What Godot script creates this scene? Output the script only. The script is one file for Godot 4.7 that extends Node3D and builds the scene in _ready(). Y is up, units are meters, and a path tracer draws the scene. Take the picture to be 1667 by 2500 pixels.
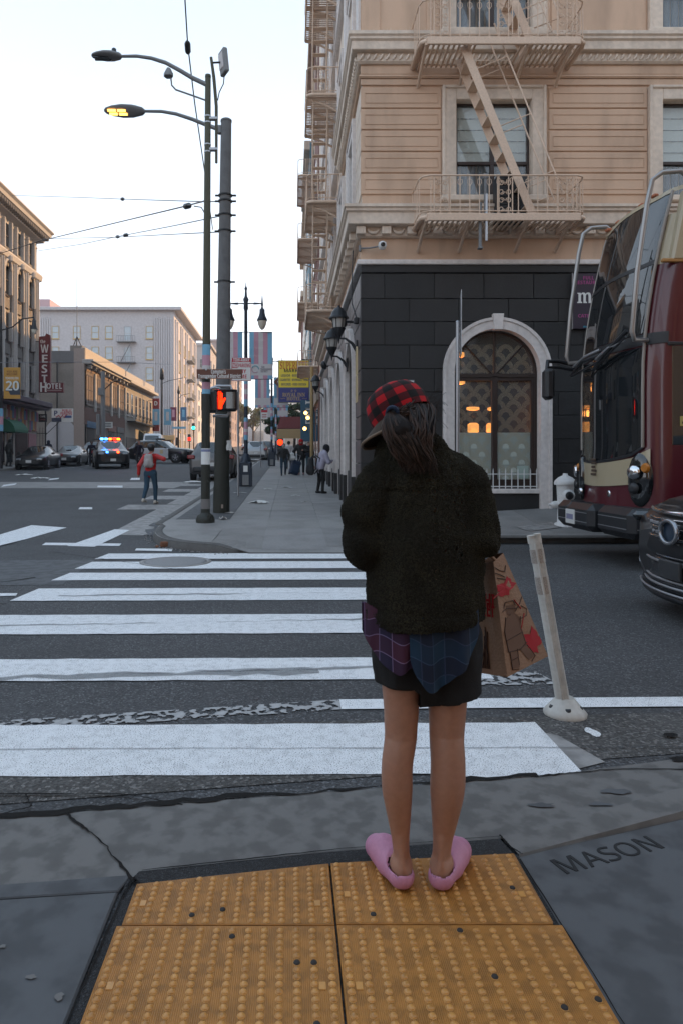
extends Node3D
const F := 1667.0
const U0 := 708.0
const V0 := 1130.0
const EYE := 1.45
const WALL_X := 1.527
const FRONT_D := 14.8
var M := {}
var TX := {}
var rng := RandomNumberGenerator.new()
func _ready() -> void:
	rng.seed = 11
	var cam := Camera3D.new()
	cam.name = "camera"
	cam.projection = Camera3D.PROJECTION_FRUSTUM
	cam.near = 0.1
	cam.far = 3000.0
	cam.size = 0.1*2500.0/F
	cam.frustum_offset = Vector2(0.1*(833.5-U0)/F,-0.1*(1250.0-V0)/F)
	cam.position = Vector3(0,EYE,0)
	add_child(cam)
	cam.current = true
	var env := Environment.new()
	env.background_mode = Environment.BG_SKY
	var sky := Sky.new()
	var sm := ProceduralSkyMaterial.new()
	sm.sky_top_color = Color(0.515,0.595,0.675)
	sm.sky_horizon_color = Color(0.86,0.88,0.905)
	sm.sky_curve = 0.27
	sm.sky_energy_multiplier = 1.1
	sm.ground_horizon_color = Color(0.5,0.5,0.52)
	sm.ground_bottom_color = Color(0.3,0.3,0.32)
	sm.sun_angle_max = 20.0
	sky.sky_material = sm
	env.sky = sky
	env.tonemap_mode = Environment.TONE_MAPPER_LINEAR
	env.tonemap_exposure = 2.4
	env.sdfgi_enabled = true
	env.ssao_enabled = true
	env.ssil_enabled = true
	env.fog_enabled = true
	env.fog_density = 0.0005
	env.fog_light_color = Color(0.93,0.92,0.92)
	var we := WorldEnvironment.new()
	we.name = "world"
	we.environment = env
	add_child(we)
	var sun := DirectionalLight3D.new()
	sun.name = "sun"
	sun.light_energy = 0.9
	sun.light_color = Color(1.0,0.78,0.52)
	sun.light_angular_distance = 0.5
	sun.shadow_enabled = true
	add_child(sun)
	var to_sun := Vector3(0.84,0.53,-0.44)
	sun.look_at_from_position(to_sun,Vector3.ZERO,Vector3.UP)
	textures()
	materials()
	build_ground()
	build_main_building()
	build_right_side()
	unseen_blocks()
	build_left_side()
	build_far_end()
	build_street_furniture()
	build_vehicles()
	build_people()
	build_main_person()
	build_small_things()
class Geo:
	var v := PackedVector3Array()
	var g := PackedInt32Array()
	var c := PackedColorArray()
	var uv := PackedVector2Array()
	var col := Color.WHITE
	var with_uv := false
	func tri(a: Vector3,b: Vector3,d: Vector3,s := -1) -> void:
		v.append(a); v.append(d); v.append(b)
		for i in 3:
			g.append(s)
			c.append(col)
	func quad(a: Vector3,b: Vector3,d: Vector3,e: Vector3,s := -1) -> void:
		tri(a,b,d,s)
		tri(a,d,e,s)
	func mesh(m: Material = null) -> ArrayMesh:
		var st := SurfaceTool.new()
		st.begin(Mesh.PRIMITIVE_TRIANGLES)
		for i in v.size():
			st.set_smooth_group(g[i])
			st.set_color(c[i])
			if with_uv:
				st.set_uv(uv[i])
			st.add_vertex(v[i])
		st.generate_normals()
		st.index()
		var out := st.commit()
		if m and out.get_surface_count():
			out.surface_set_material(0,m)
		return out
	func box(p: Vector3,s: Vector3,bev := 0.0,b := Basis()) -> Geo:
		var h := s/2.0
		var e := minf(bev,minf(h.x,minf(h.y,h.z))*0.9)
		if e <= 0.0:
			var q := []
			for i in 8:
				q.append(p+b*Vector3(h.x*(1 if i & 1 else -1),h.y*(1 if i & 2 else -1),h.z*(1 if i & 4 else -1)))
			quad(q[4],q[5],q[7],q[6]); quad(q[1],q[0],q[2],q[3])
			quad(q[5],q[1],q[3],q[7]); quad(q[0],q[4],q[6],q[2])
			quad(q[6],q[7],q[3],q[2]); quad(q[0],q[1],q[5],q[4])
			return self
		var f := func(x: float,y: float,z: float,ax: int) -> Vector3:
			var r := Vector3(x*(h.x-e),y*(h.y-e),z*(h.z-e))
			r[ax] = [x*h.x,y*h.y,z*h.z][ax]
			return p+b*r
		for ax in 3:
			for sg in [-1.0,1.0]:
				var u := (ax+1) % 3
				var w := (ax+2) % 3
				var pts := []
				for k in [[-1,-1],[1,-1],[1,1],[-1,1]]:
					var d := [0.0,0.0,0.0]
					d[ax] = sg; d[u] = k[0]; d[w] = k[1]
					pts.append(f.call(d[0],d[1],d[2],ax))
				if sg > 0: quad(pts[0],pts[1],pts[2],pts[3])
				else: quad(pts[3],pts[2],pts[1],pts[0])
		for ax in 3:
			var u := (ax+1) % 3
			var w := (ax+2) % 3
			for su in [-1.0,1.0]:
				for sw in [-1.0,1.0]:
					var lo := [0.0,0.0,0.0]; lo[ax] = -1.0; lo[u] = su; lo[w] = sw
					var hi := lo.duplicate(); hi[ax] = 1.0
					var a0 = f.call(lo[0],lo[1],lo[2],u); var a1 = f.call(hi[0],hi[1],hi[2],u)
					var b0 = f.call(lo[0],lo[1],lo[2],w); var b1 = f.call(hi[0],hi[1],hi[2],w)
					if su*sw > 0: quad(a0,b0,b1,a1)
					else: quad(b0,a0,a1,b1)
		for i in 8:
			var x := 1.0 if i & 1 else -1.0
			var y := 1.0 if i & 2 else -1.0
			var z := 1.0 if i & 4 else -1.0
			var a = f.call(x,y,z,0); var k = f.call(x,y,z,1); var l = f.call(x,y,z,2)
			if x*y*z > 0: tri(a,k,l)
			else: tri(a,l,k)
		return self
	func span(lo: Vector3,hi: Vector3,bev := 0.0) -> Geo:
		var a := Vector3(minf(lo.x,hi.x),minf(lo.y,hi.y),minf(lo.z,hi.z))
		var b := Vector3(maxf(lo.x,hi.x),maxf(lo.y,hi.y),maxf(lo.z,hi.z))
		return box((a+b)/2.0,b-a,bev)
	func rings(rs: Array,closed := true,cap := true,s := 1) -> Geo:
		for i in rs.size()-1:
			var a: Array = rs[i]
			var b: Array = rs[i+1]
			var n := a.size()
			for j in (n if closed else n-1):
				var k := (j+1) % n
				quad(a[j],a[k],b[k],b[j],s)
		if cap and closed:
			fan(rs[0],true)
			fan(rs[-1],false)
		return self
	func fan(r: Array,flip := false) -> void:
		var m := Vector3.ZERO
		for q in r: m += q
		m /= r.size()
		for j in r.size():
			var k := (j+1) % r.size()
			if flip: tri(m,r[k],r[j])
			else: tri(m,r[j],r[k])
	func cyl(a: Vector3,b: Vector3,ra: float,rb := -1.0,n := 10,cap := true) -> Geo:
		return tube([a,b],[ra,ra if rb < 0 else rb],n,cap)
	func tube(pts: Array,r,n := 8,cap := true) -> Geo:
		var rs := []
		var up := Vector3.UP
		for i in pts.size():
			var t: Vector3 = (pts[mini(i+1,pts.size()-1)]-pts[maxi(i-1,0)]).normalized()
			if i == 0 and absf(t.dot(up)) > 0.95: up = Vector3.RIGHT
			var x := up.cross(t).normalized()
			if x.length() < 0.1: x = Vector3.FORWARD.cross(t).normalized()
			var y := t.cross(x)
			up = y
			var q := []
			var rad: float = r[i] if r is Array else r
			for j in n:
				var an := TAU*j/n
				q.append(pts[i]+(x*cos(an)+y*sin(an))*rad)
			rs.append(q)
		return rings(rs,true,cap,2)
	func lathe(prof: Array,n := 16,at := Vector3.ZERO,b := Basis(),s := 3) -> Geo:
		var rs := []
		for q in prof:
			var ring := []
			for j in n:
				var an := -TAU*j/n
				ring.append(at+b*Vector3(cos(an)*q.x,q.y,sin(an)*q.x))
			rs.append(ring)
		return rings(rs,true,true,s)
	func prism(poly: PackedVector2Array,depth: float,t := Transform3D(),bev := 0.0) -> Geo:
		var p := poly
		if Geometry2D.is_polygon_clockwise(p):
			p.reverse()
		var inner := p
		if bev > 0.0:
			var ins := Geometry2D.offset_polygon(p,-bev,Geometry2D.JOIN_MITER)
			if ins.size() == 1 and ins[0].size() == p.size():
				inner = ins[0]
				if Geometry2D.is_polygon_clockwise(inner): inner.reverse()
				var best := 0
				for k in inner.size():
					if inner[k].distance_to(p[0]) < inner[best].distance_to(p[0]): best = k
				var turned := PackedVector2Array()
				for k in inner.size(): turned.append(inner[(k+best) % inner.size()])
				inner = turned
			else:
				bev = 0.0
		var idx := Geometry2D.triangulate_polygon(inner)
		for i in range(0,idx.size(),3):
			var a := inner[idx[i]]; var b := inner[idx[i+1]]; var d := inner[idx[i+2]]
			if (b-a).cross(d-a) < 0:
				var k := b; b = d; d = k
			tri(t*Vector3(a.x,a.y,0),t*Vector3(b.x,b.y,0),t*Vector3(d.x,d.y,0))
			tri(t*Vector3(a.x,a.y,-depth),t*Vector3(d.x,d.y,-depth),t*Vector3(b.x,b.y,-depth))
		for i in p.size():
			var k := (i+1) % p.size()
			var a := t*Vector3(p[i].x,p[i].y,-bev); var b := t*Vector3(p[k].x,p[k].y,-bev)
			if bev > 0.0:
				quad(a,b,t*Vector3(inner[k].x,inner[k].y,0),t*Vector3(inner[i].x,inner[i].y,0))
			quad(t*Vector3(p[i].x,p[i].y,-depth),t*Vector3(p[k].x,p[k].y,-depth),b,a)
		return self
	func quad2(a: Vector3,b: Vector3,d: Vector3,e: Vector3) -> Geo:
		quad(a,b,d,e)
		return self
	func quad_patch(a: Vector3,b: Vector3,c: Vector3,d: Vector3,out: float) -> Geo:
		var n := 4
		var f := func(i: int,j: int) -> Vector3:
			var s := float(i)/n; var t := float(j)/n
			return a.lerp(b,s).lerp(d.lerp(c,s),t)+Vector3(0.012*sin(i*2.3+j*1.7),0.01*sin(i*1.3+j*3.1),out-0.1*s*s)
		for i in n:
			for j in n: quad(f.call(i,j+1),f.call(i+1,j+1),f.call(i+1,j),f.call(i,j))
		return self
	func sweep(prof: Array,path: Array,closed_prof := true) -> Geo:
		var rs := []
		for q in path:
			var ring := []
			for k in prof:
				ring.append(q[0]+q[1]*k.x+Vector3(0,k.y,0))
			rs.append(ring)
		return rings(rs,closed_prof,true,-1)
func P(u: float,v: float,d: float) -> Vector3:
	return Vector3((u-U0)*d/F,EYE+(V0-v)*d/F,-d)
func road_y(d: float) -> float:
	return 0.032*maxf(0.0,d-12.0)
func walk_y(d: float) -> float:
	return road_y(d)+0.14
func fx(u: float) -> float:
	return (u-U0)*FRONT_D/F
func fy(v: float) -> float:
	return EYE+(V0-v)*FRONT_D/F
func base(called: String,at := Vector3.ZERO,turn := 0.0) -> Node3D:
	var o := Node3D.new()
	o.name = called
	add_child(o,true)
	o.position = at
	o.rotation.y = turn
	return o
func put(called: String,m,parent: Node = null,material: Material = null) -> MeshInstance3D:
	var o := MeshInstance3D.new()
	o.name = called
	o.mesh = m.mesh(material) if m is Geo else m
	if material and not m is Geo:
		o.material_override = material
	(parent if parent else self).add_child(o,true)
	return o
func tag(o: Node,label: String,category: String,group := "", kind := "") -> Node:
	if label: o.set_meta("label", label)
	if category: o.set_meta("category", category)
	if group: o.set_meta("group", group)
	if kind: o.set_meta("kind", kind)
	return o
func structure(o: Node,label: String) -> Node:
	return tag(o,label,"", "", "structure")
func words(text: String,h: float,m: Material,parent: Node,at: Vector3,wide := 0.0,b := Basis(),font := "Droid Sans", bold := true) -> MeshInstance3D:
	var t := TextMesh.new()
	var f := SystemFont.new()
	f.font_names = PackedStringArray([font])
	f.font_weight = 700 if bold else 400
	t.font = f
	t.text = text
	t.font_size = 64
	t.pixel_size = h/46.0
	t.depth = 0.004
	t.curve_step = 3.0
	var o := MeshInstance3D.new()
	o.name = "lettering"
	o.mesh = t
	o.material_override = m
	parent.add_child(o,true)
	var sx := 1.0
	if wide > 0.0:
		var w := t.get_aabb().size.x
		if w > 0.001: sx = wide/w
	o.transform = Transform3D(b*Basis.from_scale(Vector3(sx,1,1)),at)
	return o
func rect(x0: float,y0: float,x1: float,y1: float) -> PackedVector2Array:
	return PackedVector2Array([Vector2(x0,y0),Vector2(x1,y0),Vector2(x1,y1),Vector2(x0,y1)])
func at_z(z: float,x := 0.0,y := 0.0) -> Transform3D:
	return Transform3D(Basis(),Vector3(x,y,z))
func noise_tex(key: String,kind: int,freq: float,ramp: Array,size := 512,oct := 4,nrm := false,bump := 6.0,sd := 3) -> NoiseTexture2D:
	var n := FastNoiseLite.new()
	n.noise_type = kind
	n.frequency = freq
	n.seed = sd
	n.fractal_octaves = oct
	if kind == FastNoiseLite.TYPE_CELLULAR:
		n.fractal_type = FastNoiseLite.FRACTAL_NONE
		n.cellular_return_type = FastNoiseLite.RETURN_CELL_VALUE if key.begins_with("cells") else FastNoiseLite.RETURN_DISTANCE
	var t := NoiseTexture2D.new()
	t.width = size
	t.height = size
	t.seamless = true
	t.seamless_blend_skirt = 0.15
	t.noise = n
	if nrm:
		t.as_normal_map = true
		t.bump_strength = bump
	elif ramp:
		var gr := Gradient.new()
		var off := PackedFloat32Array()
		var cs := PackedColorArray()
		for r in ramp:
			off.append(r[0])
			cs.append(r[1] if r[1] is Color else Color(r[1],r[1],r[1]))
		gr.offsets = off
		gr.colors = cs
		t.color_ramp = gr
	TX[key] = t
	return t
func textures() -> void:
	var S := FastNoiseLite.TYPE_SIMPLEX_SMOOTH
	var C := FastNoiseLite.TYPE_CELLULAR
	noise_tex("cells_stone", C,0.11,[[0.0,0.5],[0.55,0.64],[0.85,0.76],[0.95,0.95],[1.0,1.0]],1024,1)
	noise_tex("stone_bump", C,0.1,[],1024,1)
	noise_tex("stain", S,0.008,[[0.0,0.86],[0.4,0.94],[0.6,0.98],[1.0,1.0]],512,5,false,6.0,5)
	noise_tex("grime", S,0.02,[[0.0,0.93],[0.45,0.97],[0.7,1.0],[1.0,1.0]],512,5,false,6.0,8)
	noise_tex("speck", S,0.25,[[0.0,0.7],[0.5,0.92],[1.0,1.0]],512,2,false,6.0,9)
	noise_tex("bump_fine", S,0.2,[],512,3)
	noise_tex("bump_soft", S,0.03,[],512,4,false,6.0,12)
	noise_tex("fleece", C,0.06,[],512,1)
	noise_tex("fleece_tone", C,0.06,[[0.0,0.75],[0.6,1.0],[1.0,0.5]],512,1)
	noise_tex("flake", S,0.012,[[0.0,Color(0.5,0.5,0.5,0)],[0.47,Color(0.8,0.8,0.8,0)],[0.48,Color(0.85,0.85,0.85,1)],[1.0,Color(1,1,1,1)]],512,5,false,6.0,21)
	noise_tex("flake_tone", S,0.03,[[0.0,0.25],[0.45,0.5],[0.55,1.0],[1.0,1.0]],256,4,false,6.0,31)
	noise_tex("worn", S,0.03,[[0.0,0.86],[0.3,0.94],[0.5,0.98],[1.0,1.0]],1024,5,false,6.0,23)
	noise_tex("chips", S,0.09,[[0.0,Color(0.7,0.7,0.7,0)],[0.245,Color(0.8,0.8,0.8,0)],[0.26,Color(0.84,0.84,0.84,1)],[0.42,Color(0.97,0.97,0.97,1)],[1.0,Color(1,1,1,1)]],1024,5,false,6.0,61)
	noise_tex("mottle", S,0.022,[[0.0,0.8],[0.36,0.86],[0.5,0.95],[0.64,1.0],[1.0,1.0]],1024,6,false,6.0,41)
	noise_tex("leaf", S,0.05,[[0.0,0.5],[0.5,0.8],[1.0,1.0]],256,3,false,6.0,27)
	TX["plaid_red"] = plaid(Color(0.72,0.04,0.1),Color(0.02,0.02,0.03),Color(0.3,0.02,0.06),0)
	TX["plaid_blue"] = plaid(Color(0.08,0.26,0.38),Color(0.05,0.13,0.25),Color(0.06,0.2,0.32),1)
	TX["plaid_wine"] = plaid(Color(0.34,0.14,0.26),Color(0.16,0.12,0.28),Color(0.25,0.12,0.27),2)
	TX["ribbed"] = stripes(16,0.8)
func plaid(a: Color,b: Color,mid: Color,lines: int) -> ImageTexture:
	var im := Image.create(64,64,false,Image.FORMAT_RGB8)
	for y in 64:
		for x in 64:
			var p := x < 32
			var q := y < 32
			var k := a if p and q else (b if not p and not q else mid)
			if lines > 0 and (x % 32 < 2 or y % 32 < 2): k = k.lerp(Color(0.45,0.5,0.65) if lines == 1 else Color(0.75,0.7,0.88),0.4 if lines == 1 else 0.6)
			var w := 0.9+0.1*float((x+y) % 3 == 0)
			im.set_pixel(x,y,(k*w))
	return ImageTexture.create_from_image(im)
func stripes(n: int,lo: float) -> ImageTexture:
	var im := Image.create(128,8,false,Image.FORMAT_RGB8)
	for x in 128:
		var k := lerpf(lo,1.0,0.5+0.5*sin(TAU*n*x/128.0))
		for y in 8: im.set_pixel(x,y,Color(k,k,k))
	return ImageTexture.create_from_image(im)
func mat(c: Color,rough := 0.8,metal := 0.0,tex := "", sc := 1.0,bump := "", bsc := 1.0,depth := 0.2,world := true) -> StandardMaterial3D:
	var m := StandardMaterial3D.new()
	m.albedo_color = c.linear_to_srgb()
	m.roughness = rough
	m.metallic = metal
	m.vertex_color_use_as_albedo = true
	if tex or bump:
		m.uv1_triplanar = true
		m.uv1_world_triplanar = world
		m.uv1_scale = Vector3(sc,sc,sc)
	if tex: m.albedo_texture = TX[tex]
	if bump:
		m.heightmap_enabled = true
		m.heightmap_texture = TX[bump]
		m.heightmap_scale = depth
	return m
func detail(m: StandardMaterial3D,tex: String,sc := 0.2) -> StandardMaterial3D:
	m.detail_enabled = true
	m.detail_albedo = TX[tex]
	m.detail_blend_mode = BaseMaterial3D.BLEND_MODE_MUL
	m.detail_uv_layer = BaseMaterial3D.DETAIL_UV_2
	m.uv2_triplanar = true
	m.uv2_world_triplanar = true
	m.uv2_scale = Vector3(sc,sc,sc)
	return m
func glass(c: Color,alpha: float,rough := 0.03) -> StandardMaterial3D:
	var m := StandardMaterial3D.new()
	m.albedo_color = Color(c.r,c.g,c.b,alpha)
	m.roughness = rough
	m.transparency = BaseMaterial3D.TRANSPARENCY_ALPHA
	return m
func glow(c: Color,e: float) -> StandardMaterial3D:
	var m := StandardMaterial3D.new()
	m.albedo_color = c
	m.emission_enabled = true
	m.emission = c
	m.emission_energy_multiplier = e
	return m
func rgb(r: float,g: float,b: float) -> Color:
	return Color(r,g,b).srgb_to_linear()
func materials() -> void:
	M.asphalt = detail(mat(Color(0.165,0.167,0.175),0.82,0.0,"cells_stone", 0.85,"stone_bump", 1.0,0.5),"stain", 0.13)
	M.asphalt_old = detail(mat(Color(0.23,0.22,0.21),0.9,0.0,"cells_stone", 0.75,"stone_bump", 1.0,0.7),"stain", 0.3)
	M.paint = detail(mat(Color(0.84,0.85,0.86),0.7,0.0,"chips", 1.1,"stone_bump", 1.1,0.2),"worn", 0.35)
	M.paint.transparency = BaseMaterial3D.TRANSPARENCY_ALPHA_SCISSOR
	M.paint.alpha_scissor_threshold = 0.5
	M.flaked = mat(Color(0.45,0.45,0.45),0.8,0.0,"flake", 1.9)
	M.flaked.transparency = BaseMaterial3D.TRANSPARENCY_ALPHA_SCISSOR
	M.flaked.alpha_scissor_threshold = 0.5
	M.concrete = detail(mat(Color(0.25,0.243,0.235),0.7,0.0,"grime", 1.5,"bump_fine", 1.0,0.02),"stain", 0.3)
	M.gutter = detail(mat(Color(0.19,0.183,0.175),0.8,0.0,"speck", 6.0,"bump_fine", 2.0,0.02),"mottle", 0.3)
	M.concrete_dark = detail(mat(Color(0.115,0.12,0.128),0.78,0.0,"speck", 6.0,"bump_fine", 2.0,0.03),"mottle", 0.22)
	M.concrete_pale = detail(mat(Color(0.31,0.3,0.29),0.7,0.0,"grime", 1.0,"bump_fine", 1.0,0.02),"mottle", 0.2)
	M.kerb = detail(mat(Color(0.12,0.115,0.11),0.9,0.0,"stain", 1.2,"bump_fine", 1.0,0.15),"grime", 3.0)
	M.crack = mat(Color(0.012,0.012,0.013),1.0,0.0,"cells_stone", 6.0,"stone_bump", 6.0,1.0)
	M.tactile = detail(mat(Color(0.43,0.185,0.036),0.42,0.0,"grime", 2.0),"mottle", 0.6)
	M.tan = detail(mat(Color(0.8,0.55,0.385),0.8,0.0,"speck", 1.5),"stain", 0.12)
	M.stone = detail(mat(Color(0.76,0.635,0.52),0.8,0.0,"grime", 0.6),"stain", 0.2)
	M.white_stone = detail(mat(Color(0.76,0.7,0.665),0.75,0.0,"grime", 0.7),"stain", 0.3)
	M.black_block = detail(mat(Color(0.021,0.0195,0.0195),0.62,0.0,"grime", 0.9,"bump_soft", 2.0,0.2),"stain", 0.3)
	M.black_block_b = detail(mat(Color(0.018,0.0172,0.0175),0.66,0.0,"grime", 0.8,"bump_soft", 2.0,0.2),"stain", 0.3)
	M.iron_tan = mat(Color(0.68,0.51,0.385),0.65,0.0,"grime", 2.0)
	M.black_iron = mat(Color(0.018,0.019,0.022),0.45,0.2,"grime", 3.0)
	M.steel = mat(Color(0.42,0.43,0.45),0.4,0.8,"grime", 2.0)
	M.grey_paint = mat(Color(0.2,0.205,0.21),0.6,0.1,"grime", 2.0)
	M.white_paint = mat(Color(0.7,0.7,0.69),0.55,0.0,"grime", 2.0)
	M.dark_frame = mat(Color(0.035,0.02,0.015),0.5)
	M.glass = glass(Color(0.6,0.65,0.66),0.1)
	M.glass_dark = mat(Color(0.012,0.014,0.016),0.04)
	M.glass_dark.metallic_specular = 0.75
	M.chrome = mat(Color(0.75,0.76,0.78),0.12,1.0)
	M.black_plastic = mat(Color(0.016,0.017,0.02),0.45)
	M.rubber = mat(Color(0.015,0.015,0.016),0.85)
	M.plate = mat(Color(0.6,0.6,0.58),0.5)
	M.paper = mat(Color(0.7,0.7,0.68),0.85)
	M.ink = mat(Color(0.02,0.02,0.022),0.7)
	M.red_light = glow(Color(1.0,0.12,0.03),3.0)
	M.amber = glow(Color(1.0,0.55,0.12),3.0)
	M.bare_stone = mat(Color(0.3,0.26,0.22),0.85,0.0,"grime", 0.4)
	for k in [M.tan,M.stone,M.white_stone,M.black_block,M.black_block_b]:
		k.uv2_scale = Vector3(0.3,0.09,0.3)
	M.side_block = detail(mat(Color(0.085,0.07,0.072),0.45,0.0,"grime", 0.9),"stain", 0.3)
	M.sun_blind = mat(Color(0.75,0.5,0.26),0.7)
	M.dark_stone = detail(mat(Color(0.3,0.25,0.21),0.85,0.0,"grime", 0.6),"stain", 0.2)
func on_road(u: float,v: float,lift := 0.0) -> Vector3:
	var s := (v-V0)/F
	var d := (EYE-lift)/s if s > 0.0 else INF
	if d > 12.0: d = (EYE-lift+0.384)/(s+0.032)
	return Vector3((u-U0)*d/F,road_y(d)+lift,-d)
func sheet(pts: Array,lift: float,n := 1) -> Geo:
	var g := Geo.new()
	var f := func(s: float,t: float) -> Vector3:
		var p: Vector2 = pts[0].lerp(pts[1],s).lerp(pts[3].lerp(pts[2],s),t)
		return Vector3(p.x,road_y(p.y)+lift,-p.y)
	for i in n:
		for j in n:
			var a := float(i)/n; var b := float(i+1)/n
			var c := float(j)/n; var d := float(j+1)/n
			face_up(g,f.call(a,c),f.call(b,c),f.call(b,d),f.call(a,d))
	return g
func face_up(g: Geo,a: Vector3,b: Vector3,c: Vector3,d: Vector3) -> void:
	if (b-a).cross(c-a).y >= 0.0: g.quad(a,b,c,d)
	else: g.quad(d,c,b,a)
func ragged(line: Array,lo: float,hi: float,lift: float,steps := 14,lean := 0.5) -> Geo:
	var g := Geo.new()
	var pts := []
	for i in line.size()-1:
		for k in steps:
			pts.append(line[i].lerp(line[i+1],float(k)/steps))
	pts.append(line[-1])
	var w := 0.5
	for i in pts.size():
		if i > 0 and i < pts.size()-1:
			pts[i] += Vector2(rng.randf_range(-1,1),rng.randf_range(-1,1))*hi*0.35
	var prev := []
	for i in pts.size():
		var t: Vector2 = (pts[mini(i+1,pts.size()-1)]-pts[maxi(i-1,0)]).normalized()
		var nrm := Vector2(-t.y,t.x)
		w = clampf(w+rng.randf_range(-0.45,0.45),0.0,1.0)
		var wd := lerpf(lo,hi,w)
		var a: Vector2 = pts[i]+nrm*wd*lean
		var b: Vector2 = pts[i]-nrm*wd*(1.0-lean)
		var q := [Vector3(a.x,road_y(a.y)+lift,-a.y),Vector3(b.x,road_y(b.y)+lift,-b.y)]
		if prev: face_up(g,prev[0],prev[1],q[1],q[0])
		prev = q
	return g
func blot(at: Vector2,rx: float,rd: float,lift: float,rough := 0.3) -> Geo:
	var g := Geo.new()
	var pts := []
	for k in 14:
		var r := 1.0+rng.randf_range(-rough,rough)
		var p := at+Vector2(cos(TAU*k/14.0)*rx,sin(TAU*k/14.0)*rd)*r
		pts.append(Vector3(p.x,road_y(p.y)+lift,-p.y))
	for k in 14:
		g.tri(Vector3(at.x,road_y(at.y)+lift,-at.y),pts[k],pts[(k+1) % 14])
	return g
func kerb_d(x: float) -> float:
	if x < -0.9: return 13.6-2.6*sqrt(maxf(0.0,1.0-pow((-0.9-x)/1.72,2.0)))
	if x < 0.9: return 11.0
	if x < 3.6: return lerpf(11.0,12.25,smoothstep(0.9,3.6,x))
	return 12.25+0.012*(x-3.6)
func corner_y(x: float,d: float) -> float:
	var t := clampf((d-kerb_d(x))/1.1,0.0,1.0)
	var drop := smoothstep(-1.3,-0.6,x)*(1.0-smoothstep(0.9,1.8,x))
	var y := road_y(d)+0.14*(1.0-drop*(1.0-t))+0.008*drop
	var w := clampf((d-kerb_d(x))/maxf(0.5,FRONT_D-kerb_d(x)),0.0,1.0)
	return y+w*minf(0.26,0.06*maxf(0.0,x-1.5))*smoothstep(10.0,13.0,d)
func slab(parent: Node,m: Material,x0: float,x1: float,d0: float,d1: float,yf: Callable,nx := 1,nd := 1,gap := 0.006) -> void:
	var g := Geo.new()
	var k := rng.randf_range(0.84,1.04)
	g.col = Color(k,k,k*rng.randf_range(0.98,1.02))
	x0 += gap; x1 -= gap; d0 += gap; d1 -= gap
	for i in nx:
		for j in nd:
			var p := []
			for c in [[0,0],[1,0],[1,1],[0,1]]:
				var x := lerpf(x0,x1,float(i+c[0])/nx)
				var d := lerpf(d0,d1,float(j+c[1])/nd)
				p.append(Vector3(x,yf.call(x,d),-d))
			g.quad(p[0],p[1],p[2],p[3])
	for e in [[x0,d0,x1,d0],[x1,d0,x1,d1],[x1,d1,x0,d1],[x0,d1,x0,d0]]:
		var a := Vector3(e[0],yf.call(e[0],e[1]),-e[1])
		var b := Vector3(e[2],yf.call(e[2],e[3]),-e[3])
		if absf(e[0]-e[2]) < 0.001 or nx == 1:
			g.quad(a+Vector3(0,-0.015,0),b+Vector3(0,-0.015,0),b,a)
	put("slab", g,parent,m)
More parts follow.
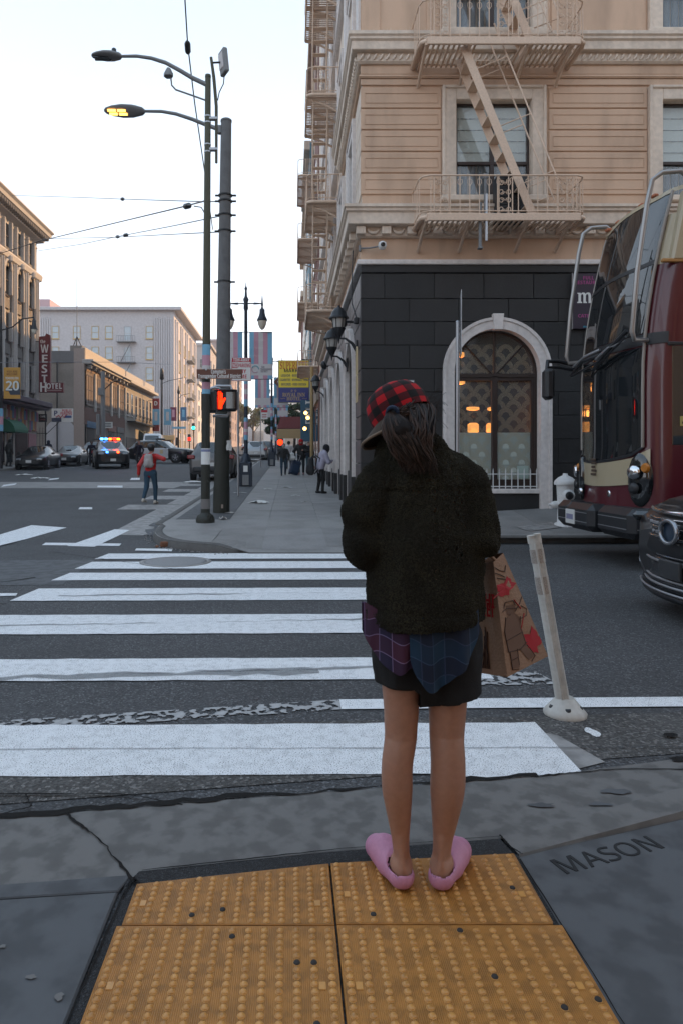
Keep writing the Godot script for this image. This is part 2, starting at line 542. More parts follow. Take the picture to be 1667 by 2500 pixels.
func build_ground() -> void:
	var g := Geo.new()
	var ds := [-60.0,0.0,2.0,5.0,8.0,11.0,12.0,13.0,15.0,18.0,22.0,27.0,35.0,50.0,80.0,130.0,200.0,320.0,600.0,1500.0]
	var xs := [-700.0,-150.0,-60.0,-20.0,-10.0,-5.0,-2.0,0.0,2.0,5.0,10.0,40.0,150.0,700.0]
	for i in xs.size()-1:
		for j in ds.size()-1:
			g.quad(Vector3(xs[i],road_y(ds[j]),-ds[j]),Vector3(xs[i+1],road_y(ds[j]),-ds[j]),Vector3(xs[i+1],road_y(ds[j+1]),-ds[j+1]),Vector3(xs[i],road_y(ds[j+1]),-ds[j+1]))
	var road := put("road", g,null,M.asphalt)
	structure(road,"dark asphalt carriageway of the crossing and the street beyond")
	put("asphalt_patch", sheet([Vector2(-4,2.45),Vector2(6,4.05),Vector2(6,4.2),Vector2(-4,3.55)],0.004,4),road,M.asphalt_old)
	put("asphalt_patch", sheet([Vector2(-17.0,26.5),Vector2(-4.5,26.5),Vector2(-4.3,30.5),Vector2(-17.0,30.5)],0.004,3),road,M.concrete)
	put("tar_patch", sheet([Vector2(-6.4,8.0),Vector2(-2.7,8.1),Vector2(-2.9,10.2),Vector2(-6.6,10.0)],0.004,2),road,M.concrete_dark)
	var bars := [[3.147,3.76],[4.526,5.035],[5.768,6.497],[7.17,7.87],[8.42,8.985],[9.33,9.99],[10.28,10.89]]
	for i in bars.size():
		var b = bars[i]
		var gb := Geo.new()
		var n := 30
		var last := []
		for k in n+1:
			var x := lerpf(-2.88,1.36,float(k)/n)
			var j0 := rng.randf_range(-0.008,0.008)
			var j1 := rng.randf_range(-0.008,0.008)
			var sk := 0.016*(x+1.0)
			var a := Vector2(x-0.05*float(k == 0),b[0]+j0+sk)
			var c := Vector2(x,b[1]+j1+sk)
			if i == 0 and k > n-5:
				a.y -= 0.03*float(n-k)
			var q := [Vector3(a.x,0.008,-a.y),Vector3(c.x,0.008,-c.y)]
			if last: face_up(gb,last[0],q[0],q[1],last[1])
			last = q
		put("zebra_bar", gb,road,M.paint)
	put("limit_line", sheet([Vector2(0.3,4.0),Vector2(7.0,4.15),Vector2(7.0,4.31),Vector2(0.3,4.165)],0.008,2),road,M.paint)
	put("flaked_line", sheet([Vector2(-2.2,3.55),Vector2(0.3,4.0),Vector2(0.3,4.165),Vector2(-2.2,3.72)],0.007,2),road,M.flaked)
	put("flaked_bar_end", sheet([Vector2(1.1,4.42),Vector2(1.75,4.46),Vector2(1.7,4.72),Vector2(1.1,4.7)],0.007,1),road,M.flaked)
	put("paint_splash", blot(Vector2(1.62,3.66),0.03,0.055,0.008),road,M.paint)
	put("old_paint", sheet([Vector2(1.3,3.2),Vector2(1.52,3.3),Vector2(1.42,3.62),Vector2(1.3,3.7)],0.005,1),road,M.concrete_pale)
	var smear := StandardMaterial3D.new()
	smear.albedo_color = Color(0.22,0.23,0.24,0.42)
	smear.roughness = 0.8
	smear.transparency = BaseMaterial3D.TRANSPARENCY_ALPHA
	for q in [[[-3,4.5],[0.2,4.72],[0.2,4.83],[-3,4.6]],[[-1.2,4.66],[1.6,4.9],[1.6,4.96],[-1.2,4.72]],[[-3.4,5.95],[1.6,6.38],[1.6,6.46],[-3.4,6.02]],[[-2.5,7.4],[1.5,7.66],[1.5,7.74],[-2.5,7.46]],[[-3,3.42],[2.0,3.46],[2.0,3.475],[-3,3.43]]]:
		put("tyre_mark", ragged([Vector2(q[0][0],q[0][1]),Vector2(q[1][0],q[1][1])],0.004,(q[2][1]-q[1][1])*1.1,0.012,24),road,smear)
	var quads := [
		[[164,1289],[78,1283],[-60,1324],[-60,1348]],[[318,1295],[281,1293],[165,1334],[232,1336]],[[103,1332],[112,1326],[297,1328],[292,1334]],
		[[192,1244],[226,1244],[226,1239],[196,1239]],[[4,1189],[38,1184],[42,1180],[10,1184]],[[238,1190],[300,1191],[300,1186],[240,1186]],
		[[118,1173],[143,1170],[146,1167],[124,1169]],[[318,1172],[342,1172],[342,1167],[322,1167]],[[0,1415],[-80,1420],[-80,1410],[0,1404]],[[0,1457],[40,1456],[44,1450],[0,1450]],[[330,1345],[420,1347],[422,1341],[334,1340]],
	]
	for q in quads:
		var p := []
		for c in q:
			var w := on_road(c[0],c[1])
			p.append(Vector2(w.x,-w.z))
		put("lane_mark", sheet(p,0.009,2),road,M.paint)
	put("seam", ragged([Vector2(-3.2,8.6),Vector2(-4.6,7.0)],0.015,0.04,0.01),road,M.crack)
	put("seam", ragged([Vector2(-3.9,11.1),Vector2(-1.2,9.0)],0.008,0.02,0.01),road,M.crack)
	put("seam", ragged([Vector2(-5.0,6.2),Vector2(-2.9,7.0)],0.01,0.03,0.01),road,M.crack)
	var lane := put("concrete_gutter_lane", sheet([Vector2(-4.75,13.9),Vector2(-2.64,13.2),Vector2(-2.64,95),Vector2(-4.35,95)],0.005,1),null,M.concrete_pale)
	var lg := Geo.new()
	for j in 24:
		var d0 := 13.2+3.2*j
		face_up(lg,Vector3(-4.7+0.004*d0,road_y(d0)+0.006,-d0-0.4),Vector3(-2.63,road_y(d0)+0.006,-d0),Vector3(-2.63,road_y(d0+3.2)+0.006,-d0-3.2),Vector3(-4.7+0.004*d0,road_y(d0+3.2)+0.006,-d0-3.2-(0.4 if j == 0 else 0.0)))
	lane.mesh = lg.mesh(M.concrete_pale)
	structure(lane,"pale worn concrete strip between the asphalt and the far kerb")
	put("stain_patch", ragged([Vector2(-2.75,13.2),Vector2(-2.85,17.0)],0.1,0.35,0.012),lane,M.concrete_dark)
	far_pavement()
	near_pavement()
	g = Geo.new()
	for j in 30:
		var d0 := 16.0+4.5*j
		var d1 := d0+4.5
		g.quad(Vector3(-20.2,walk_y(d0),-d0),Vector3(-17.4,walk_y(d0),-d0),Vector3(-17.4,walk_y(d1),-d1),Vector3(-20.2,walk_y(d1),-d1))
		g.quad(Vector3(-17.4,road_y(d0),-d0),Vector3(-17.4,road_y(d1),-d1),Vector3(-17.4,walk_y(d1),-d1),Vector3(-17.4,walk_y(d0),-d0))
	structure(put("left_pavement", g,null,M.concrete),"grey pavement along the far left side of the street")
	g = Geo.new()
	g.quad(Vector3(-44,road_y(60)+0.15,-54),Vector3(-19.9,road_y(60)+0.15,-54),Vector3(-19.9,road_y(66)+0.2,-66.5),Vector3(-44,road_y(66)+0.2,-66.5))
	structure(put("parking_lot_ground", g,null,M.concrete_dark),"dark ground of the small car park between the buildings")
func far_pavement() -> void:
	var walk := base("far_pavement")
	structure(walk,"grey concrete pavement of the far street corner with scored slabs")
	var bed := Geo.new()
	var xs := []
	for k in 40: xs.append(-2.62+(k/39.0)*5.0)
	for k in 12: xs.append(3.0+k*1.0)
	for i in xs.size()-1:
		for j in 6:
			var q := []
			for c in [[0,0],[1,0],[1,1],[0,1]]:
				var x: float = xs[i+c[0]]
				var d := lerpf(kerb_d(x),FRONT_D,float(j+c[1])/6.0)
				q.append(Vector3(x,corner_y(x,d)-0.004,-d))
			bed.quad(q[0],q[1],q[2],q[3])
	for j in 40:
		var d0 := 14.8+3.0*j
		bed.quad(Vector3(-2.62,walk_y(d0)-0.01,-d0),Vector3(1.6,walk_y(d0)-0.01,-d0),Vector3(1.6,walk_y(d0+3)-0.01,-d0-3),Vector3(-2.62,walk_y(d0+3)-0.01,-d0-3))
	put("bed", bed,walk,M.concrete)
	var kb := Geo.new()
	var path := []
	for k in 60:
		var x := lerpf(14.0,-0.9,k/59.0)
		path.append(Vector2(x,kerb_d(x)))
	for k in 17:
		var an := (k+1)/17.0*PI/2
		path.append(Vector2(-0.9-1.72*sin(an),13.6-2.6*cos(an)))
	for k in 50: path.append(Vector2(-2.62,13.6+pow(k+1,1.35)*0.5))
	var rings := []
	for i in path.size():
		var t: Vector2 = (path[mini(i+1,path.size()-1)]-path[maxi(i-1,0)]).normalized()
		var o := Vector2(t.y,-t.x)*(1.0)
		if o.dot(Vector2(0,-1)) < 0 and o.dot(Vector2(-1,0)) < 0: o = -o
		var p: Vector2 = path[i]
		var yt := (corner_y(p.x,p.y+0.02) if p.y < 14.8 else walk_y(p.y))
		if p.x < -2.5: yt = walk_y(p.y)
		var yb := road_y(p.y)-0.02
		var r := []
		for k in [[-0.16,yt-0.03],[-0.15,yt+0.004],[-0.03,yt+0.003],[-0.005,yt-0.012],[0.012,yt-0.04],[0.03,yb]]:
			var q: Vector2 = p+o*k[0]
			r.append(Vector3(q.x,maxf(k[1],yb),-q.y))
		rings.append(r)
	kb.rings(rings,false,false,5)
	put("kerb", kb,walk,M.kerb)
	var yw := func(_x: float,d: float) -> float: return walk_y(d)
	var cols := [-2.47,-1.3,-0.45,0.6,1.53]
	for c in 4:
		var d := 14.8
		while d < 62.0:
			var l := 1.9 if d < 40.0 else 4.0
			slab(walk,M.concrete if c > 0 else M.concrete_dark,cols[c],cols[c+1],d,d+l,yw)
			d += l
	var yc := func(x: float,d: float) -> float: return corner_y(x,d)
	cols = [-1.3,-0.45,0.6,1.65,2.7,3.75,4.8,5.85,6.9,7.95,9.0]
	for c in cols.size()-1:
		var d0 := maxf(kerb_d(cols[c]),kerb_d(cols[c+1]))+0.16
		slab(walk,M.concrete,cols[c],cols[c+1],d0,13.2 if d0 < 12.2 else FRONT_D,yc,6,6)
		if d0 < 12.2: slab(walk,M.concrete,cols[c],cols[c+1],13.2,FRONT_D,yc,3,4)
func near_pavement() -> void:
	var apron := Geo.new()
	var outer := [Vector2(-6,1.98),Vector2(-2.5,2.55),Vector2(-1.174,2.765),Vector2(-0.5,2.875),Vector2(0.227,3.0),Vector2(1.137,3.13),Vector2(2.2,3.4),Vector2(6,4.2)]
	var inner := [Vector2(-6,1.45),Vector2(-2.5,2.06),Vector2(-1.174,2.28),Vector2(-0.5,2.37),Vector2(0.19,2.53),Vector2(0.806,2.614),Vector2(1.64,2.93),Vector2(6,3.9)]
	for i in outer.size()-1:
		for k in 3:
			var a: Vector2 = inner[i].lerp(outer[i],k/3.0); var b: Vector2 = inner[i+1].lerp(outer[i+1],k/3.0)
			var c: Vector2 = inner[i+1].lerp(outer[i+1],(k+1)/3.0); var d: Vector2 = inner[i].lerp(outer[i],(k+1)/3.0)
			face_up(apron,Vector3(a.x,0.012,-a.y),Vector3(b.x,0.012,-b.y),Vector3(c.x,0.012,-c.y),Vector3(d.x,0.012,-d.y))
	var gut := put("gutter", apron,null,M.gutter)
	structure(gut,"stained concrete gutter apron between the near kerb ramp and the road")
	put("crack", ragged([outer[1],outer[2],outer[3],outer[4],outer[5]],0.008,0.045,0.016,12,0.8),gut,M.crack)
	put("crack", ragged([Vector2(1.137,3.13),Vector2(1.5,3.2),Vector2(2.4,3.2)],0.006,0.015,0.016),gut,M.crack)
	put("crack", ragged([Vector2(-0.93,2.81),Vector2(-0.72,2.6),Vector2(-0.55,2.36),Vector2(-0.5,2.32)],0.004,0.014,0.017),gut,M.crack)
	put("crack", ragged([Vector2(-2.2,2.9),Vector2(-1.4,2.97),Vector2(-0.7,2.96),Vector2(-0.45,2.87)],0.004,0.014,0.014),gut,M.crack)
	put("crack", ragged([Vector2(-1.15,2.97),Vector2(-1.08,2.86),Vector2(-1.2,2.78)],0.004,0.012,0.014),gut,M.crack)
	put("crack", ragged([Vector2(1.9,3.19),Vector2(2.1,3.05),Vector2(2.2,2.9)],0.004,0.01,0.017),gut,M.crack)
	for q in [[1.42,2.98,0.06,0.022],[1.9,3.3,0.06,0.03],[1.3,2.87,0.05,0.016],[2.0,3.6,0.04,0.03],[1.78,2.9,0.04,0.02],[1.05,2.86,0.05,0.02],[2.3,3.25,0.05,0.03]]:
		put("gum_spot", blot(Vector2(q[0],q[1]),q[2],q[3],0.0175),gut,M.crack if q[0] > 1.85 else M.concrete_dark)
	var walk := base("near_pavement")
	structure(walk,"dark grey concrete pavement of the near corner beside the ramp")
	var left := Geo.new()
	left.prism(PackedVector2Array([Vector2(-6,0.3),Vector2(-0.575,0.3),Vector2(-0.575,2.285),Vector2(-1.174,2.222),Vector2(-2.5,2.0),Vector2(-6,1.4)]),0.05,Transform3D(Basis(Vector3(1,0,0),Vector3(0,0,-1),Vector3(0,1,0)),Vector3(0,0.016,0)),0.006)
	put("slab", left,walk,M.concrete_dark)
	var rt := Geo.new()
	rt.prism(PackedVector2Array([Vector2(0.86,0.3),Vector2(6,0.3),Vector2(6,3.72),Vector2(1.615,2.76),Vector2(0.97,2.535),Vector2(0.83,2.48)]),0.05,Transform3D(Basis(Vector3(1,0,0),Vector3(0,0,-1),Vector3(0,1,0)),Vector3(0,0.016,0)),0.006)
	put("slab", rt,walk,M.concrete_dark)
	var band := Geo.new()
	var r1 := []
	for q in [[0.81,2.62,0.835,2.50],[0.97,2.665,0.975,2.55],[1.64,2.945,1.615,2.775],[3.0,3.25,3.0,3.08],[6,3.93,6,3.74]]:
		var h := 0.018+0.03*maxf(0.0,q[0]-0.9)
		h = minf(h,0.12)
		r1.append([Vector3(q[0],0.0,-q[1]-0.02),Vector3(q[0],h-0.01,-q[1]-0.008),Vector3(q[0],h,-q[1]),Vector3(q[2],h,-q[3]),Vector3(q[2],0.0,-q[3]+0.012)])
	band.rings(r1,false,false,-1)
	put("kerb_top", band,walk,M.gutter)
	var band2 := Geo.new()
	band2.prism(PackedVector2Array([Vector2(-0.575,2.29),Vector2(-1.174,2.228),Vector2(-2.5,2.006),Vector2(-6,1.406),Vector2(-6,1.47),Vector2(-2.5,2.08),Vector2(-1.174,2.3),Vector2(-0.55,2.38)]),0.05,Transform3D(Basis(Vector3(1,0,0),Vector3(0,0,-1),Vector3(0,1,0)),Vector3(0,0.016,0)),0.004)
	put("kerb_top", band2,walk,M.concrete_dark)
	var fill := Geo.new()
	for q in [[[-0.575,0.3],[-0.52,0.3],[-0.52,2.33],[-0.56,2.38]],[[0.81,0.3],[0.86,0.3],[0.84,2.48],[0.805,2.52]],[[-0.56,2.31],[0.14,2.43],[0.14,2.52],[-0.53,2.4]],[[0.14,2.43],[0.82,2.5],[0.8,2.61],[0.14,2.52]]]:
		face_up(fill,Vector3(q[0][0],0.014,-q[0][1]),Vector3(q[1][0],0.014,-q[1][1]),Vector3(q[2][0],0.014,-q[2][1]),Vector3(q[3][0],0.014,-q[3][1]))
	put("asphalt_infill", fill,walk,mat(Color(0.05,0.052,0.056),0.9,0.0,"cells_stone", 2.0,"stone_bump", 2.0,0.3))
	put("groove", ragged([Vector2(-0.52,2.4),Vector2(0.19,2.535),Vector2(0.806,2.62)],0.002,0.007,0.0185),walk,M.crack)
	put("groove", ragged([Vector2(0.806,2.63),Vector2(0.82,2.55),Vector2(0.85,2.5)],0.002,0.008,0.0185),walk,M.crack)
	put("groove", ragged([Vector2(0.83,2.47),Vector2(0.86,1.5)],0.002,0.006,0.0185),walk,M.crack)
	put("groove", ragged([Vector2(-0.55,2.3),Vector2(-0.58,1.5)],0.002,0.006,0.0185),walk,M.crack)
	put("groove", ragged([Vector2(-0.55,2.25),Vector2(-0.535,2.37)],0.003,0.008,0.0185),walk,M.crack)
	for q in [[-0.72,1.9,0.02,0.012],[-0.85,2.02,0.015,0.01],[-0.62,1.83,0.02,0.02],[1.25,2.1,0.018,0.012],[1.35,2.75,0.035,0.02]]:
		put("gum_spot", blot(Vector2(q[0],q[1]),q[2]*0.7,q[3]*0.7,0.0205),walk,M.gutter if q[0] < 1.3 else M.crack)
	words("MASON", 0.085,mat(Color(0.02,0.021,0.023),0.9,0.0,"speck", 9.0),walk,Vector3(1.165,0.0166,-2.5),0.46,Basis(Vector3.UP,0.36)*Basis(Vector3.RIGHT,-PI/2),"Droid Sans", false)
	tactile_panels()
func tactile_panels() -> void:
	var dome := Geo.new()
	dome.lathe([Vector2(0.0101,0.0),Vector2(0.0098,0.0016),Vector2(0.0083,0.0038),Vector2(0.0053,0.0051),Vector2(0.002,0.0056)],12)
	var dm := dome.mesh()
	var ring := Geo.new()
	ring.lathe([Vector2(0.0165,0.0),Vector2(0.0155,0.0007),Vector2(0.0125,0.0007)],14)
	var worn := mat(Color(0.025,0.022,0.02),0.8)
	var tones := [M.tactile,detail(mat(Color(0.55,0.255,0.06),0.34,0.0,"grime", 3.0),"mottle", 1.2),detail(mat(Color(0.6,0.29,0.075),0.33,0.0,"grime", 3.0),"stain", 1.0)]
	var rows := [[-0.52,0.139,2.112,2.318,2.437,"far left tactile panel of the ramp, left of the person's heels"],[0.144,0.815,2.116,2.439,2.5,"far right tactile panel of the ramp under the pink slides"],[-0.535,0.139,1.72,2.108,2.108,"near left tactile panel of the ramp, ringed by dark asphalt on its left"],[0.144,0.84,1.72,2.112,2.112,"near right tactile panel of the ramp, ringed by dark asphalt on its right"]]
	for r in rows:
		var o := base("tactile_panel", Vector3(r[0],0.016,-r[2]))
		tag(o,r[5],"tactile paving", "yellow tactile panels of the kerb ramp")
		var g := Geo.new()
		var w: float = r[1]-r[0]
		g.prism(PackedVector2Array([Vector2(0.001,0.001),Vector2(w-0.001,0.001),Vector2(w-0.001,r[4]-r[2]-0.001),Vector2(0.001,r[3]-r[2]-0.001)]),0.03,Transform3D(Basis(Vector3(1,0,0),Vector3(0,0,-1),Vector3(0,1,0)),Vector3(0,0.006,0)),0.002)
		var rib := Geo.new()
		var nrib := int(w/0.0055)
		for k in nrib:
			var x := 0.004+k*0.0055
			var dmax: float = lerpf(r[3],r[4],x/w)-r[2]-0.006
			rib.quad(Vector3(x,0.0061,-0.004),Vector3(x+0.0014,0.0072,-0.004),Vector3(x+0.0014,0.0072,-dmax),Vector3(x,0.0061,-dmax))
			rib.quad(Vector3(x+0.0014,0.0072,-0.004),Vector3(x+0.0028,0.0061,-0.004),Vector3(x+0.0028,0.0061,-dmax),Vector3(x+0.0014,0.0072,-dmax))
		put("plate", g,o,M.tactile)
		tag(put("ribbing", rib,o,M.tactile),"", "", "", "stuff")
		var d := 0.015
		while true:
			var any := false
			for k in 14:
				var x := 0.022+k*(w-0.044)/13.0
				if d < lerpf(r[3],r[4],x/w)-r[2]-0.014:
					any = true
					var dark := rng.randf() < 0.014
					var q := put("dome", dm,o,worn if dark else tones[1+rng.randi() % 2])
					q.position = Vector3(x,0.0066,-d)
			if not any: break
			d += 0.0268
		var rg := Geo.new()
		d = 0.015
		while d < 0.62:
			for k in 14:
				var x := 0.022+k*(w-0.044)/13.0
				if d < lerpf(r[3],r[4],x/w)-r[2]-0.014:
					rg.lathe([Vector2(0.0118,0.0),Vector2(0.0113,0.0005),Vector2(0.0099,0.0005)],12,Vector3(x,0.0066,-d))
			d += 0.0268
		tag(put("dome_rims", rg,o,tones[2]),"", "", "", "stuff")
		for k in 2:
			var pl := Geo.new()
			pl.box(Vector3(lerpf(0.045,w-0.05,k),0.0072,-0.143 if r[3]-r[2] > 0.3 else -0.1),Vector3(0.02,0.003,0.028),0.001)
			put("stamp", pl,o,tones[2])
func arch_poly(cx: float,cy: float,r: float,yb: float,n := 28) -> PackedVector2Array:
	var p := PackedVector2Array([Vector2(cx-r,yb),Vector2(cx+r,yb)])
	for k in n+1:
		var an := PI*k/n
		p.append(Vector2(cx+cos(an)*r,cy+sin(an)*r))
	return p
func arch_ring(g: Geo,cx: float,cy: float,ro: float,ri: float,yb: float,t: Transform3D,depth: float,n := 28) -> void:
	var o := [Vector2(cx+ro,yb)]
	var i := [Vector2(cx+ri,yb)]
	for k in n+1:
		var an := PI*k/n
		o.append(Vector2(cx+cos(an)*ro,cy+sin(an)*ro))
		i.append(Vector2(cx+cos(an)*ri,cy+sin(an)*ri))
	o.append(Vector2(cx-ro,yb)); i.append(Vector2(cx-ri,yb))
	var rs := []
	for k in o.size():
		rs.append([t*Vector3(i[k].x,i[k].y,-depth),t*Vector3(i[k].x,i[k].y,0),t*Vector3(o[k].x,o[k].y,0),t*Vector3(o[k].x,o[k].y,-depth)])
	g.rings(rs,true,true,-1)
func sash_window(parent: Node3D,cx: float,y0: float,y1: float,w: float,t: Transform3D,trim: Material,blind: Material,label := "", tw := 0.27) -> Node3D:
	var o := Node3D.new()
	o.name = "window"
	parent.add_child(o,true)
	o.transform = t
	if label: o.set_meta("label", label)
	var x0 := cx-w/2
	var x1 := cx+w/2
	var g := Geo.new()
	for q in [[x0-tw,y0-0.03,x0,y1+tw],[x1,y0-0.03,x1+tw,y1+tw],[x0,y1,x1,y1+tw]]:
		g.span(Vector3(q[0],q[1],-0.22),Vector3(q[2],q[3],0.05),0.012)
	for q in [[x0-tw-0.03,y0-0.03,x0-tw+0.035,y1+tw+0.03],[x1+tw-0.035,y0-0.03,x1+tw+0.03,y1+tw+0.03],[x0-tw+0.035,y1+tw-0.035,x1+tw-0.035,y1+tw+0.03]]:
		g.span(Vector3(q[0],q[1],-0.1),Vector3(q[2],q[3],0.085),0.015)
	for q in [[x0-0.045,y0,x0+0.012,y1+0.045],[x1-0.012,y0,x1+0.045,y1+0.045],[x0+0.012,y1-0.012,x1-0.012,y1+0.045]]:
		g.span(Vector3(q[0],q[1],-0.2),Vector3(q[2],q[3],0.015),0.01)
	put("surround", g,o,trim)
	g = Geo.new()
	g.span(Vector3(x0-tw-0.06,y0-0.16,-0.2),Vector3(x1+tw+0.06,y0-0.03,0.12),0.02)
	put("sill", g,o,trim)
	g = Geo.new()
	var ym := lerpf(y0,y1,0.36)
	for q in [[x0,y0,x0+0.06,y1],[x1-0.06,y0,x1,y1],[cx-0.045,y0,cx+0.045,y1]]:
		g.span(Vector3(q[0],q[1],-0.2),Vector3(q[2],q[3],-0.12),0.006)
	for q in [[y0,y0+0.07,-0.13],[y1-0.06,y1,-0.13],[ym-0.035,ym+0.035,-0.115]]:
		g.span(Vector3(x0+0.06,q[0],-0.2),Vector3(x1-0.06,q[1],q[2]),0.006)
	put("frame", g,o,M.dark_frame)
	for s in 2:
		var a := x0+0.06 if s == 0 else cx+0.045
		var b := cx-0.045 if s == 0 else x1-0.06
		g = Geo.new().box(Vector3((a+b)/2,(y0+ym)/2+0.02,-0.17),Vector3(b-a,ym-y0-0.1,0.008))
		put("pane", g,o,M.glass)
		g = Geo.new().box(Vector3((a+b)/2,(y1+ym)/2-0.01,-0.15),Vector3(b-a,y1-ym-0.1,0.008))
		put("pane", g,o,M.glass)
		if blind:
			g = Geo.new()
			var n := 5
			for k in n:
				var ya := lerpf(y1-0.05,ym+0.02,float(k)/n)
				var yb := lerpf(y1-0.05,ym+0.02,float(k+1)/n)
				g.quad(Vector3(a,yb,-0.2),Vector3(b,yb,-0.2),Vector3(b,ya,-0.225),Vector3(a,ya,-0.225))
				g.quad(Vector3(a,yb+0.008,-0.215),Vector3(b,yb+0.008,-0.215),Vector3(b,yb,-0.2),Vector3(a,yb,-0.2))
			put("blind", g,o,blind)
	g = Geo.new()
	for k in 9:
		var xa := lerpf(x0,x1,k/9.0)
		g.cyl(Vector3(xa+0.07,y0,-0.3),Vector3(xa+0.07,y1,-0.3),0.07,-1.0,6)
	put("curtain", g,o,M.curtain)
	return o
func build_main_building() -> void:
	M.blind = mat(Color(0.5,0.53,0.48),0.7)
	M.curtain = mat(Color(0.12,0.13,0.15),0.9)
	M.frost = mat(Color(0.3,0.34,0.3),0.7)
	M.gold = mat(Color(0.6,0.48,0.28),0.4,0.1)
	M.dark_room = mat(Color(0.03,0.022,0.016),0.8)
	var o := base("corner_building")
	tag(o,"tan corner hotel building with black block ground floor and arched windows", "building")
	var X := WALL_X
	var D := FRONT_D
	var g := Geo.new()
	g.span(Vector3(X+0.36,5.75,-D-0.36),Vector3(34,26,-36))
	g.span(Vector3(X+0.03,5.75,-D-0.03),Vector3(34,6.5,-36.1))
	put("wall", g,o,M.tan)
	g = Geo.new()
	g.span(Vector3(X+0.06,-0.5,-D-0.2),Vector3(4.472-1.0,5.76,-36))
	g.span(Vector3(4.472+1.0,-0.5,-D-0.2),Vector3(34,5.76,-36))
	g.span(Vector3(3.4,-0.5,-D-3.4),Vector3(5.5,5.76,-36))
	g.span(Vector3(3.4,4.6,-D-0.32),Vector3(5.5,5.76,-D-3.5))
	g.span(Vector3(3.4,-0.5,-D-0.2),Vector3(5.5,0.95,-D-3.5))
	put("lower_wall", g,o,M.dark_room)
	var cx := 4.472
	var cy := 3.421
	var hole := arch_poly(cx,cy,1.175,-1.0)
	var rows := [5.01,4.51,4.0,3.49,2.986,2.48,1.965,1.44,0.944,0.43,-0.1]
	var top := 5.56
	for r in rows.size():
		var x := X
		var first := 0.515 if r % 2 == 0 else 1.05
		var nx := X+first
		while x < 12.0:
			var poly := rect(x+0.007,rows[r]+0.007,nx-0.007,top-0.007)
			for q in Geometry2D.clip_polygons(poly,hole):
				if q.size() >= 3 and not Geometry2D.is_polygon_clockwise(q):
					var gb := Geo.new()
					var k := rng.randf_range(0.8,1.15)
					gb.col = Color(k,k,k)
					gb.prism(q,0.1,at_z(-D+rng.randf_range(-0.003,0.003)),0.006)
					put("block", gb,o,M.black_block if rng.randf() < 0.6 else M.black_block_b)
			x = nx
			nx += 1.076
		top = rows[r]
	g = Geo.new()
	g.span(Vector3(X-0.0,5.57,-D+0.03),Vector3(12,5.725,-D-0.1),0.01)
	put("band", g,o,M.black_block)
	g = Geo.new()
	g.prism(PackedVector2Array([Vector2(X,5.56),Vector2(3.3,5.56),Vector2(3.3,-0.5),Vector2(X,-0.5)]),0.09,at_z(-D-0.022))
	g.prism(PackedVector2Array([Vector2(5.6,5.56),Vector2(12,5.56),Vector2(12,-0.5),Vector2(5.6,-0.5)]),0.09,at_z(-D-0.022))
	put("joint_bed", g,o,M.black_block_b)
	arched_window(o,Transform3D(Basis(),Vector3(cx,0,-D)),cy,1.17,0.928,0.35,true)
	M.dark_stone = detail(mat(Color(0.4,0.33,0.27),0.85,0.0,"grime", 0.6),"stain", 0.2)
	moulding(o,"cornice", [Vector2(-0.05,6.97),Vector2(0.3,6.955),Vector2(0.385,6.93),Vector2(0.385,6.87),Vector2(0.35,6.85),Vector2(0.345,6.80),Vector2(0.30,6.77),Vector2(0.30,6.54),Vector2(0.28,6.525),Vector2(0.10,6.52),Vector2(0.10,6.34),Vector2(0.06,6.31),Vector2(-0.05,6.31)],M.stone,34.0)
	moulding(o,"string_course", [Vector2(-0.05,5.85),Vector2(0.07,5.84),Vector2(0.085,5.81),Vector2(0.085,5.745),Vector2(0.06,5.73),Vector2(-0.05,5.73)],M.white_stone,34.0)
	moulding(o,"cornice", [Vector2(-0.05,10.70),Vector2(0.2,10.68),Vector2(0.285,10.65),Vector2(0.285,10.58),Vector2(0.25,10.55),Vector2(0.25,10.50),Vector2(0.21,10.47),Vector2(0.21,10.30),Vector2(0.19,10.285),Vector2(0.09,10.28),Vector2(0.09,10.11),Vector2(0.05,10.07),Vector2(-0.05,10.07)],M.stone,20.3)
	moulding(o,"string_course", [Vector2(-0.05,9.86),Vector2(0.03,9.85),Vector2(0.045,9.81),Vector2(0.02,9.78),Vector2(-0.05,9.78)],M.tan,34.0)
	var bands := [212.0,264.5,317.0,370.0,422.5,475.5]
	for b in 5:
		var y1 := fy(bands[b])-0.012
		var y0 := fy(bands[b+1])+0.012
		for q in [[X,fx(1076)],[fx(1339),fx(1579)]]:
			g = Geo.new()
			g.span(Vector3(q[0],y0,-D-0.05),Vector3(q[1],y1,-D),0.012)
			for e in [[q[0]+0.085,y0+0.1,q[1]-0.075,y0+0.112],[q[0]+0.085,y1-0.135,q[1]-0.075,y1-0.123],[q[0]+0.085,y0+0.1,q[0]+0.097,y1-0.123],[q[1]-0.087,y0+0.1,q[1]-0.075,y1-0.123]]:
				g.span(Vector3(e[0],e[1],-D),Vector3(e[2],e[3],-D+0.012),0.005)
			put("stone_course", g,o,M.tan)
	g = Geo.new()
	g.span(Vector3(X,fy(208),-D-0.05),Vector3(34,9.775,-D+0.004),0.012)
	g.span(Vector3(X,9.87,-D-0.05),Vector3(34,10.08,-D+0.006),0.01)
	put("frieze", g,o,M.tan)
	g = Geo.new()
	g.span(Vector3(X,5.86,-D-0.04),Vector3(34,6.31,-D+0.004),0.0)
	put("frieze", g,o,M.tan)
	g = Geo.new()
	g.span(Vector3(X,10.7,-D-0.04),Vector3(fx(1070),26,-D+0.004),0.0)
	g.span(Vector3(fx(1345),10.7,-D-0.04),Vector3(fx(1575),26,-D+0.004),0.0)
	put("upper_wall", g,o,M.tan)
	side_fill(o)
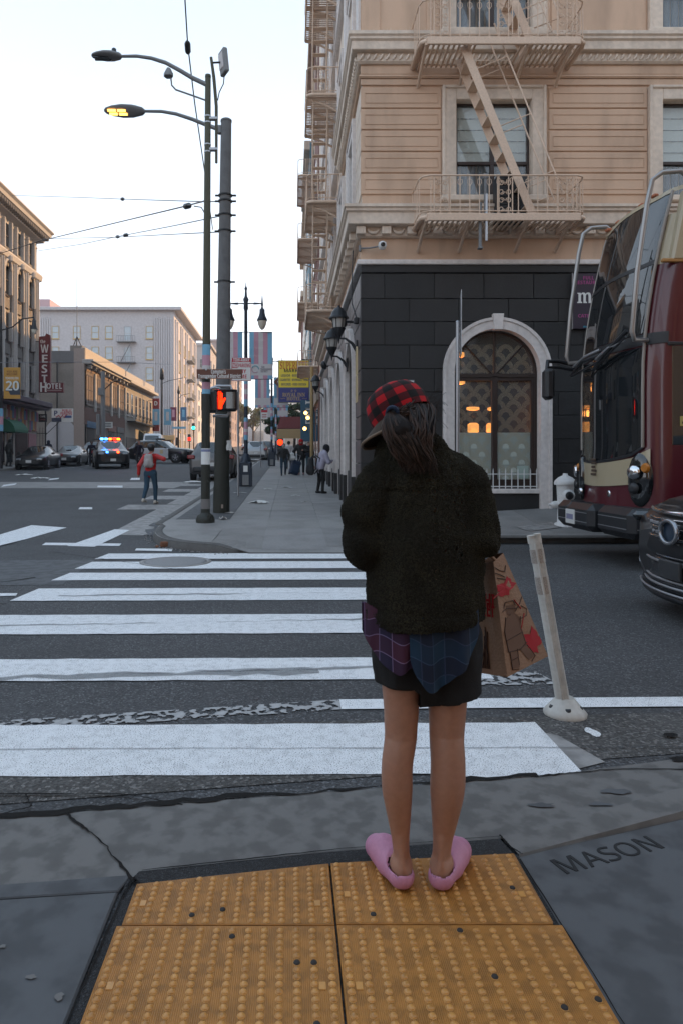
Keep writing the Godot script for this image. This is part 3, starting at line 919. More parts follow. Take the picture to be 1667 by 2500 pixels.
	for q in [[X+0.02,X+0.42],[fx(1040),fx(1052)]]:
		g = Geo.new()
		g.span(Vector3(q[0],10.7,-D-0.04),Vector3(q[1],26,-D+0.045),0.02)
		put("pilaster", g,o,M.tan)
	var front := at_z(-D+0.004)
	for k in 4:
		var wx := (fx(1204)+4.466*k)
		sash_window(o,wx,fy(476),fy(245),1.64,front,M.stone,M.blind,"tall sash window with pale folded blinds behind the fire escape" if k == 0 else "")
		sash_window(o,wx,fy(70),fy(-180),1.64,front,M.stone,M.sun_blind if M.has("sun_blind") else M.blind)
	for k in 18:
		var x := fx(867)+0.546*k+0.1
		g = Geo.new()
		g.box(Vector3(x,6.43,-D+0.16),Vector3(0.2,0.17,0.13),0.012)
		for s in [-0.045,0.045]: g.box(Vector3(x+s,6.43,-D+0.228),Vector3(0.012,0.1,0.015),0.003)
		put("console", g,o,M.stone)
		g = Geo.new()
		var pts := []
		var rad := []
		for j in 9:
			var an := PI+PI*j/8.0
			pts.append(Vector3(x+0.273+cos(an)*0.12,6.5+sin(an)*0.11,-D+0.12))
			rad.append(0.02+0.02*sin(PI*j/8.0))
		g.tube(pts,rad,6)
		put("swag", g,o,M.stone)
	for k in 10:
		g = Geo.new()
		g.box(Vector3(X-0.16,6.43,-D-0.3-0.546*k),Vector3(0.13,0.17,0.2),0.012)
		put("console", g,o,M.stone)
	g = Geo.new()
	for k in 60:
		var x := X-0.02+0.14*k
		g.tube([Vector3(x,10.13,-D+0.095),Vector3(x+0.04,10.19,-D+0.115),Vector3(x+0.07,10.26,-D+0.1)],[0.02,0.035,0.02],5)
	for k in 40:
		var z := -D+0.03-0.14*k
		g.tube([Vector3(X-0.095,10.13,z),Vector3(X-0.115,10.19,z-0.04),Vector3(X-0.1,10.26,z-0.07)],[0.02,0.035,0.02],5)
	tag(put("egg_band", g,o,M.stone),"", "", "", "stuff")
	g = Geo.new()
	for y in [6.955,10.69]:
		for k in 170:
			var x: float = X+0.05+0.05*k
			g.tube([Vector3(x,y,-D+0.12),Vector3(x+rng.randf_range(-0.03,0.03),y+0.11,-D+0.12+rng.randf_range(-0.05,0.05))],[0.003,0.0015],3,false)
	tag(put("bird_spikes", g,o,M.stone),"", "", "", "stuff")
	side_wall(o)
	var d := base("wall_camera", Vector3(fx(929.5),fy(607),-D))
	tag(d,"white dome security camera on a bracket arm above the black blocks", "camera")
	g = Geo.new()
	g.tube([Vector3(-0.46,0.0,0.02),Vector3(-0.25,-0.03,0.14),Vector3(0.0,0.0,0.2)],0.018,8)
	g.box(Vector3(-0.46,0.0,0.02),Vector3(0.05,0.14,0.05),0.01)
	put("arm", g,d,M.grey_paint)
	g = Geo.new()
	g.lathe([Vector2(0.02,-0.09),Vector2(0.07,-0.07),Vector2(0.094,0.0),Vector2(0.08,0.06),Vector2(0.03,0.09)],16,Vector3(0.0,0,0.22))
	put("housing", g,d,M.white_paint)
	g = Geo.new()
	g.lathe([Vector2(0.055,0.0),Vector2(0.045,0.03),Vector2(0.02,0.05)],14,Vector3(0.0,0,0.28),Basis(Vector3.RIGHT,PI/2))
	put("lens", g,d,M.glass_dark)
func side_fill(o: Node3D) -> void:
	var X := WALL_X
	var D := FRONT_D
	var g := Geo.new()
	for q in [[X+0.03,fx(1080)],[fx(1335),fx(1582)],[fx(1838),fx(2085)],[fx(2340),34.0]]:
		g.span(Vector3(q[0],6.5,-D-0.37),Vector3(q[1],26,-D-0.03))
	for q in [[6.5,fy(478)],[fy(215),10.75],[fy(-190),26.0]]:
		g.span(Vector3(fx(1080),q[0],-D-0.37),Vector3(34.0,q[1],-D-0.034))
	put("wall_fill", g,o,M.tan)
	g = Geo.new()
	for q in [[14.85,16.1],[17.7,19.3],[20.9,22.5],[24.1,25.8],[27.4,29.2],[30.8,36.0]]:
		g.span(Vector3(X+0.03,6.5,-q[0]),Vector3(X+0.37,26,-q[1]))
	for y in [6.5,9.3,12.9,16.5,20.1,23.7]:
		g.span(Vector3(X+0.034,y,-14.86),Vector3(X+0.37,y+(0.65 if y == 6.5 else 1.5),-36))
	put("wall_fill", g,o,M.stone)
func moulding(o: Node3D,called: String,prof: Array,m: Material,dside: float) -> void:
	var X := WALL_X
	var D := FRONT_D
	var g := Geo.new()
	g.sweep(prof,[[Vector3(X,0,-dside),Vector3(-1,0,0)],[Vector3(X,0,-D),Vector3(-1,0,1)],[Vector3(34,0,-D),Vector3(0,0,1)]])
	g.fan([Vector3(X,prof[0].y,-dside)]+prof.map(func(k): return Vector3(X-k.x,k.y,-dside)))
	put(called,g,o,m)
func arched_window(o: Node3D,t: Transform3D,cy: float,ro: float,ri: float,yb: float,full: bool) -> void:
	var w := Node3D.new()
	w.name = "arched_window"
	o.add_child(w,true)
	w.transform = t
	var g := Geo.new()
	arch_ring(g,0,cy,ro-0.03,ri,yb,at_z(0.06),0.36)
	arch_ring(g,0,cy,ro+0.004,ro-0.06,yb,at_z(0.085),0.15)
	put("surround", g,w,M.white_stone)
	g = Geo.new()
	g.prism(PackedVector2Array([Vector2(-0.085,cy+ri-0.03),Vector2(0.085,cy+ri-0.03),Vector2(0.115,cy+ro+0.07),Vector2(-0.115,cy+ro+0.07)]),0.2,at_z(0.14),0.008)
	put("keystone", g,w,M.white_stone)
	var ys := 0.885
	if full:
		g = Geo.new()
		g.span(Vector3(-ri,ys-0.1,-0.3),Vector3(ri,ys,0.03),0.01)
		put("sill", g,w,M.white_stone)
		g = Geo.new()
		g.span(Vector3(-ri+0.002,yb-0.2,-0.3),Vector3(ri-0.002,ys-0.102,-0.02))
		put("block", g,w,M.black_block)
	g = Geo.new()
	var yt := fy(915)
	var rf := ri
	arch_ring(g,0,cy,rf,rf-0.05,ys,at_z(-0.16),0.1)
	g.span(Vector3(-0.06,ys,-0.26),Vector3(0.06,yt,-0.15),0.01)
	g.span(Vector3(-rf+0.05,yt-0.045,-0.26),Vector3(rf-0.05,yt+0.045,-0.15),0.01)
	g.span(Vector3(-rf+0.05,ys,-0.26),Vector3(rf-0.05,ys+0.2,-0.16),0.01)
	for s in [-1.0,1.0]:
		g.span(Vector3(s*(rf-0.05),ys+0.2,-0.26),Vector3(s*(rf-0.13),yt-0.045,-0.165),0.006)
		g.span(Vector3(s*0.06,yt-0.045,-0.26),Vector3(s*(rf-0.13),yt-0.11,-0.165),0.006)
	g.box(Vector3(0,(yt+cy+rf)/2,-0.2),Vector3(0.035,cy+rf-yt-0.05,0.08),0.004)
	for s in [-1.0,1.0]:
		g.cyl(Vector3(s*0.02,yt+0.02,-0.2),Vector3(s*rf*0.7,cy+rf*0.68,-0.2),0.017,-1,6)
	put("frame", g,w,M.dark_frame)
	for s in [-1.0,1.0]:
		g = Geo.new()
		g.span(Vector3(s*0.06,ys+0.2,-0.222),Vector3(s*(rf-0.13),yt-0.11,-0.216))
		put("pane", g,w,M.glass)
	g = Geo.new()
	g.prism(arch_poly(0,cy,rf-0.05,yt+0.045,20),0.006,at_z(-0.216))
	put("pane", g,w,M.glass)
	if not full: return
	g = Geo.new()
	var pw := 0.35
	for r in 17:
		for c in 7:
			var px := (c-3.25+(0.5 if r % 2 else 0.0))*pw
			var py := ys+0.2+r*0.175
			for q in [0.172,0.152,0.132,0.112,0.092]:
				var prev := []
				for k in 9:
					var an := PI*k/8.0
					var a := Vector2(px+cos(an)*q,py+sin(an)*q)
					var b := Vector2(px+cos(an)*(q-0.0055),py+sin(an)*(q-0.0055))
					var ok := absf(a.x) < rf-0.14 and absf(a.x) > 0.065 and a.y < yt-0.1
					if a.y > yt+0.05: ok = Vector2(a.x,a.y-cy).length() < rf-0.06 or (a.y < cy and absf(a.x) < rf-0.06)
					if a.y >= yt-0.1 and a.y <= yt+0.05: ok = false
					if ok and prev:
						g.quad(Vector3(prev[1].x,prev[1].y,-0.2245),Vector3(b.x,b.y,-0.2245),Vector3(a.x,a.y,-0.2245),Vector3(prev[0].x,prev[0].y,-0.2245))
					prev = [a,b] if ok else []
	tag(put("scallop_print", g,w,M.gold),"", "", "", "stuff")
	g = Geo.new()
	var fm := mat(Color(0.5,0.54,0.47),0.6)
	g.span(Vector3(-rf+0.1,ys+0.1,-0.232),Vector3(rf-0.1,fy(1055),-0.229))
	put("frosted_film", g,w,fm)
	g = Geo.new()
	for r in 7:
		for c in 7:
			var px := (c-3.25+(0.5 if r % 2 else 0.0))*pw
			var py := ys+0.2+r*0.175
			if absf(px) > rf-0.2 or absf(px) < 0.1 or py > fy(1075): continue
			g.prism(arch_poly(px,py+0.02,0.066,py-0.02,8),0.001,at_z(-0.2255))
	tag(put("frosted_dots", g,w,mat(Color(0.7,0.75,0.66),0.6)),"", "", "", "stuff")
	g = Geo.new()
	g.span(Vector3(rf-0.42,ys+0.22,-0.212),Vector3(rf-0.17,ys+0.5,-0.21))
	put("notice", g,w,mat(Color(0.36,0.45,0.4),0.7))
	g = Geo.new()
	for y in [ys+0.04,ys+0.31]: g.span(Vector3(-rf+0.02,y,-0.08),Vector3(rf-0.02,y+0.022,-0.06))
	put("rail", g,w,M.white_paint)
	for k in 14:
		g = Geo.new()
		var x := lerpf(-rf+0.05,rf-0.05,k/13.0)
		g.span(Vector3(x-0.009,ys+0.005,-0.058),Vector3(x+0.009,ys+0.4,-0.04))
		g.tube([Vector3(x,ys+0.4,-0.049),Vector3(x,ys+0.45,-0.049)],[0.011,0.002],5)
		put("picket", g,w,M.white_paint)
	for q in [[-0.55,3.95,-1.0,0.2,0.06],[-0.6,3.3,-0.9,0.28,0.05],[-0.2,2.72,-1.2,0.3,0.04],[0.28,2.72,-1.3,0.22,0.04],[-0.22,2.25,-1.1,0.26,0.13],[0.2,2.25,-1.15,0.2,0.13],[0.42,1.72,-1.4,0.17,0.08]]:
		g = Geo.new()
		g.lathe([Vector2(q[3]*0.25,-q[4]),Vector2(q[3]*0.5,-q[4]*0.6),Vector2(q[3]*0.5,q[4]*0.7),Vector2(q[3]*0.3,q[4])],12,Vector3(q[0],q[1],q[2]))
		put("hanging_lamp", g,w,glow(Color(1.0,0.68,0.34),0.6))
		var l := OmniLight3D.new()
		l.name = "lamp_light"
		l.light_color = Color(1.0,0.62,0.3)
		l.light_energy = 0.05
		l.omni_range = 4.0
		l.omni_attenuation = 2.0
		l.light_size = 0.08
		l.shadow_enabled = true
		l.position = Vector3(q[0],q[1]-q[4]-0.1,q[2])
		w.add_child(l,true)
	g = Geo.new()
	g.span(Vector3(-0.95,0.96,-2.6),Vector3(0.95,1.15,-2.2))
	g.span(Vector3(-0.6,1.16,-2.5),Vector3(-0.2,2.4,-2.3),0.03)
	g.span(Vector3(0.3,1.16,-2.5),Vector3(0.7,1.9,-2.3),0.03)
	put("room_fittings", g,w,mat(Color(0.12,0.075,0.05),0.6))
func side_wall(o: Node3D) -> void:
	var X := WALL_X
	var side := Transform3D(Basis(Vector3.UP,-PI/2),Vector3(X,0,0))
	var rows := [5.56,5.01,4.51,4.0,3.49,2.986,2.48,1.965,1.44,0.944,0.3]
	var centres := [17.35,20.9,24.4,27.9,31.4]
	for r in rows.size()-1:
		var d := FRONT_D
		while d < 34.0:
			var l := 1.076 if r % 2 else 1.3
			var poly := rect(-(d+l)+0.012,rows[r+1]+0.012,-d-0.012,rows[r]-0.012)
			var rest := [poly]
			for c in centres:
				var nxt := []
				for q in rest:
					for k in Geometry2D.clip_polygons(q,arch_poly(-c,3.5,1.35,-1.0)):
						if k.size() >= 3 and not Geometry2D.is_polygon_clockwise(k): nxt.append(k)
				rest = nxt
			for q in rest:
				var gb := Geo.new()
				var k := rng.randf_range(0.85,1.15)
				gb.col = Color(k,k,k)
				gb.prism(q,0.1,side*at_z(0.0),0.01)
				put("block", gb,o,M.side_block)
			d += l
	var g := Geo.new()
	g.span(Vector3(X+0.1,-0.3,-FRONT_D-0.2),Vector3(X+0.14,5.6,-36))
	put("joint_bed", g,o,M.black_block_b)
	for c in centres:
		arched_window(o,side*Transform3D(Basis(),Vector3(-c,0.2,0)),3.3,1.33,1.02,0.2,false)
		g = Geo.new()
		for s in [-1.18,1.18]:
			put("plinth", Geo.new().box(side*Vector3(-c+s,0.75,0.05),Vector3(0.1,0.75,0.34),0.01),o,M.black_block)
		g.span(Vector3(X+0.02,0.2,-c-1.0),Vector3(X+0.1,1.25,-c+1.0),0.01)
		put("panel", g,o,M.black_block)
	var y := fy(475.5)
	for b in 5:
		for q in [[14.83,15.9],[17.9,19.0],[21.2,22.2],[24.4,25.6],[27.8,29.0],[31.2,34.0]]:
			g = Geo.new()
			g.span(Vector3(X,y+0.012,-q[0]),Vector3(X+0.05,y+0.456,-q[1]),0.012)
			put("stone_course", g,o,M.stone)
		y += 0.468
	for f in 4:
		var y0: float = fy(476)+[0.0,3.6,7.2,10.8][f]
		for c in [16.9,20.1,23.3,26.6,30.0]:
			sash_window(o,-c,y0,y0+2.05,1.3,side*at_z(0.0),M.white_stone,M.blind,"", 0.2)
	g = Geo.new()
	g.span(Vector3(X+0.01,10.7,-FRONT_D),Vector3(X+0.05,26,-34))
	put("upper_wall", g,o,M.stone)
	for q in [14.9,18.4,21.7,25.0,28.3,31.8]:
		g = Geo.new()
		g.span(Vector3(X-0.05,10.71,-q-0.05),Vector3(X+0.03,26,-q-0.5),0.02)
		put("pilaster", g,o,M.white_stone)
	moulding_side(o,21.0,34.0)
func moulding_side(o: Node3D,d0: float,d1: float) -> void:
	for y in [10.6,14.3,17.9]:
		var g := Geo.new()
		g.sweep([Vector2(-0.05,y+0.1),Vector2(0.14,y+0.08),Vector2(0.14,y),Vector2(0.07,y-0.05),Vector2(-0.05,y-0.1)],[[Vector3(WALL_X,0,-d1),Vector3(-1,0,0)],[Vector3(WALL_X,0,-(d0 if y < 12 else FRONT_D)),Vector3(-1,0,0)]])
		put("string_course", g,o,M.white_stone)
func railing_part(t: Node3D,a: Vector3,b: Vector3,m: Material,step := 0.19,ornate := false,h := 0.82) -> void:
	var n := maxi(2,int(a.distance_to(b)/step))
	for k in n+1:
		var p := a.lerp(b,float(k)/n)
		var g := Geo.new()
		g.box(p+Vector3(0,h/2,0),Vector3(0.016,h,0.016))
		if ornate:
			var w := (b-a).normalized()*0.045
			for s in [-1.0,1.0]:
				g.tube([p+Vector3(0,h-0.2,0),p+Vector3(0,h-0.13,0)+w*s,p+Vector3(0,h-0.07,0)+w*s*0.9,p+Vector3(0,h-0.05,0)+w*s*0.3],0.006,4)
				g.tube([p+Vector3(0,0.02,0),p+Vector3(0,0.06,0)+w*s,p+Vector3(0,0.1,0)+w*s*0.3],0.006,4)
		put("baluster", g,t,m)
func scroll_panel(t: Node3D,c: Vector3,w: float,h: float,m: Material,x := Vector3.RIGHT) -> void:
	var g := Geo.new()
	for s in [-1.0,1.0]:
		g.tube([c+x*s*w/2,c+x*s*w/2+Vector3(0,h,0)],0.014,5)
		for k in 4:
			var y0 := h*(0.08+0.22*k)
			var pts := []
			for j in 12:
				var an := TAU*1.3*j/11.0
				var r := w*0.2*(1.0-0.6*j/11.0)
				pts.append(c+x*s*(w*0.24-cos(an)*r)+Vector3(0,y0+h*0.1+sin(an)*r*(1 if k % 2 else -1),0))
			g.tube(pts,0.009,4)
	g.tube([c+x*w*-0.45+Vector3(0,h*0.98,0),c+Vector3(0,h*0.8,0),c+x*w*0.45+Vector3(0,h*0.98,0)],0.009,4)
	put("scroll_panel", g,t,m)
func fire_escape(label: String,where: Transform3D,w: float,out: float,stair_x: float,m: Material,group: String,fine := true) -> Node3D:
	var t := base("fire_escape")
	t.transform = where
	tag(t,label,"fire escape", group)
	var n := int(w/0.105)
	for k in n:
		var x := -w/2+0.08+(w-0.16)*k/(n-1)
		if absf(x-stair_x) < 0.42 and stair_x < 50.0:
			var gs := Geo.new().span(Vector3(x-0.02,0.0,0.03),Vector3(x+0.02,0.02,out*0.28))
			put("slat", gs,t,m)
			continue
		var g := Geo.new()
		g.span(Vector3(x-0.022,0.0,0.03),Vector3(x+0.022,0.02,out-0.05))
		put("slat", g,t,m)
	var g := Geo.new()
	g.span(Vector3(-w/2+0.12,-0.08,out-0.05),Vector3(w/2-0.12,0.07,out),0.01)
	g.tube([Vector3(-w/2+0.13,-0.005,out-0.03),Vector3(-w/2+0.03,-0.005,out-0.1),Vector3(-w/2,-0.005,out-0.25),Vector3(-w/2,-0.005,0)],0.05,6)
	g.tube([Vector3(w/2-0.13,-0.005,out-0.03),Vector3(w/2-0.03,-0.005,out-0.1),Vector3(w/2,-0.005,out-0.25),Vector3(w/2,-0.005,0)],0.05,6)
	put("edge_beam", g,t,m)
	for x in [-w*0.5+0.12,-w*0.2,w*0.16,w*0.42]:
		var b := Geo.new()
		b.span(Vector3(x-0.03,-0.09,0.0),Vector3(x+0.03,-0.005,out-0.02))
		b.tube([Vector3(x,-0.42,0.03),Vector3(x,-0.2,out*0.45),Vector3(x,-0.06,out-0.06)],[0.04,0.035,0.03],5)
		put("bracket", b,t,m)
	var rp := [Vector3(-w/2,0,0),Vector3(-w/2,0,out-0.25),Vector3(-w/2+0.05,0,out-0.09),Vector3(-w/2+0.18,0,out-0.02),Vector3(w/2-0.18,0,out-0.02),Vector3(w/2-0.05,0,out-0.09),Vector3(w/2,0,out-0.25),Vector3(w/2,0,0)]
	for y in [0.84,0.12]:
		g = Geo.new()
		g.tube(rp.map(func(p): return p+Vector3(0,y,0)),0.017 if y > 0.5 else 0.012,6)
		put("rail", g,t,m)
	railing_part(t,Vector3(-w/2+0.2,0,out-0.02),Vector3(w/2-0.2,0,out-0.02),m,0.19,fine)
	railing_part(t,Vector3(-w/2,0,0.05),Vector3(-w/2,0,out-0.2),m,0.2,false)
	railing_part(t,Vector3(w/2,0,0.05),Vector3(w/2,0,out-0.2),m,0.2,false)
	if fine:
		for x in [-w*0.5+0.42,w*0.0+0.03,w*0.5-0.42]:
			scroll_panel(t,Vector3(x,0.02,out-0.035),0.3,0.8,m)
	scroll_panel(t,Vector3(w/2+0.005,0.02,out*0.45),0.4,0.8,m,Vector3(0,0,1))
	return t
func stair(t: Node3D,a: Vector3,b: Vector3,z0: float,z1: float,m: Material) -> void:
	var dir := (b-a).normalized()
	for z in [z0,z1]:
		var g := Geo.new()
		var mid := (a+b)/2+Vector3(0,0,z)
		g.box(mid,Vector3(a.distance_to(b),0.17,0.02),0.004,Basis(Vector3(0,0,1),atan2(dir.y,dir.x)))
		put("stringer", g,t,m)
		g = Geo.new()
		var up := Vector3(absf(dir.y),absf(dir.x),0)*0.75
		g.tube([a+Vector3(0.05,0.35,z),a.lerp(b,0.08)+up+Vector3(0,0,z),a.lerp(b,1.05)+up*1.0+Vector3(0,0,z)],0.016,6)
		for k in 3:
			var p := a.lerp(b,0.2+0.33*k)+Vector3(0,0,z)
			g.tube([p,p+up],0.012,5)
		put("handrail", g,t,m)
	for k in 9:
		var p := a.lerp(b,(k+0.7)/9.6)
		var g := Geo.new()
		g.box(p+Vector3(0,0,(z0+z1)/2),Vector3(0.2,0.02,absf(z1-z0)-0.022))
		put("tread", g,t,m)
func build_right_side() -> void:
	var m: Material = M.iron_tan
	var cx := 4.315
	var t := fire_escape("lower tan iron fire escape landing over the black ground floor, holding the air conditioner", Transform3D(Basis(),Vector3(cx,6.43,-FRONT_D)),3.35,1.0,99.0,m,"fire escape landings on the front of the tan building")
	fire_escape("upper tan iron fire escape landing, cut by the photo's top edge", Transform3D(Basis(),Vector3(cx,10.0,-FRONT_D)),3.35,1.0,-0.1,m,"fire escape landings on the front of the tan building")
	var s := base("fire_escape_stair", Vector3(0,0,-FRONT_D))
	tag(s,"steep tan iron stair from the upper landing down to the lower landing", "stair", "fire escape stairs on the tan building")
	stair(s,Vector3(5.0,6.45,0),Vector3(3.55,10.0,0),0.35,0.8,m)
	s = base("fire_escape_stair", Vector3(0,0,-FRONT_D))
	tag(s,"steep tan iron stair leaving the photo above the upper landing", "stair", "fire escape stairs on the tan building")
	stair(s,Vector3(4.95,10.02,0),Vector3(3.55,13.5,0),0.35,0.8,m)
	var names := ["lowest landing of the side fire escape, just above the wall lanterns", "second landing up of the tan fire escape on the side street wall", "third landing up of the tan fire escape on the side street wall", "top landing in view of the tan fire escape on the side street wall"]
	for k in 4:
		var y: float = [6.14,9.5,12.8,16.1][k]
		fire_escape(names[k],Transform3D(Basis(Vector3.UP,-PI/2),Vector3(WALL_X,y,-22.4)),2.75,1.02,99.0,m,"landings of the side fire escape", k < 2)
		if k < 3:
			s = base("fire_escape_stair")
			s.transform = Transform3D(Basis(Vector3.UP,-PI/2),Vector3(WALL_X,0,-22.4))
			tag(s,["straight ladder stair between the lowest and second side landings", "straight ladder stair between the second and third side landings", "straight ladder stair between the third and top side landings"][k],"stair", "stairs of the side fire escape")
			stair(s,Vector3(-0.6,y,0),Vector3(0.6,y+3.3,0),0.35,0.8,m)
	var g := Geo.new()
	var p := base("drop_ladder_pole", Vector3(fx(1143),fy(640),-FRONT_D+0.9))
	tag(p,"dark iron pole hanging below the lower front landing", "pole")
	g.cyl(Vector3(0,0,0),Vector3(0,0.95,0),0.035,-1,8)
	g.box(Vector3(0,0.02,0),Vector3(0.1,0.04,0.1),0.01)
	put("shaft", g,p,M.grey_paint)
	g = Geo.new()
	g.cyl(Vector3(0.11,0.15,0.06),Vector3(0.11,1.1,0.06),0.028,-1,8)
	put("guide_pipe", g,p,M.steel)
	p = base("air_conditioner", Vector3(fx(1228),6.46,-FRONT_D+0.42))
	tag(p,"black air conditioning unit standing on the lower front landing", "air conditioner")
	g = Geo.new().box(Vector3(0,0.52,0),Vector3(0.62,0.95,0.34),0.02)
	put("casing", g,p,M.black_plastic)
	for k in 14:
		put("louver", Geo.new().box(Vector3(-0.05,0.14+0.058*k,0.175),Vector3(0.46,0.02,0.02),0.003),p,M.black_iron)
	g = Geo.new()
	g.tube([Vector3(-0.6,-0.06,0.3),Vector3(-0.6,0.85,0.3)],0.03,8)
	g.box(Vector3(-0.6,0.9,0.3),Vector3(0.1,0.1,0.08),0.01)
	put("conduit", g,p,M.grey_paint)
	p = base("restaurant_banner", Vector3(fx(1437),fy(737),-FRONT_D+0.05))
	tag(p,"dark purple restaurant banner with pink lettering on the black wall", "banner")
	put("board", Geo.new().box(Vector3.ZERO,Vector3(0.78,1.2,0.05),0.008),p,mat(Color(0.025,0.015,0.03),0.5))
	put("edge_strip", Geo.new().box(Vector3(-0.395,0,0.01),Vector3(0.012,1.22,0.05)),p,M.steel)
	var pink := mat(Color(0.35,0.05,0.2),0.6)
	words("FULL", 0.075,pink,p,Vector3(-0.05,0.5,0.027))
	words("RESTAURANT", 0.075,pink,p,Vector3(-0.02,0.4,0.027),0.66)
	words("m", 0.3,M.paper,p,Vector3(-0.13,0.1,0.027),0.32,Basis(),"Droid Serif")
	words("CATERING", 0.07,pink,p,Vector3(-0.02,-0.32,0.027),0.5)
	words("menu", 0.05,mat(Color(0.03,0.25,0.35),0.6),p,Vector3(-0.07,-0.55,0.027))
	p = base("wall_plate", Vector3(fx(990.5),fy(965),-FRONT_D+0.03))
	tag(p,"small white rounded notice plate on the black wall behind the cap", "sign")
	put("plate", Geo.new().box(Vector3.ZERO,Vector3(0.345,0.66,0.012),0.006),p,M.grey_paint)
	put("face", Geo.new().box(Vector3(0,0,0.008),Vector3(0.31,0.62,0.006),0.002),p,M.paper)
	put("print", Geo.new().box(Vector3(0.05,0.21,0.012),Vector3(0.14,0.03,0.002)),p,mat(Color(0.12,0.02,0.02),0.7))
	p = base("hotel_letter", Vector3(WALL_X-0.06,3.0,-15.25))
	tag(p,"slim gold framed letter sign fixed edge-on at the building corner", "sign")
	for y in [0.0,0.62]:
		g = Geo.new()
		arch_ring(g,0,y+0.3,0.13,0.1,y-0.2,Transform3D(Basis(Vector3.UP,-PI/2),Vector3.ZERO),0.03,12)
		put("letter", g,p,M.gold)
	wall_lantern(Vector3(WALL_X,4.3,-15.5),"nearest black wall lantern on the side wall by the building corner")
	wall_lantern(Vector3(WALL_X,4.3,-18.1),"second black wall lantern from the building corner")
	wall_lantern(Vector3(WALL_X,4.55,-29.5),"small far wall lantern right beside the yellow market sign")
	for q in [[16.4,4.86,"round black flood lamp on the wall between the two near lanterns"],[25.4,5.07,"round black flood lamp far along the wall above the market sign"]]:
		p = base("flood_lamp", Vector3(WALL_X,q[1],-q[0]))
		tag(p,q[2],"flood lamp", "round wall lamps")
		g = Geo.new().lathe([Vector2(0.06,-0.09),Vector2(0.15,-0.03),Vector2(0.17,0.03),Vector2(0.14,0.08),Vector2(0.04,0.1)],14,Vector3(-0.28,0,0),Basis(Vector3.FORWARD,PI/2.6))
		put("housing", g,p,M.black_iron)
		put("bracket", Geo.new().tube([Vector3(0,-0.03,0),Vector3(-0.2,-0.02,0)],0.03,6),p,M.black_iron)
	p = base("wall_cable")
	tag(p,"black cable looping down the white side wall strip at the corner", "cable")
	g = Geo.new().tube([Vector3(WALL_X-0.09,6.3,-15.6),Vector3(WALL_X-0.11,5.7,-15.7),Vector3(WALL_X-0.12,5.1,-15.6),Vector3(WALL_X-0.06,4.75,-15.3),Vector3(WALL_X-0.02,4.6,-15.25)],0.013,6)
	put("cord", g,p,M.black_plastic)
	put("junction", Geo.new().box(Vector3(WALL_X-0.05,4.62,-15.25),Vector3(0.12,0.14,0.1),0.02),p,M.black_plastic)
	right_row()
func wall_lantern(at: Vector3,label: String) -> void:
	var p := base("wall_lantern", at)
	tag(p,label,"lantern", "black wall lanterns along the side wall")
	var c := Vector3(-0.42,0.0,0.0)
	put("roof", Geo.new().lathe([Vector2(0.22,0.42),Vector2(0.225,0.45),Vector2(0.19,0.47),Vector2(0.165,0.56),Vector2(0.1,0.65),Vector2(0.03,0.69),Vector2(0.025,0.72)],16,c),p,M.black_iron)
	put("shade", Geo.new().lathe([Vector2(0.12,0.2),Vector2(0.15,0.42)],12,c),p,mat(Color(0.38,0.37,0.35),0.4))
	put("cup", Geo.new().lathe([Vector2(0.008,-0.14),Vector2(0.02,-0.08),Vector2(0.03,-0.02),Vector2(0.07,0.04),Vector2(0.11,0.12),Vector2(0.15,0.19),Vector2(0.15,0.21)],14,c),p,M.black_iron)
	for k in 6:
		var an := TAU*k/6.0
		var d := Vector3(cos(an),0,sin(an))
		put("rib", Geo.new().cyl(c+d*0.125+Vector3(0,0.2,0),c+d*0.158+Vector3(0,0.43,0),0.009,-1,5),p,M.black_iron)
	put("arm", Geo.new().tube([Vector3(-0.02,-0.3,0),Vector3(-0.12,-0.14,0),Vector3(-0.27,-0.03,0),c+Vector3(0,-0.02,0)],[0.045,0.035,0.025,0.02],7),p,M.black_iron)
	put("wall_plate", Geo.new().box(Vector3(-0.02,-0.25,0),Vector3(0.04,0.36,0.12),0.012),p,M.black_iron)
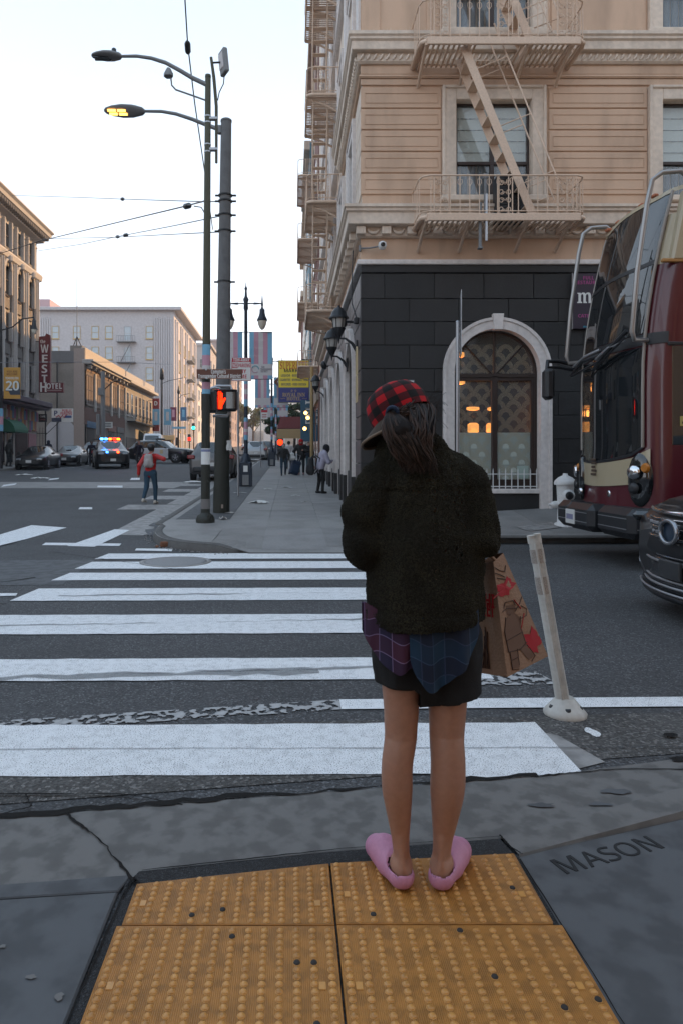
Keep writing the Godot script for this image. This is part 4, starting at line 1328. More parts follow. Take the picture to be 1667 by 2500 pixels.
func right_row() -> void:
	M.brick = mat(Color(0.2,0.09,0.07),0.85,0.0,"grime", 1.0)
	M.teal = mat(Color(0.12,0.22,0.27),0.7,0.0,"grime", 0.5)
	M.cream = mat(Color(0.5,0.43,0.35),0.8,0.0,"grime", 0.4)
	var X := WALL_X
	var specs := [
		["brick_building", 36.05,48.0,27.0,0.0,M.brick,"dark red brick building after the tan hotel along the right pavement", 6],
		["teal_building", 48.05,60.0,24.0,0.12,M.teal,"blue-grey building farther up the right side behind the fire escapes", 5],
		["cream_building", 60.05,78.0,24.0,0.0,M.cream,"cream shopfront building far up the right pavement", 3],
		["far_right_building", 78.05,100.0,21.0,-0.1,M.brick,"brick building at the far end of the right pavement", 2],
		["tree_side_building", 112.0,150.0,9.0,0.0,M.cream,"pale building beyond the trees on the right", 2],
	]
	for s in specs:
		var o := base(s[0])
		tag(o,s[6],"building")
		var x0: float = X-s[4]
		put("wall", Geo.new().span(Vector3(x0,road_y(s[1])-0.5,-s[1]),Vector3(24,s[3],-s[2])),o,s[5])
		put("cornice", Geo.new().span(Vector3(x0-0.4,s[3]-0.5,-s[1]-0.01),Vector3(24.1,s[3]+0.15,-s[2]+0.01),0.03),o,M.stone)
		put("fascia", Geo.new().span(Vector3(x0-0.12,road_y(s[1])+4.0,-s[1]-0.02),Vector3(x0+0.1,road_y(s[1])+4.8,-s[2]+0.02),0.02),o,M.dark_stone)
		var n := int((s[2]-s[1])/3.2)
		for k in n:
			var z: float = -lerpf(s[1],s[2],(k+0.5)/n)
			put("shopfront", Geo.new().span(Vector3(x0-0.02,road_y(-z)+0.3,z-1.2),Vector3(x0+0.1,road_y(-z)+3.6,z+1.2)),o,M.glass_dark)
			for f in s[7]:
				var y: float = road_y(s[1])+6.0+3.5*f
				if y+1.5 > s[3]: continue
				var w := Node3D.new()
				w.name = "window"
				o.add_child(w,true)
				put("frame", Geo.new().span(Vector3(x0-0.06,y-0.9,z-0.65),Vector3(x0+0.05,y+1.0,z+0.65),0.02),w,M.stone)
				put("pane", Geo.new().span(Vector3(x0-0.068,y-0.78,z-0.52),Vector3(x0-0.02,y+0.88,z+0.52)),w,M.glass_dark)
	for k in 4:
		fire_escape(["lowest landing of the far fire escape on the brick wall", "second landing of the far fire escape on the brick wall", "third landing of the far fire escape on the brick wall", "topmost landing of the far fire escape on the brick wall"][k],Transform3D(Basis(Vector3.UP,-PI/2),Vector3(X,6.6+3.4*k,-38.6)),4.4,1.1,99.0,M.iron_tan,"landings of the far fire escape", false)
	var p := base("awning", Vector3(X,road_y(58)+2.9,-58))
	tag(p,"dark red shop awning with a cream valance far along the right pavement", "awning")
	put("canopy", Geo.new().rings([[Vector3(-2.6,0,-2),Vector3(-2.6,0,0.0),Vector3(0,0,0.0),Vector3(0,0,-2)],[Vector3(-2.3,1.0,-2),Vector3(-2.3,1.0,-0.1),Vector3(0,1.0,-0.1),Vector3(0,1.0,-2)]],true,true,-1),p,mat(Color(0.2,0.05,0.05),0.8))
	put("valance", Geo.new().span(Vector3(-2.62,-0.85,0.01),Vector3(0,-0.05,0.03)),p,mat(Color(0.45,0.3,0.15),0.8))
	p = base("blade_sign", Vector3(X-0.4,5.0,-43))
	tag(p,"tall narrow blue shop sign hanging edge-on from the right wall", "sign")
	put("board", Geo.new().box(Vector3(0,-0.9,0),Vector3(0.9,2.6,0.12),0.02),p,mat(Color(0.03,0.1,0.16),0.6))
	words("DELI", 0.36,M.paper,p,Vector3(0.05,-0.4,0.065),1.5,Basis(Vector3(0,0,1),PI/2))
	p = base("diamond_sign", Vector3(X-2.02,6.9,-46))
	tag(p,"brown diamond-shaped sign sticking out behind the market sign", "sign")
	put("board", Geo.new().box(Vector3.ZERO,Vector3(0.85,0.85,0.2),0.02,Basis(Vector3(0,0,1),PI/4)),p,mat(Color(0.14,0.055,0.04),0.6))
	put("face", Geo.new().box(Vector3(0,0,0.06),Vector3(0.5,0.5,0.12),0.02,Basis(Vector3(0,0,1),PI/4)),p,M.paper)
	p = base("yellow_post", Vector3(1.15,walk_y(36),-36))
	tag(p,"tall thin ochre downpipe standing against the right wall", "pipe")
	put("pipe", Geo.new().cyl(Vector3.ZERO,Vector3(0,5.6,0),0.09,-1,8),p,mat(Color(0.4,0.27,0.12),0.7,0.0,"grime", 2.0))
	for q in [[0.9,4.3,39.0,"small warm lit bulb on the right wall, uppermost of three"],[1.0,3.95,38.0,"small amber lit bulb on the right wall, lowest of three"],[0.85,3.4,39.0,"small white lit bulb on the right wall beside the ochre pipe"]]:
		p = base("bulb_lamp", Vector3(q[0],q[1],-q[2]))
		tag(p,q[3],"lamp", "small lit bulbs along the right wall")
		put("bulb", Geo.new().lathe([Vector2(0.03,-0.1),Vector2(0.1,-0.03),Vector2(0.1,0.05),Vector2(0.03,0.11)],10),p,glow(Color(1.0,0.75,0.4),3.0))
		put("bracket", Geo.new().tube([Vector3(0,0.1,0),Vector3(0,0.25,0),Vector3(X-q[0],0.3,0)],0.02,5),p,M.black_iron)
	p = base("market_sign", Vector3(0.25,6.7,-44))
	tag(p,"yellow and blue double sign of the market and the hotel", "sign")
	var sw := 2.02
	put("case", Geo.new().box(Vector3(0,0,-0.12),Vector3(sw,2.72,0.3),0.03),p,M.grey_paint)
	put("yellow_face", Geo.new().box(Vector3(0,0.47,0.035),Vector3(sw-0.1,1.72,0.03),0.005),p,mat(Color(0.85,0.66,0.05),0.5))
	put("blue_face", Geo.new().box(Vector3(0,-0.88,0.035),Vector3(sw-0.1,0.9,0.03),0.005),p,mat(Color(0.04,0.045,0.2),0.5))
	words("SUPERETTE", 0.36,mat(Color(0.5,0.04,0.02),0.6),p,Vector3(0,1.02,0.055),1.78,Basis.from_scale(Vector3(1,1.35,1)),"Droid Serif")
	words("MARKET", 0.2,M.ink,p,Vector3(0,0.68,0.056),1.25)
	var nv := mat(Color(0.02,0.03,0.11),0.6)
	words("LIQUOR · BEER · WINE", 0.15,nv,p,Vector3(0,0.37,0.055),1.62)
	words("CIGARETTES · BEVERAGES · DELI", 0.15,nv,p,Vector3(0,0.09,0.055),1.78)
	words("GROCERIES · FRIED CHICKEN", 0.15,nv,p,Vector3(0,-0.2,0.055),1.6)
	var gd := mat(Color(0.5,0.36,0.16),0.5)
	words("ROYAL INN", 0.24,gd,p,Vector3(0,-0.87,0.055),1.45,Basis(),"Droid Serif")
	words("HOTEL", 0.2,gd,p,Vector3(0,-1.13,0.055),0.9,Basis(),"Droid Serif")
	var cr := Geo.new()
	for s in [-1.0,1.0]:
		cr.tube([Vector3(s*0.08,-0.68,0.055),Vector3(s*0.17,-0.62,0.055),Vector3(s*0.12,-0.55,0.055),Vector3(s*0.05,-0.6,0.055)],0.018,5)
		cr.tube([Vector3(s*0.55,-1.12,0.055),Vector3(s*0.65,-1.08,0.055),Vector3(s*0.75,-1.14,0.055),Vector3(s*0.85,-1.08,0.055)],0.014,5)
	put("crest", cr,p,gd)
	put("arm", Geo.new().span(Vector3(0.5,1.36,-0.1),Vector3(1.3,1.44,-0.02)).span(Vector3(0.5,-1.44,-0.1),Vector3(1.3,-1.36,-0.02)),p,M.black_iron)
func unseen_blocks() -> void:
	for q in [["near_corner_building", -3.0,34.0,6.0,26.0,15.0,"plain building on the near corner behind the viewer"],["left_corner_building", -48.0,-20.0,-39.8,-17.0,11.0,"plain building left of the crossing before the ornate one"],["near_left_building", -48.0,-20.0,1.0,24.0,9.0,"plain building on the near left corner across the side street"]]:
		var o := base(q[0])
		tag(o,q[6],"building")
		put("wall", Geo.new().span(Vector3(q[1],0.0,q[3]),Vector3(q[2],q[5],q[4])),o,M.bare_stone)
		for f in 3:
			for k in 7:
				var y := 5.5+3.6*f
				if q[1] > -10.0: put("window", Geo.new().span(Vector3(-1.0+5.0*k,y,q[3]-0.03),Vector3(0.6+5.0*k,y+2.0,q[3]+0.1)),o,M.glass_dark)
				else: put("window", Geo.new().span(Vector3(q[2]-0.1,y,q[3]+1.5+3.2*k),Vector3(q[2]+0.03,y+2.0,q[3]+3.0+3.2*k)),o,M.glass_dark)
func plain_window(o: Node3D,t: Transform3D,x: float,y0: float,w: float,h: float,frame: Material,pane: Material,bars := 1,deep := 0.12) -> void:
	var n := Node3D.new()
	n.name = "window"
	o.add_child(n,true)
	n.transform = t
	var g := Geo.new()
	var f := 0.07
	for q in [[x-w/2-f,y0-f,x-w/2,y0+h+f],[x+w/2,y0-f,x+w/2+f,y0+h+f],[x-w/2,y0+h,x+w/2,y0+h+f],[x-w/2,y0-f,x+w/2,y0]]:
		g.span(Vector3(q[0],q[1],-0.02),Vector3(q[2],q[3],deep))
	g.span(Vector3(x-w/2-f*1.6,y0-f-0.12,-0.02),Vector3(x+w/2+f*1.6,y0-f,deep+0.06))
	if bars > 0: g.span(Vector3(x-w/2,y0+h*0.5-0.03,0.02),Vector3(x+w/2,y0+h*0.5+0.03,0.055))
	if bars > 1: g.span(Vector3(x-0.03,y0,0.02),Vector3(x+0.03,y0+h,0.05))
	put("frame", g,n,frame)
	put("pane", Geo.new().span(Vector3(x-w/2,y0,0.0),Vector3(x+w/2,y0+h,0.02)),n,pane)
func build_left_side() -> void:
	var X := -20.0
	var west := Transform3D(Basis(Vector3.UP,PI/2),Vector3(X,0,0))
	M.old_stone = detail(mat(Color(0.32,0.3,0.28),0.85,0.0,"grime", 0.4),"stain", 0.15)
	M.old_trim = mat(Color(0.42,0.4,0.38),0.8,0.0,"grime", 0.5)
	M.grey_stucco = mat(Color(0.24,0.22,0.2),0.9,0.0,"speck", 1.0)
	var o := base("ornate_building")
	tag(o,"grey ornate five-storey building with deep bracketed cornice at the left edge", "building")
	put("wall", Geo.new().span(Vector3(-42,0.5,-40),Vector3(X,19.6,-54)),o,M.old_stone)
	var g := Geo.new()
	g.sweep([Vector2(-0.1,20.1),Vector2(1.0,20.0),Vector2(1.05,19.85),Vector2(0.9,19.7),Vector2(0.85,19.45),Vector2(0.5,19.35),Vector2(0.45,18.95),Vector2(0.1,18.8),Vector2(-0.1,18.7)],[[Vector3(X,0,-54),Vector3(1,0,-1)],[Vector3(X,0,-40),Vector3(1,0,0)]])
	g.fan([Vector3(X+0.2,19.2,-54.2),Vector3(X+1.0,20.0,-55),Vector3(X,20.0,-54)])
	put("cornice", g,o,M.old_trim)
	for k in 40:
		put("bracket", Geo.new().box(Vector3(X+0.6,19.2,-40.2-0.36*k),Vector3(0.55,0.32,0.17),0.04),o,M.grey_stucco)
	g = Geo.new().sweep([Vector2(-0.1,16.4),Vector2(0.3,16.35),Vector2(0.36,16.2),Vector2(0.3,15.85),Vector2(0.1,15.7),Vector2(-0.1,15.7)],[[Vector3(X,0,-54),Vector3(1,0,-1)],[Vector3(X,0,-40),Vector3(1,0,0)]])
	put("string_course", g,o,M.old_trim)
	put("string_course", Geo.new().span(Vector3(X-0.1,18.35,-40),Vector3(X+0.06,18.5,-54.05),0.02),o,M.old_trim)
	for k in 6:
		var d := 52.3-2.15*k
		for f in 4:
			var y: float = [6.9,10.1,13.4,16.5][f]
			plain_window(o,west,d,y,0.95,1.95,M.dark_frame,M.glass_dark,1,0.02)
			for s in [-1.0,1.0]:
				put("window_surround", Geo.new().box(Vector3(X+0.12,y+1.0,-d+s*0.62),Vector3(0.34,2.1,0.16),0.03),o,M.old_trim)
			g = Geo.new()
			if f == 2:
				g.tube([Vector3(X+0.2,y+1.7,-d-0.6),Vector3(X+0.22,y+2.2,-d-0.38),Vector3(X+0.24,y+2.36,-d),Vector3(X+0.22,y+2.2,-d+0.38),Vector3(X+0.2,y+1.7,-d+0.6)],0.13,6)
				g.box(Vector3(X+0.36,y+2.4,-d),Vector3(0.4,0.5,0.3),0.1)
				put("window_arch", g,o,M.old_trim)
			if f < 3:
				put("spandrel", Geo.new().box(Vector3(X+0.06,y+2.62+(0.3 if f == 2 else 0.0),-d),Vector3(0.1,0.75,1.1),0.02),o,M.grey_stucco)
	for k in 7:
		g = Geo.new()
		g.box(Vector3(X+0.18,11.0,-53.4+2.15*k),Vector3(0.3,9.4,0.34),0.05)
		g.cyl(Vector3(X+0.34,6.3,-53.4+2.15*k),Vector3(X+0.34,15.7,-53.4+2.15*k),0.1,-1,8)
		put("pilaster", g,o,M.old_trim)
	g = Geo.new().span(Vector3(X-0.1,5.6,-40),Vector3(X+0.9,5.8,-54.4),0.03).span(Vector3(X-0.1,5.8,-40),Vector3(X+1.1,6.2,-54.5),0.05)
	put("shop_cornice", g,o,mat(Color(0.09,0.07,0.09),0.7))
	var mural := [Color(0.3,0.12,0.1),Color(0.4,0.25,0.1),Color(0.1,0.2,0.3),Color(0.25,0.1,0.2),Color(0.15,0.2,0.12),Color(0.35,0.3,0.25)]
	for k in 28:
		var d := 44.0+0.36*k
		var hb := rng.randf_range(0.4,0.9)
		put("mural_panel", Geo.new().span(Vector3(X-0.05,4.7,-d),Vector3(X+0.07+rng.randf_range(0,0.02),4.7+hb,-d-0.34)),o,mat(mural[k % 6],0.8))
		put("mural_panel", Geo.new().span(Vector3(X-0.05,4.68-hb,-d),Vector3(X+0.07+rng.randf_range(0,0.02),4.68,-d-0.34)),o,mat(mural[(k*5+2) % 6],0.8))
	put("mural_panel", Geo.new().span(Vector3(X-0.05,1.5,-52.2),Vector3(X+0.08,3.7,-53.7)),o,mat(Color(0.3,0.16,0.18),0.8))
	put("doorway", Geo.new().span(Vector3(X-0.05,1.4,-49.8),Vector3(X+0.05,3.75,-52.0)),o,mat(Color(0.03,0.01,0.012),0.7))
	put("shopfront", Geo.new().span(Vector3(X-0.05,1.5,-43.5),Vector3(X+0.06,3.7,-49.4)),o,M.glass_dark)
	for k in 5: put("shopfront_post", Geo.new().span(Vector3(X,1.4,-43.6-1.4*k),Vector3(X+0.12,3.8,-43.75-1.4*k)),o,M.old_trim)
	o = base("green_awning", Vector3(X,4.35,-48.2))
	tag(o,"round-fronted dark green awning on the ornate building's shopfront", "awning")
	g = Geo.new()
	var rs := []
	for s in [0.0,2.4]:
		var r := [Vector3(0,-0.75,s-1.2)]
		for k in 8: r.append(Vector3(sin(PI/2*k/7.0)*-0.0+1.1*cos(PI/2*k/7.0),-0.75+0.95*sin(PI/2*k/7.0),s-1.2))
		rs.append(r)
	g.rings(rs,true,true,-1)
	put("canopy", g,o,mat(Color(0.02,0.1,0.06),0.8))
	var red := mat(Color(0.12,0.012,0.018),0.5)
	o = base("hotel_sign", Vector3(-18.6,0,-53.0))
	tag(o,"tall dark red L-shaped hotel sign with white letters on the ornate building", "sign")
	put("board", Geo.new().prism(PackedVector2Array([Vector2(-0.86,6.92),Vector2(1.02,6.92),Vector2(1.02,7.68),Vector2(0.0,7.68),Vector2(0.02,11.15),Vector2(-0.04,11.4),Vector2(-0.3,11.5),Vector2(-0.4,11.3),Vector2(-0.86,11.25)]),0.3,Transform3D(),0.02),o,red)
	var wl := mat(Color(0.62,0.6,0.56),0.6)
	var letters := ["W", "E", "S", "T"]
	for k in 4: words(letters[k],0.62,wl,o,Vector3(-0.42,10.3-0.78*k,0.005),0.62 if k == 0 else 0.44)
	words("the", 0.26,wl,o,Vector3(-0.56,10.87,0.005),0.4,Basis(),"Droid Serif")
	words("H", 0.74,wl,o,Vector3(-0.52,7.31,0.005),0.5)
	words("OTEL", 0.42,wl,o,Vector3(0.33,7.4,0.005),1.2)
	put("underline", Geo.new().box(Vector3(0.3,7.08,0.006),Vector3(1.2,0.1,0.01)),o,mat(Color(0.3,0.2,0.2),0.6))
	put("arm", Geo.new().tube([Vector3(-1.5,10.2,-0.15),Vector3(-1.2,10.9,-0.15),Vector3(-0.8,10.9,-0.15)],0.03,5),o,M.black_iron)
	o = base("cafe_sign", Vector3(-19.3,4.95,-53.4))
	tag(o,"small black square sign with pale lettering below the hotel sign", "sign")
	put("board", Geo.new().box(Vector3.ZERO,Vector3(0.66,0.62,0.1),0.01),o,M.black_plastic)
	words("CAFE", 0.15,wl,o,Vector3(0,0.12,0.055),0.42)
	words("OPEN", 0.13,mat(Color(0.3,0.1,0.1),0.6),o,Vector3(0,-0.12,0.055),0.42)
	o = base("two_storey_building")
	tag(o,"low two-storey building with stained bare side wall and long window bands", "building")
	M.bare_wall = detail(mat(Color(0.27,0.245,0.22),0.9,0.0,"grime", 0.5),"stain", 0.1)
	put("wall", Geo.new().span(Vector3(-44,1,-66.5),Vector3(X,12.0,-82.7)),o,M.bare_wall)
	put("street_wall", Geo.new().span(Vector3(X-0.3,1,-66.55),Vector3(X+0.02,12.0,-82.7)),o,mat(Color(0.16,0.13,0.115),0.9,0.0,"grime", 0.6))
	put("parapet", Geo.new().span(Vector3(-44,11.2,-66.44),Vector3(X-0.6,12.35,-67.2)),o,mat(Color(0.16,0.16,0.165),0.9,0.0,"grime", 0.6))
	put("corner_strip", Geo.new().span(Vector3(X-1.0,2,-66.42),Vector3(X+0.02,12.6,-67.0)),o,mat(Color(0.34,0.28,0.25),0.9,0.0,"grime", 0.6))
	put("wall_pipe", Geo.new().cyl(Vector3(-22.6,2,-66.36),Vector3(-22.6,11.2,-66.36),0.06,-1,6),o,M.black_iron)
	put("roof_box", Geo.new().span(Vector3(-21.6,12.3,-67.2),Vector3(-20.4,13.0,-68.6)),o,M.grey_stucco)
	put("painted_arch", Geo.new().prism(arch_poly(-22.3,4.2,1.55,1.9,16),0.02,at_z(-66.45)),o,mat(Color(0.5,0.5,0.52),0.85,0.0,"grime", 0.8))
	put("cornice", Geo.new().span(Vector3(X-0.2,11.1,-66.4),Vector3(X+0.7,11.35,-82.8),0.03).span(Vector3(X-0.2,11.35,-66.4),Vector3(X+0.9,11.55,-82.8),0.03),o,M.old_trim)
	put("parapet", Geo.new().span(Vector3(X-0.3,11.55,-66.5),Vector3(X+0.1,12.7,-82.7),0.03),o,mat(Color(0.45,0.4,0.34),0.9,0.0,"grime", 0.5))
	put("frieze", Geo.new().span(Vector3(X-0.1,10.5,-66.5),Vector3(X+0.05,11.1,-82.7)),o,mat(Color(0.22,0.16,0.13),0.9,0.0,"grime", 0.7))
	for k in 10: put("cornice_bracket", Geo.new().box(Vector3(X+0.3,10.9,-67.2-1.65*k),Vector3(0.5,0.36,0.2),0.03),o,M.old_trim)
	for k in 5:
		var d := 68.3+3.2*k
		for s in 3:
			plain_window(o,west,d+(s-1)*0.78,7.3,0.66,2.8,M.dark_frame,M.glass_dark if (s+k) % 2 else M.curtain,1,0.05)
		put("pier", Geo.new().box(Vector3(X+0.1,8.6,-d-1.55),Vector3(0.24,3.9,0.4),0.04),o,M.old_trim)
	put("brick_band", Geo.new().span(Vector3(X-0.1,5.2,-66.46),Vector3(X+0.06,6.9,-82.7)),o,mat(Color(0.14,0.075,0.06),0.9,0.0,"grime", 1.0))
	for k in 4:
		put("shop_opening", Geo.new().span(Vector3(X-0.1,2.0,-67.4-3.9*k),Vector3(X+0.05,4.9,-69.9-3.9*k)),o,mat([Color(0.03,0.025,0.025),Color(0.16,0.08,0.06),Color(0.03,0.03,0.035),Color(0.1,0.1,0.1)][k],0.7))
		put("shop_board", Geo.new().span(Vector3(X-0.1,4.95,-67.2-3.9*k),Vector3(X+0.12,5.6,-70.4-3.9*k),0.02),o,mat([Color(0.06,0.12,0.2),Color(0.1,0.05,0.04),Color(0.2,0.1,0.08),Color(0.12,0.12,0.12)][k],0.7))
	for q in [["white_shop_board", -18.9,5.35,-70.5,1.2,0.62,"white rectangular board with dark lettering on the two-storey building"],["square_shop_board", -19.0,3.85,-69.5,0.62,0.7,"small white square board below the white shop board"]]:
		var p := base(q[0],Vector3(q[1],q[2],q[3]))
		tag(p,q[6],"sign", "white boards on the two-storey building")
		put("board", Geo.new().box(Vector3.ZERO,Vector3(q[4],q[5],0.08),0.01),p,M.paper)
		for k in 3: put("print_line", Geo.new().box(Vector3(0,q[5]*(0.25-0.25*k),0.045),Vector3(q[4]*0.8,q[5]*0.1,0.01)),p,M.ink)
		put("arm", Geo.new().tube([Vector3(-q[4]/2,0,0),Vector3(-1.2,0,0)],0.03,5),p,M.black_iron)
	var p := base("neon_sign", Vector3(-19.0,3.4,-73.5))
	tag(p,"arched cream and red lit shop sign just above the police lights", "sign")
	put("board", Geo.new().prism(PackedVector2Array([Vector2(-0.9,-0.7),Vector2(0.9,-0.7),Vector2(0.9,0.5),Vector2(0.45,0.75),Vector2(0,0.85),Vector2(-0.45,0.75),Vector2(-0.9,0.5)]),0.2,Transform3D(),0.02),p,mat(Color(0.65,0.45,0.35),0.5))
	put("emblem", Geo.new().lathe([Vector2(0.45,0.0),Vector2(0.4,0.03),Vector2(0.2,0.03)],14,Vector3(0,0.05,0.005),Basis(Vector3.RIGHT,PI/2)),p,mat(Color(0.5,0.08,0.05),0.5))
	o = base("narrow_window_building")
	tag(o,"low cream building with narrow windows and iron balcony next to the white hotel", "building")
	put("wall", Geo.new().span(Vector3(-44,1,-82.75),Vector3(X,11.8,-100)),o,mat(Color(0.27,0.25,0.225),0.85,0.0,"grime", 0.5))
	put("cornice", Geo.new().span(Vector3(X-0.2,11.2,-82.76),Vector3(X+0.8,11.6,-100.1),0.04).span(Vector3(X-0.2,11.6,-82.76),Vector3(X+0.2,12.6,-100),0.03),o,M.old_trim)
	for k in 7: plain_window(o,west,84.2+2.3*k,7.4,0.95,2.7,M.old_trim,M.glass_dark,1,0.06)
	put("balcony", Geo.new().span(Vector3(X,6.5,-84),Vector3(X+1.1,6.62,-98)),o,M.black_iron)
	for k in 40: put("baluster", Geo.new().box(Vector3(X+1.08,7.0,-84-0.35*k),Vector3(0.03,0.8,0.03)),o,M.black_iron)
	put("balcony_rail", Geo.new().span(Vector3(X+1.05,7.4,-84),Vector3(X+1.11,7.45,-98)),o,M.black_iron)
	put("shop_shade", Geo.new().span(Vector3(X-0.1,2.2,-83.5),Vector3(X+0.05,4.6,-99)),o,M.black_plastic)
	for k in 2: put("shop_awning", Geo.new().prism(PackedVector2Array([Vector2(0,0),Vector2(1.5,0),Vector2(1.4,0.5),Vector2(0,1.5)]),3.6,Transform3D(Basis(),Vector3(X,4.3,-90.5-4.6*k))),o,mat([Color(0.03,0.045,0.04),Color(0.3,0.3,0.28)][k],0.8))
	white_hotel()
	p = base("parking_sign", Vector3(-19.95,0,-60))
	tag(p,"white public parking board with red and blue print on a thin post", "sign")
	put("post", Geo.new().cyl(Vector3(-1.5,1.6,0),Vector3(-1.5,6.3,0),0.07,-1,6),p,M.black_iron)
	put("arm", Geo.new().tube([Vector3(-1.5,6.2,0),Vector3(0.9,6.2,0)],0.03,5).tube([Vector3(-1.5,3.9,0),Vector3(-0.3,5.05,0)],0.03,5),p,M.black_iron)
	put("board", Geo.new().box(Vector3(0,5.62,0.05),Vector3(1.88,1.18,0.08),0.01),p,M.paper)
	put("blue_corner", Geo.new().box(Vector3(-0.5,5.22,0.1),Vector3(0.85,0.34,0.02)),p,mat(Color(0.04,0.05,0.09),0.6))
	put("blue_strip", Geo.new().box(Vector3(0.52,5.5,0.1),Vector3(0.6,0.2,0.02)),p,mat(Color(0.04,0.09,0.25),0.6))
	var rd := mat(Color(0.5,0.03,0.05),0.6)
	words("PUBLIC", 0.24,rd,p,Vector3(0.4,6.02,0.095),0.85)
	words("PARKING", 0.24,rd,p,Vector3(0.35,5.78,0.095),1.0)
	words("P", 0.44,mat(Color(0.03,0.05,0.15),0.6),p,Vector3(-0.58,5.8,0.095),0.3)
	put("scrawl", Geo.new().tube([Vector3(-0.55,5.45,0.11),Vector3(-0.3,5.62,0.11),Vector3(-0.15,5.4,0.11),Vector3(0.05,5.66,0.11),Vector3(0.15,5.42,0.11),Vector3(0.4,5.7,0.11)],0.045,5),p,rd)
	p = base("car_park_fence", Vector3(0,road_y(56)+0.15,-56.5))
	tag(p,"black iron picket fence across the car park opening", "fence")
	for y in [0.3,2.3]: put("rail", Geo.new().span(Vector3(-26,y,-0.03),Vector3(-20.1,y+0.06,0.03)),p,M.black_iron)
	for k in 24: put("picket", Geo.new().box(Vector3(-25.9+0.25*k,1.4,0.05),Vector3(0.03,2.8 if k % 4 else 3.2,0.03)),p,M.black_iron)
	p = base("red_board", Vector3(-21.2,road_y(56)+0.2,-56.2))
	tag(p,"low dark red painted board on the car park fence", "board")
	put("face", Geo.new().box(Vector3(0,0.55,0),Vector3(0.85,0.9,0.05),0.01),p,mat(Color(0.18,0.02,0.03),0.7))
func white_hotel() -> void:
	var o := base("white_hotel")
	tag(o,"large pale six-storey hotel with fluted corners, its street side in sunlight", "building")
	var wm := mat(Color(0.5,0.475,0.48),0.85,0.0,"grime", 0.2)
	var yellow := mat(Color(0.5,0.35,0.16),0.8)
	var pane := mat(Color(0.42,0.47,0.5),0.15)
	put("wall", Geo.new().span(Vector3(-43.2,2,-118),Vector3(-20,28.0,-146)),o,wm)
	put("roof_slab", Geo.new().span(Vector3(-44.0,27.7,-117.2),Vector3(-18.6,28.3,-147),0.08),o,wm)
	put("penthouse", Geo.new().span(Vector3(-30.5,28.3,-121),Vector3(-21.5,28.9,-140)),o,wm)
	var px := func(u: float) -> float: return (u-U0)*118.0/F
	var front := at_z(-118.0)
	for r in 6:
		var y := 1.45+(1130-826-50.5*r)*118.0/F
		if y < 4.0: continue
		for u in [136.5,188.5,233.5,267.0,366.0]:
			plain_window(o,front,px.call(u),y,1.1,2.05,yellow,pane,1,0.1)
		plain_window(o,front,px.call(312.5),y-0.3,1.1,2.3,wm,pane,1,0.1)
	for q in [[100,5],[379,8]]:
		for k in q[1]:
			var x: float = px.call(q[0]+5.6*k)
			var g := Geo.new()
			g.cyl(Vector3(x,3,-118),Vector3(x,26.2,-118),0.2,-1,8)
			g.lathe([Vector2(0.2,26.2),Vector2(0.02,26.7)],8,Vector3(x,0,-118))
			put("flute", g,o,wm)
	for k in 14:
		if k % 3 == 2: continue
		put("flute", Geo.new().cyl(Vector3(-20,3,-119.2-1.95*k),Vector3(-20,26.4,-119.2-1.95*k),0.32,-1,8),o,wm)
	var west := Transform3D(Basis(Vector3.UP,PI/2),Vector3(-20,0,0))
	for r in 6:
		for k in 4:
			plain_window(o,west,124.0+5.85*k,21.5-3.6*r,1.3,2.05,yellow,pane,1,0.1)
	for r in 3:
		var y := 22.2-3.55*r
		var x: float = px.call(311)
		put("balcony", Geo.new().span(Vector3(x-1.6,y,-118),Vector3(x+1.6,y+0.12,-116.9)),o,M.grey_paint)
		for k in 9: put("baluster", Geo.new().box(Vector3(x-1.6+0.4*k,y+0.5,-116.92),Vector3(0.04,1.0,0.04)),o,M.grey_paint)
		put("balcony_rail", Geo.new().span(Vector3(x-1.6,y+1.0,-116.95),Vector3(x+1.6,y+1.06,-116.88)),o,M.grey_paint)
		put("ladder", Geo.new().tube([Vector3(x+0.9,y,-117.2),Vector3(x-0.9,y-3.4,-117.2)],0.09,5),o,M.grey_paint)
	for r in 4:
		var y := 21.0-3.6*r
		put("balcony", Geo.new().span(Vector3(-20,y,-131),Vector3(-18.7,y+0.15,-136)),o,M.grey_paint)
		put("balcony_rail", Geo.new().span(Vector3(-18.75,y+0.95,-131),Vector3(-18.68,y+1.02,-136)),o,M.grey_paint)
		for k in 8: put("baluster", Geo.new().box(Vector3(-18.72,y+0.5,-131.1-0.69*k),Vector3(0.05,1.0,0.05)),o,M.grey_paint)
	put("shop_band", Geo.new().span(Vector3(-24.8,5.4,-117.9),Vector3(-19.8,6.2,-117.5),0.03),o,mat(Color(0.5,0.33,0.16),0.7))
	put("shopfront", Geo.new().span(Vector3(-24.6,3.3,-117.95),Vector3(-20.2,5.3,-117.8)),o,M.glass_dark)
	for k in 4: put("shop_post", Geo.new().box(Vector3(-24.4+1.35*k,4.3,-117.7),Vector3(0.2,2.2,0.2)),o,yellow)
	var p := base("far_blade_sign", Vector3(-18.8,8.2,-96))
	tag(p,"tall red and white lettered sign hanging before the white hotel", "sign")
	put("board", Geo.new().box(Vector3.ZERO,Vector3(0.95,4.6,0.2),0.02),p,mat(Color(0.24,0.03,0.03),0.6))
	for k in 3: words(["D", "I", "N"][k],0.6,M.paper,p,Vector3(0,1.6-1.1*k,0.11),0.45)
	put("arm", Geo.new().box(Vector3(-0.8,2.0,0),Vector3(0.7,0.06,0.06)),p,M.black_iron)
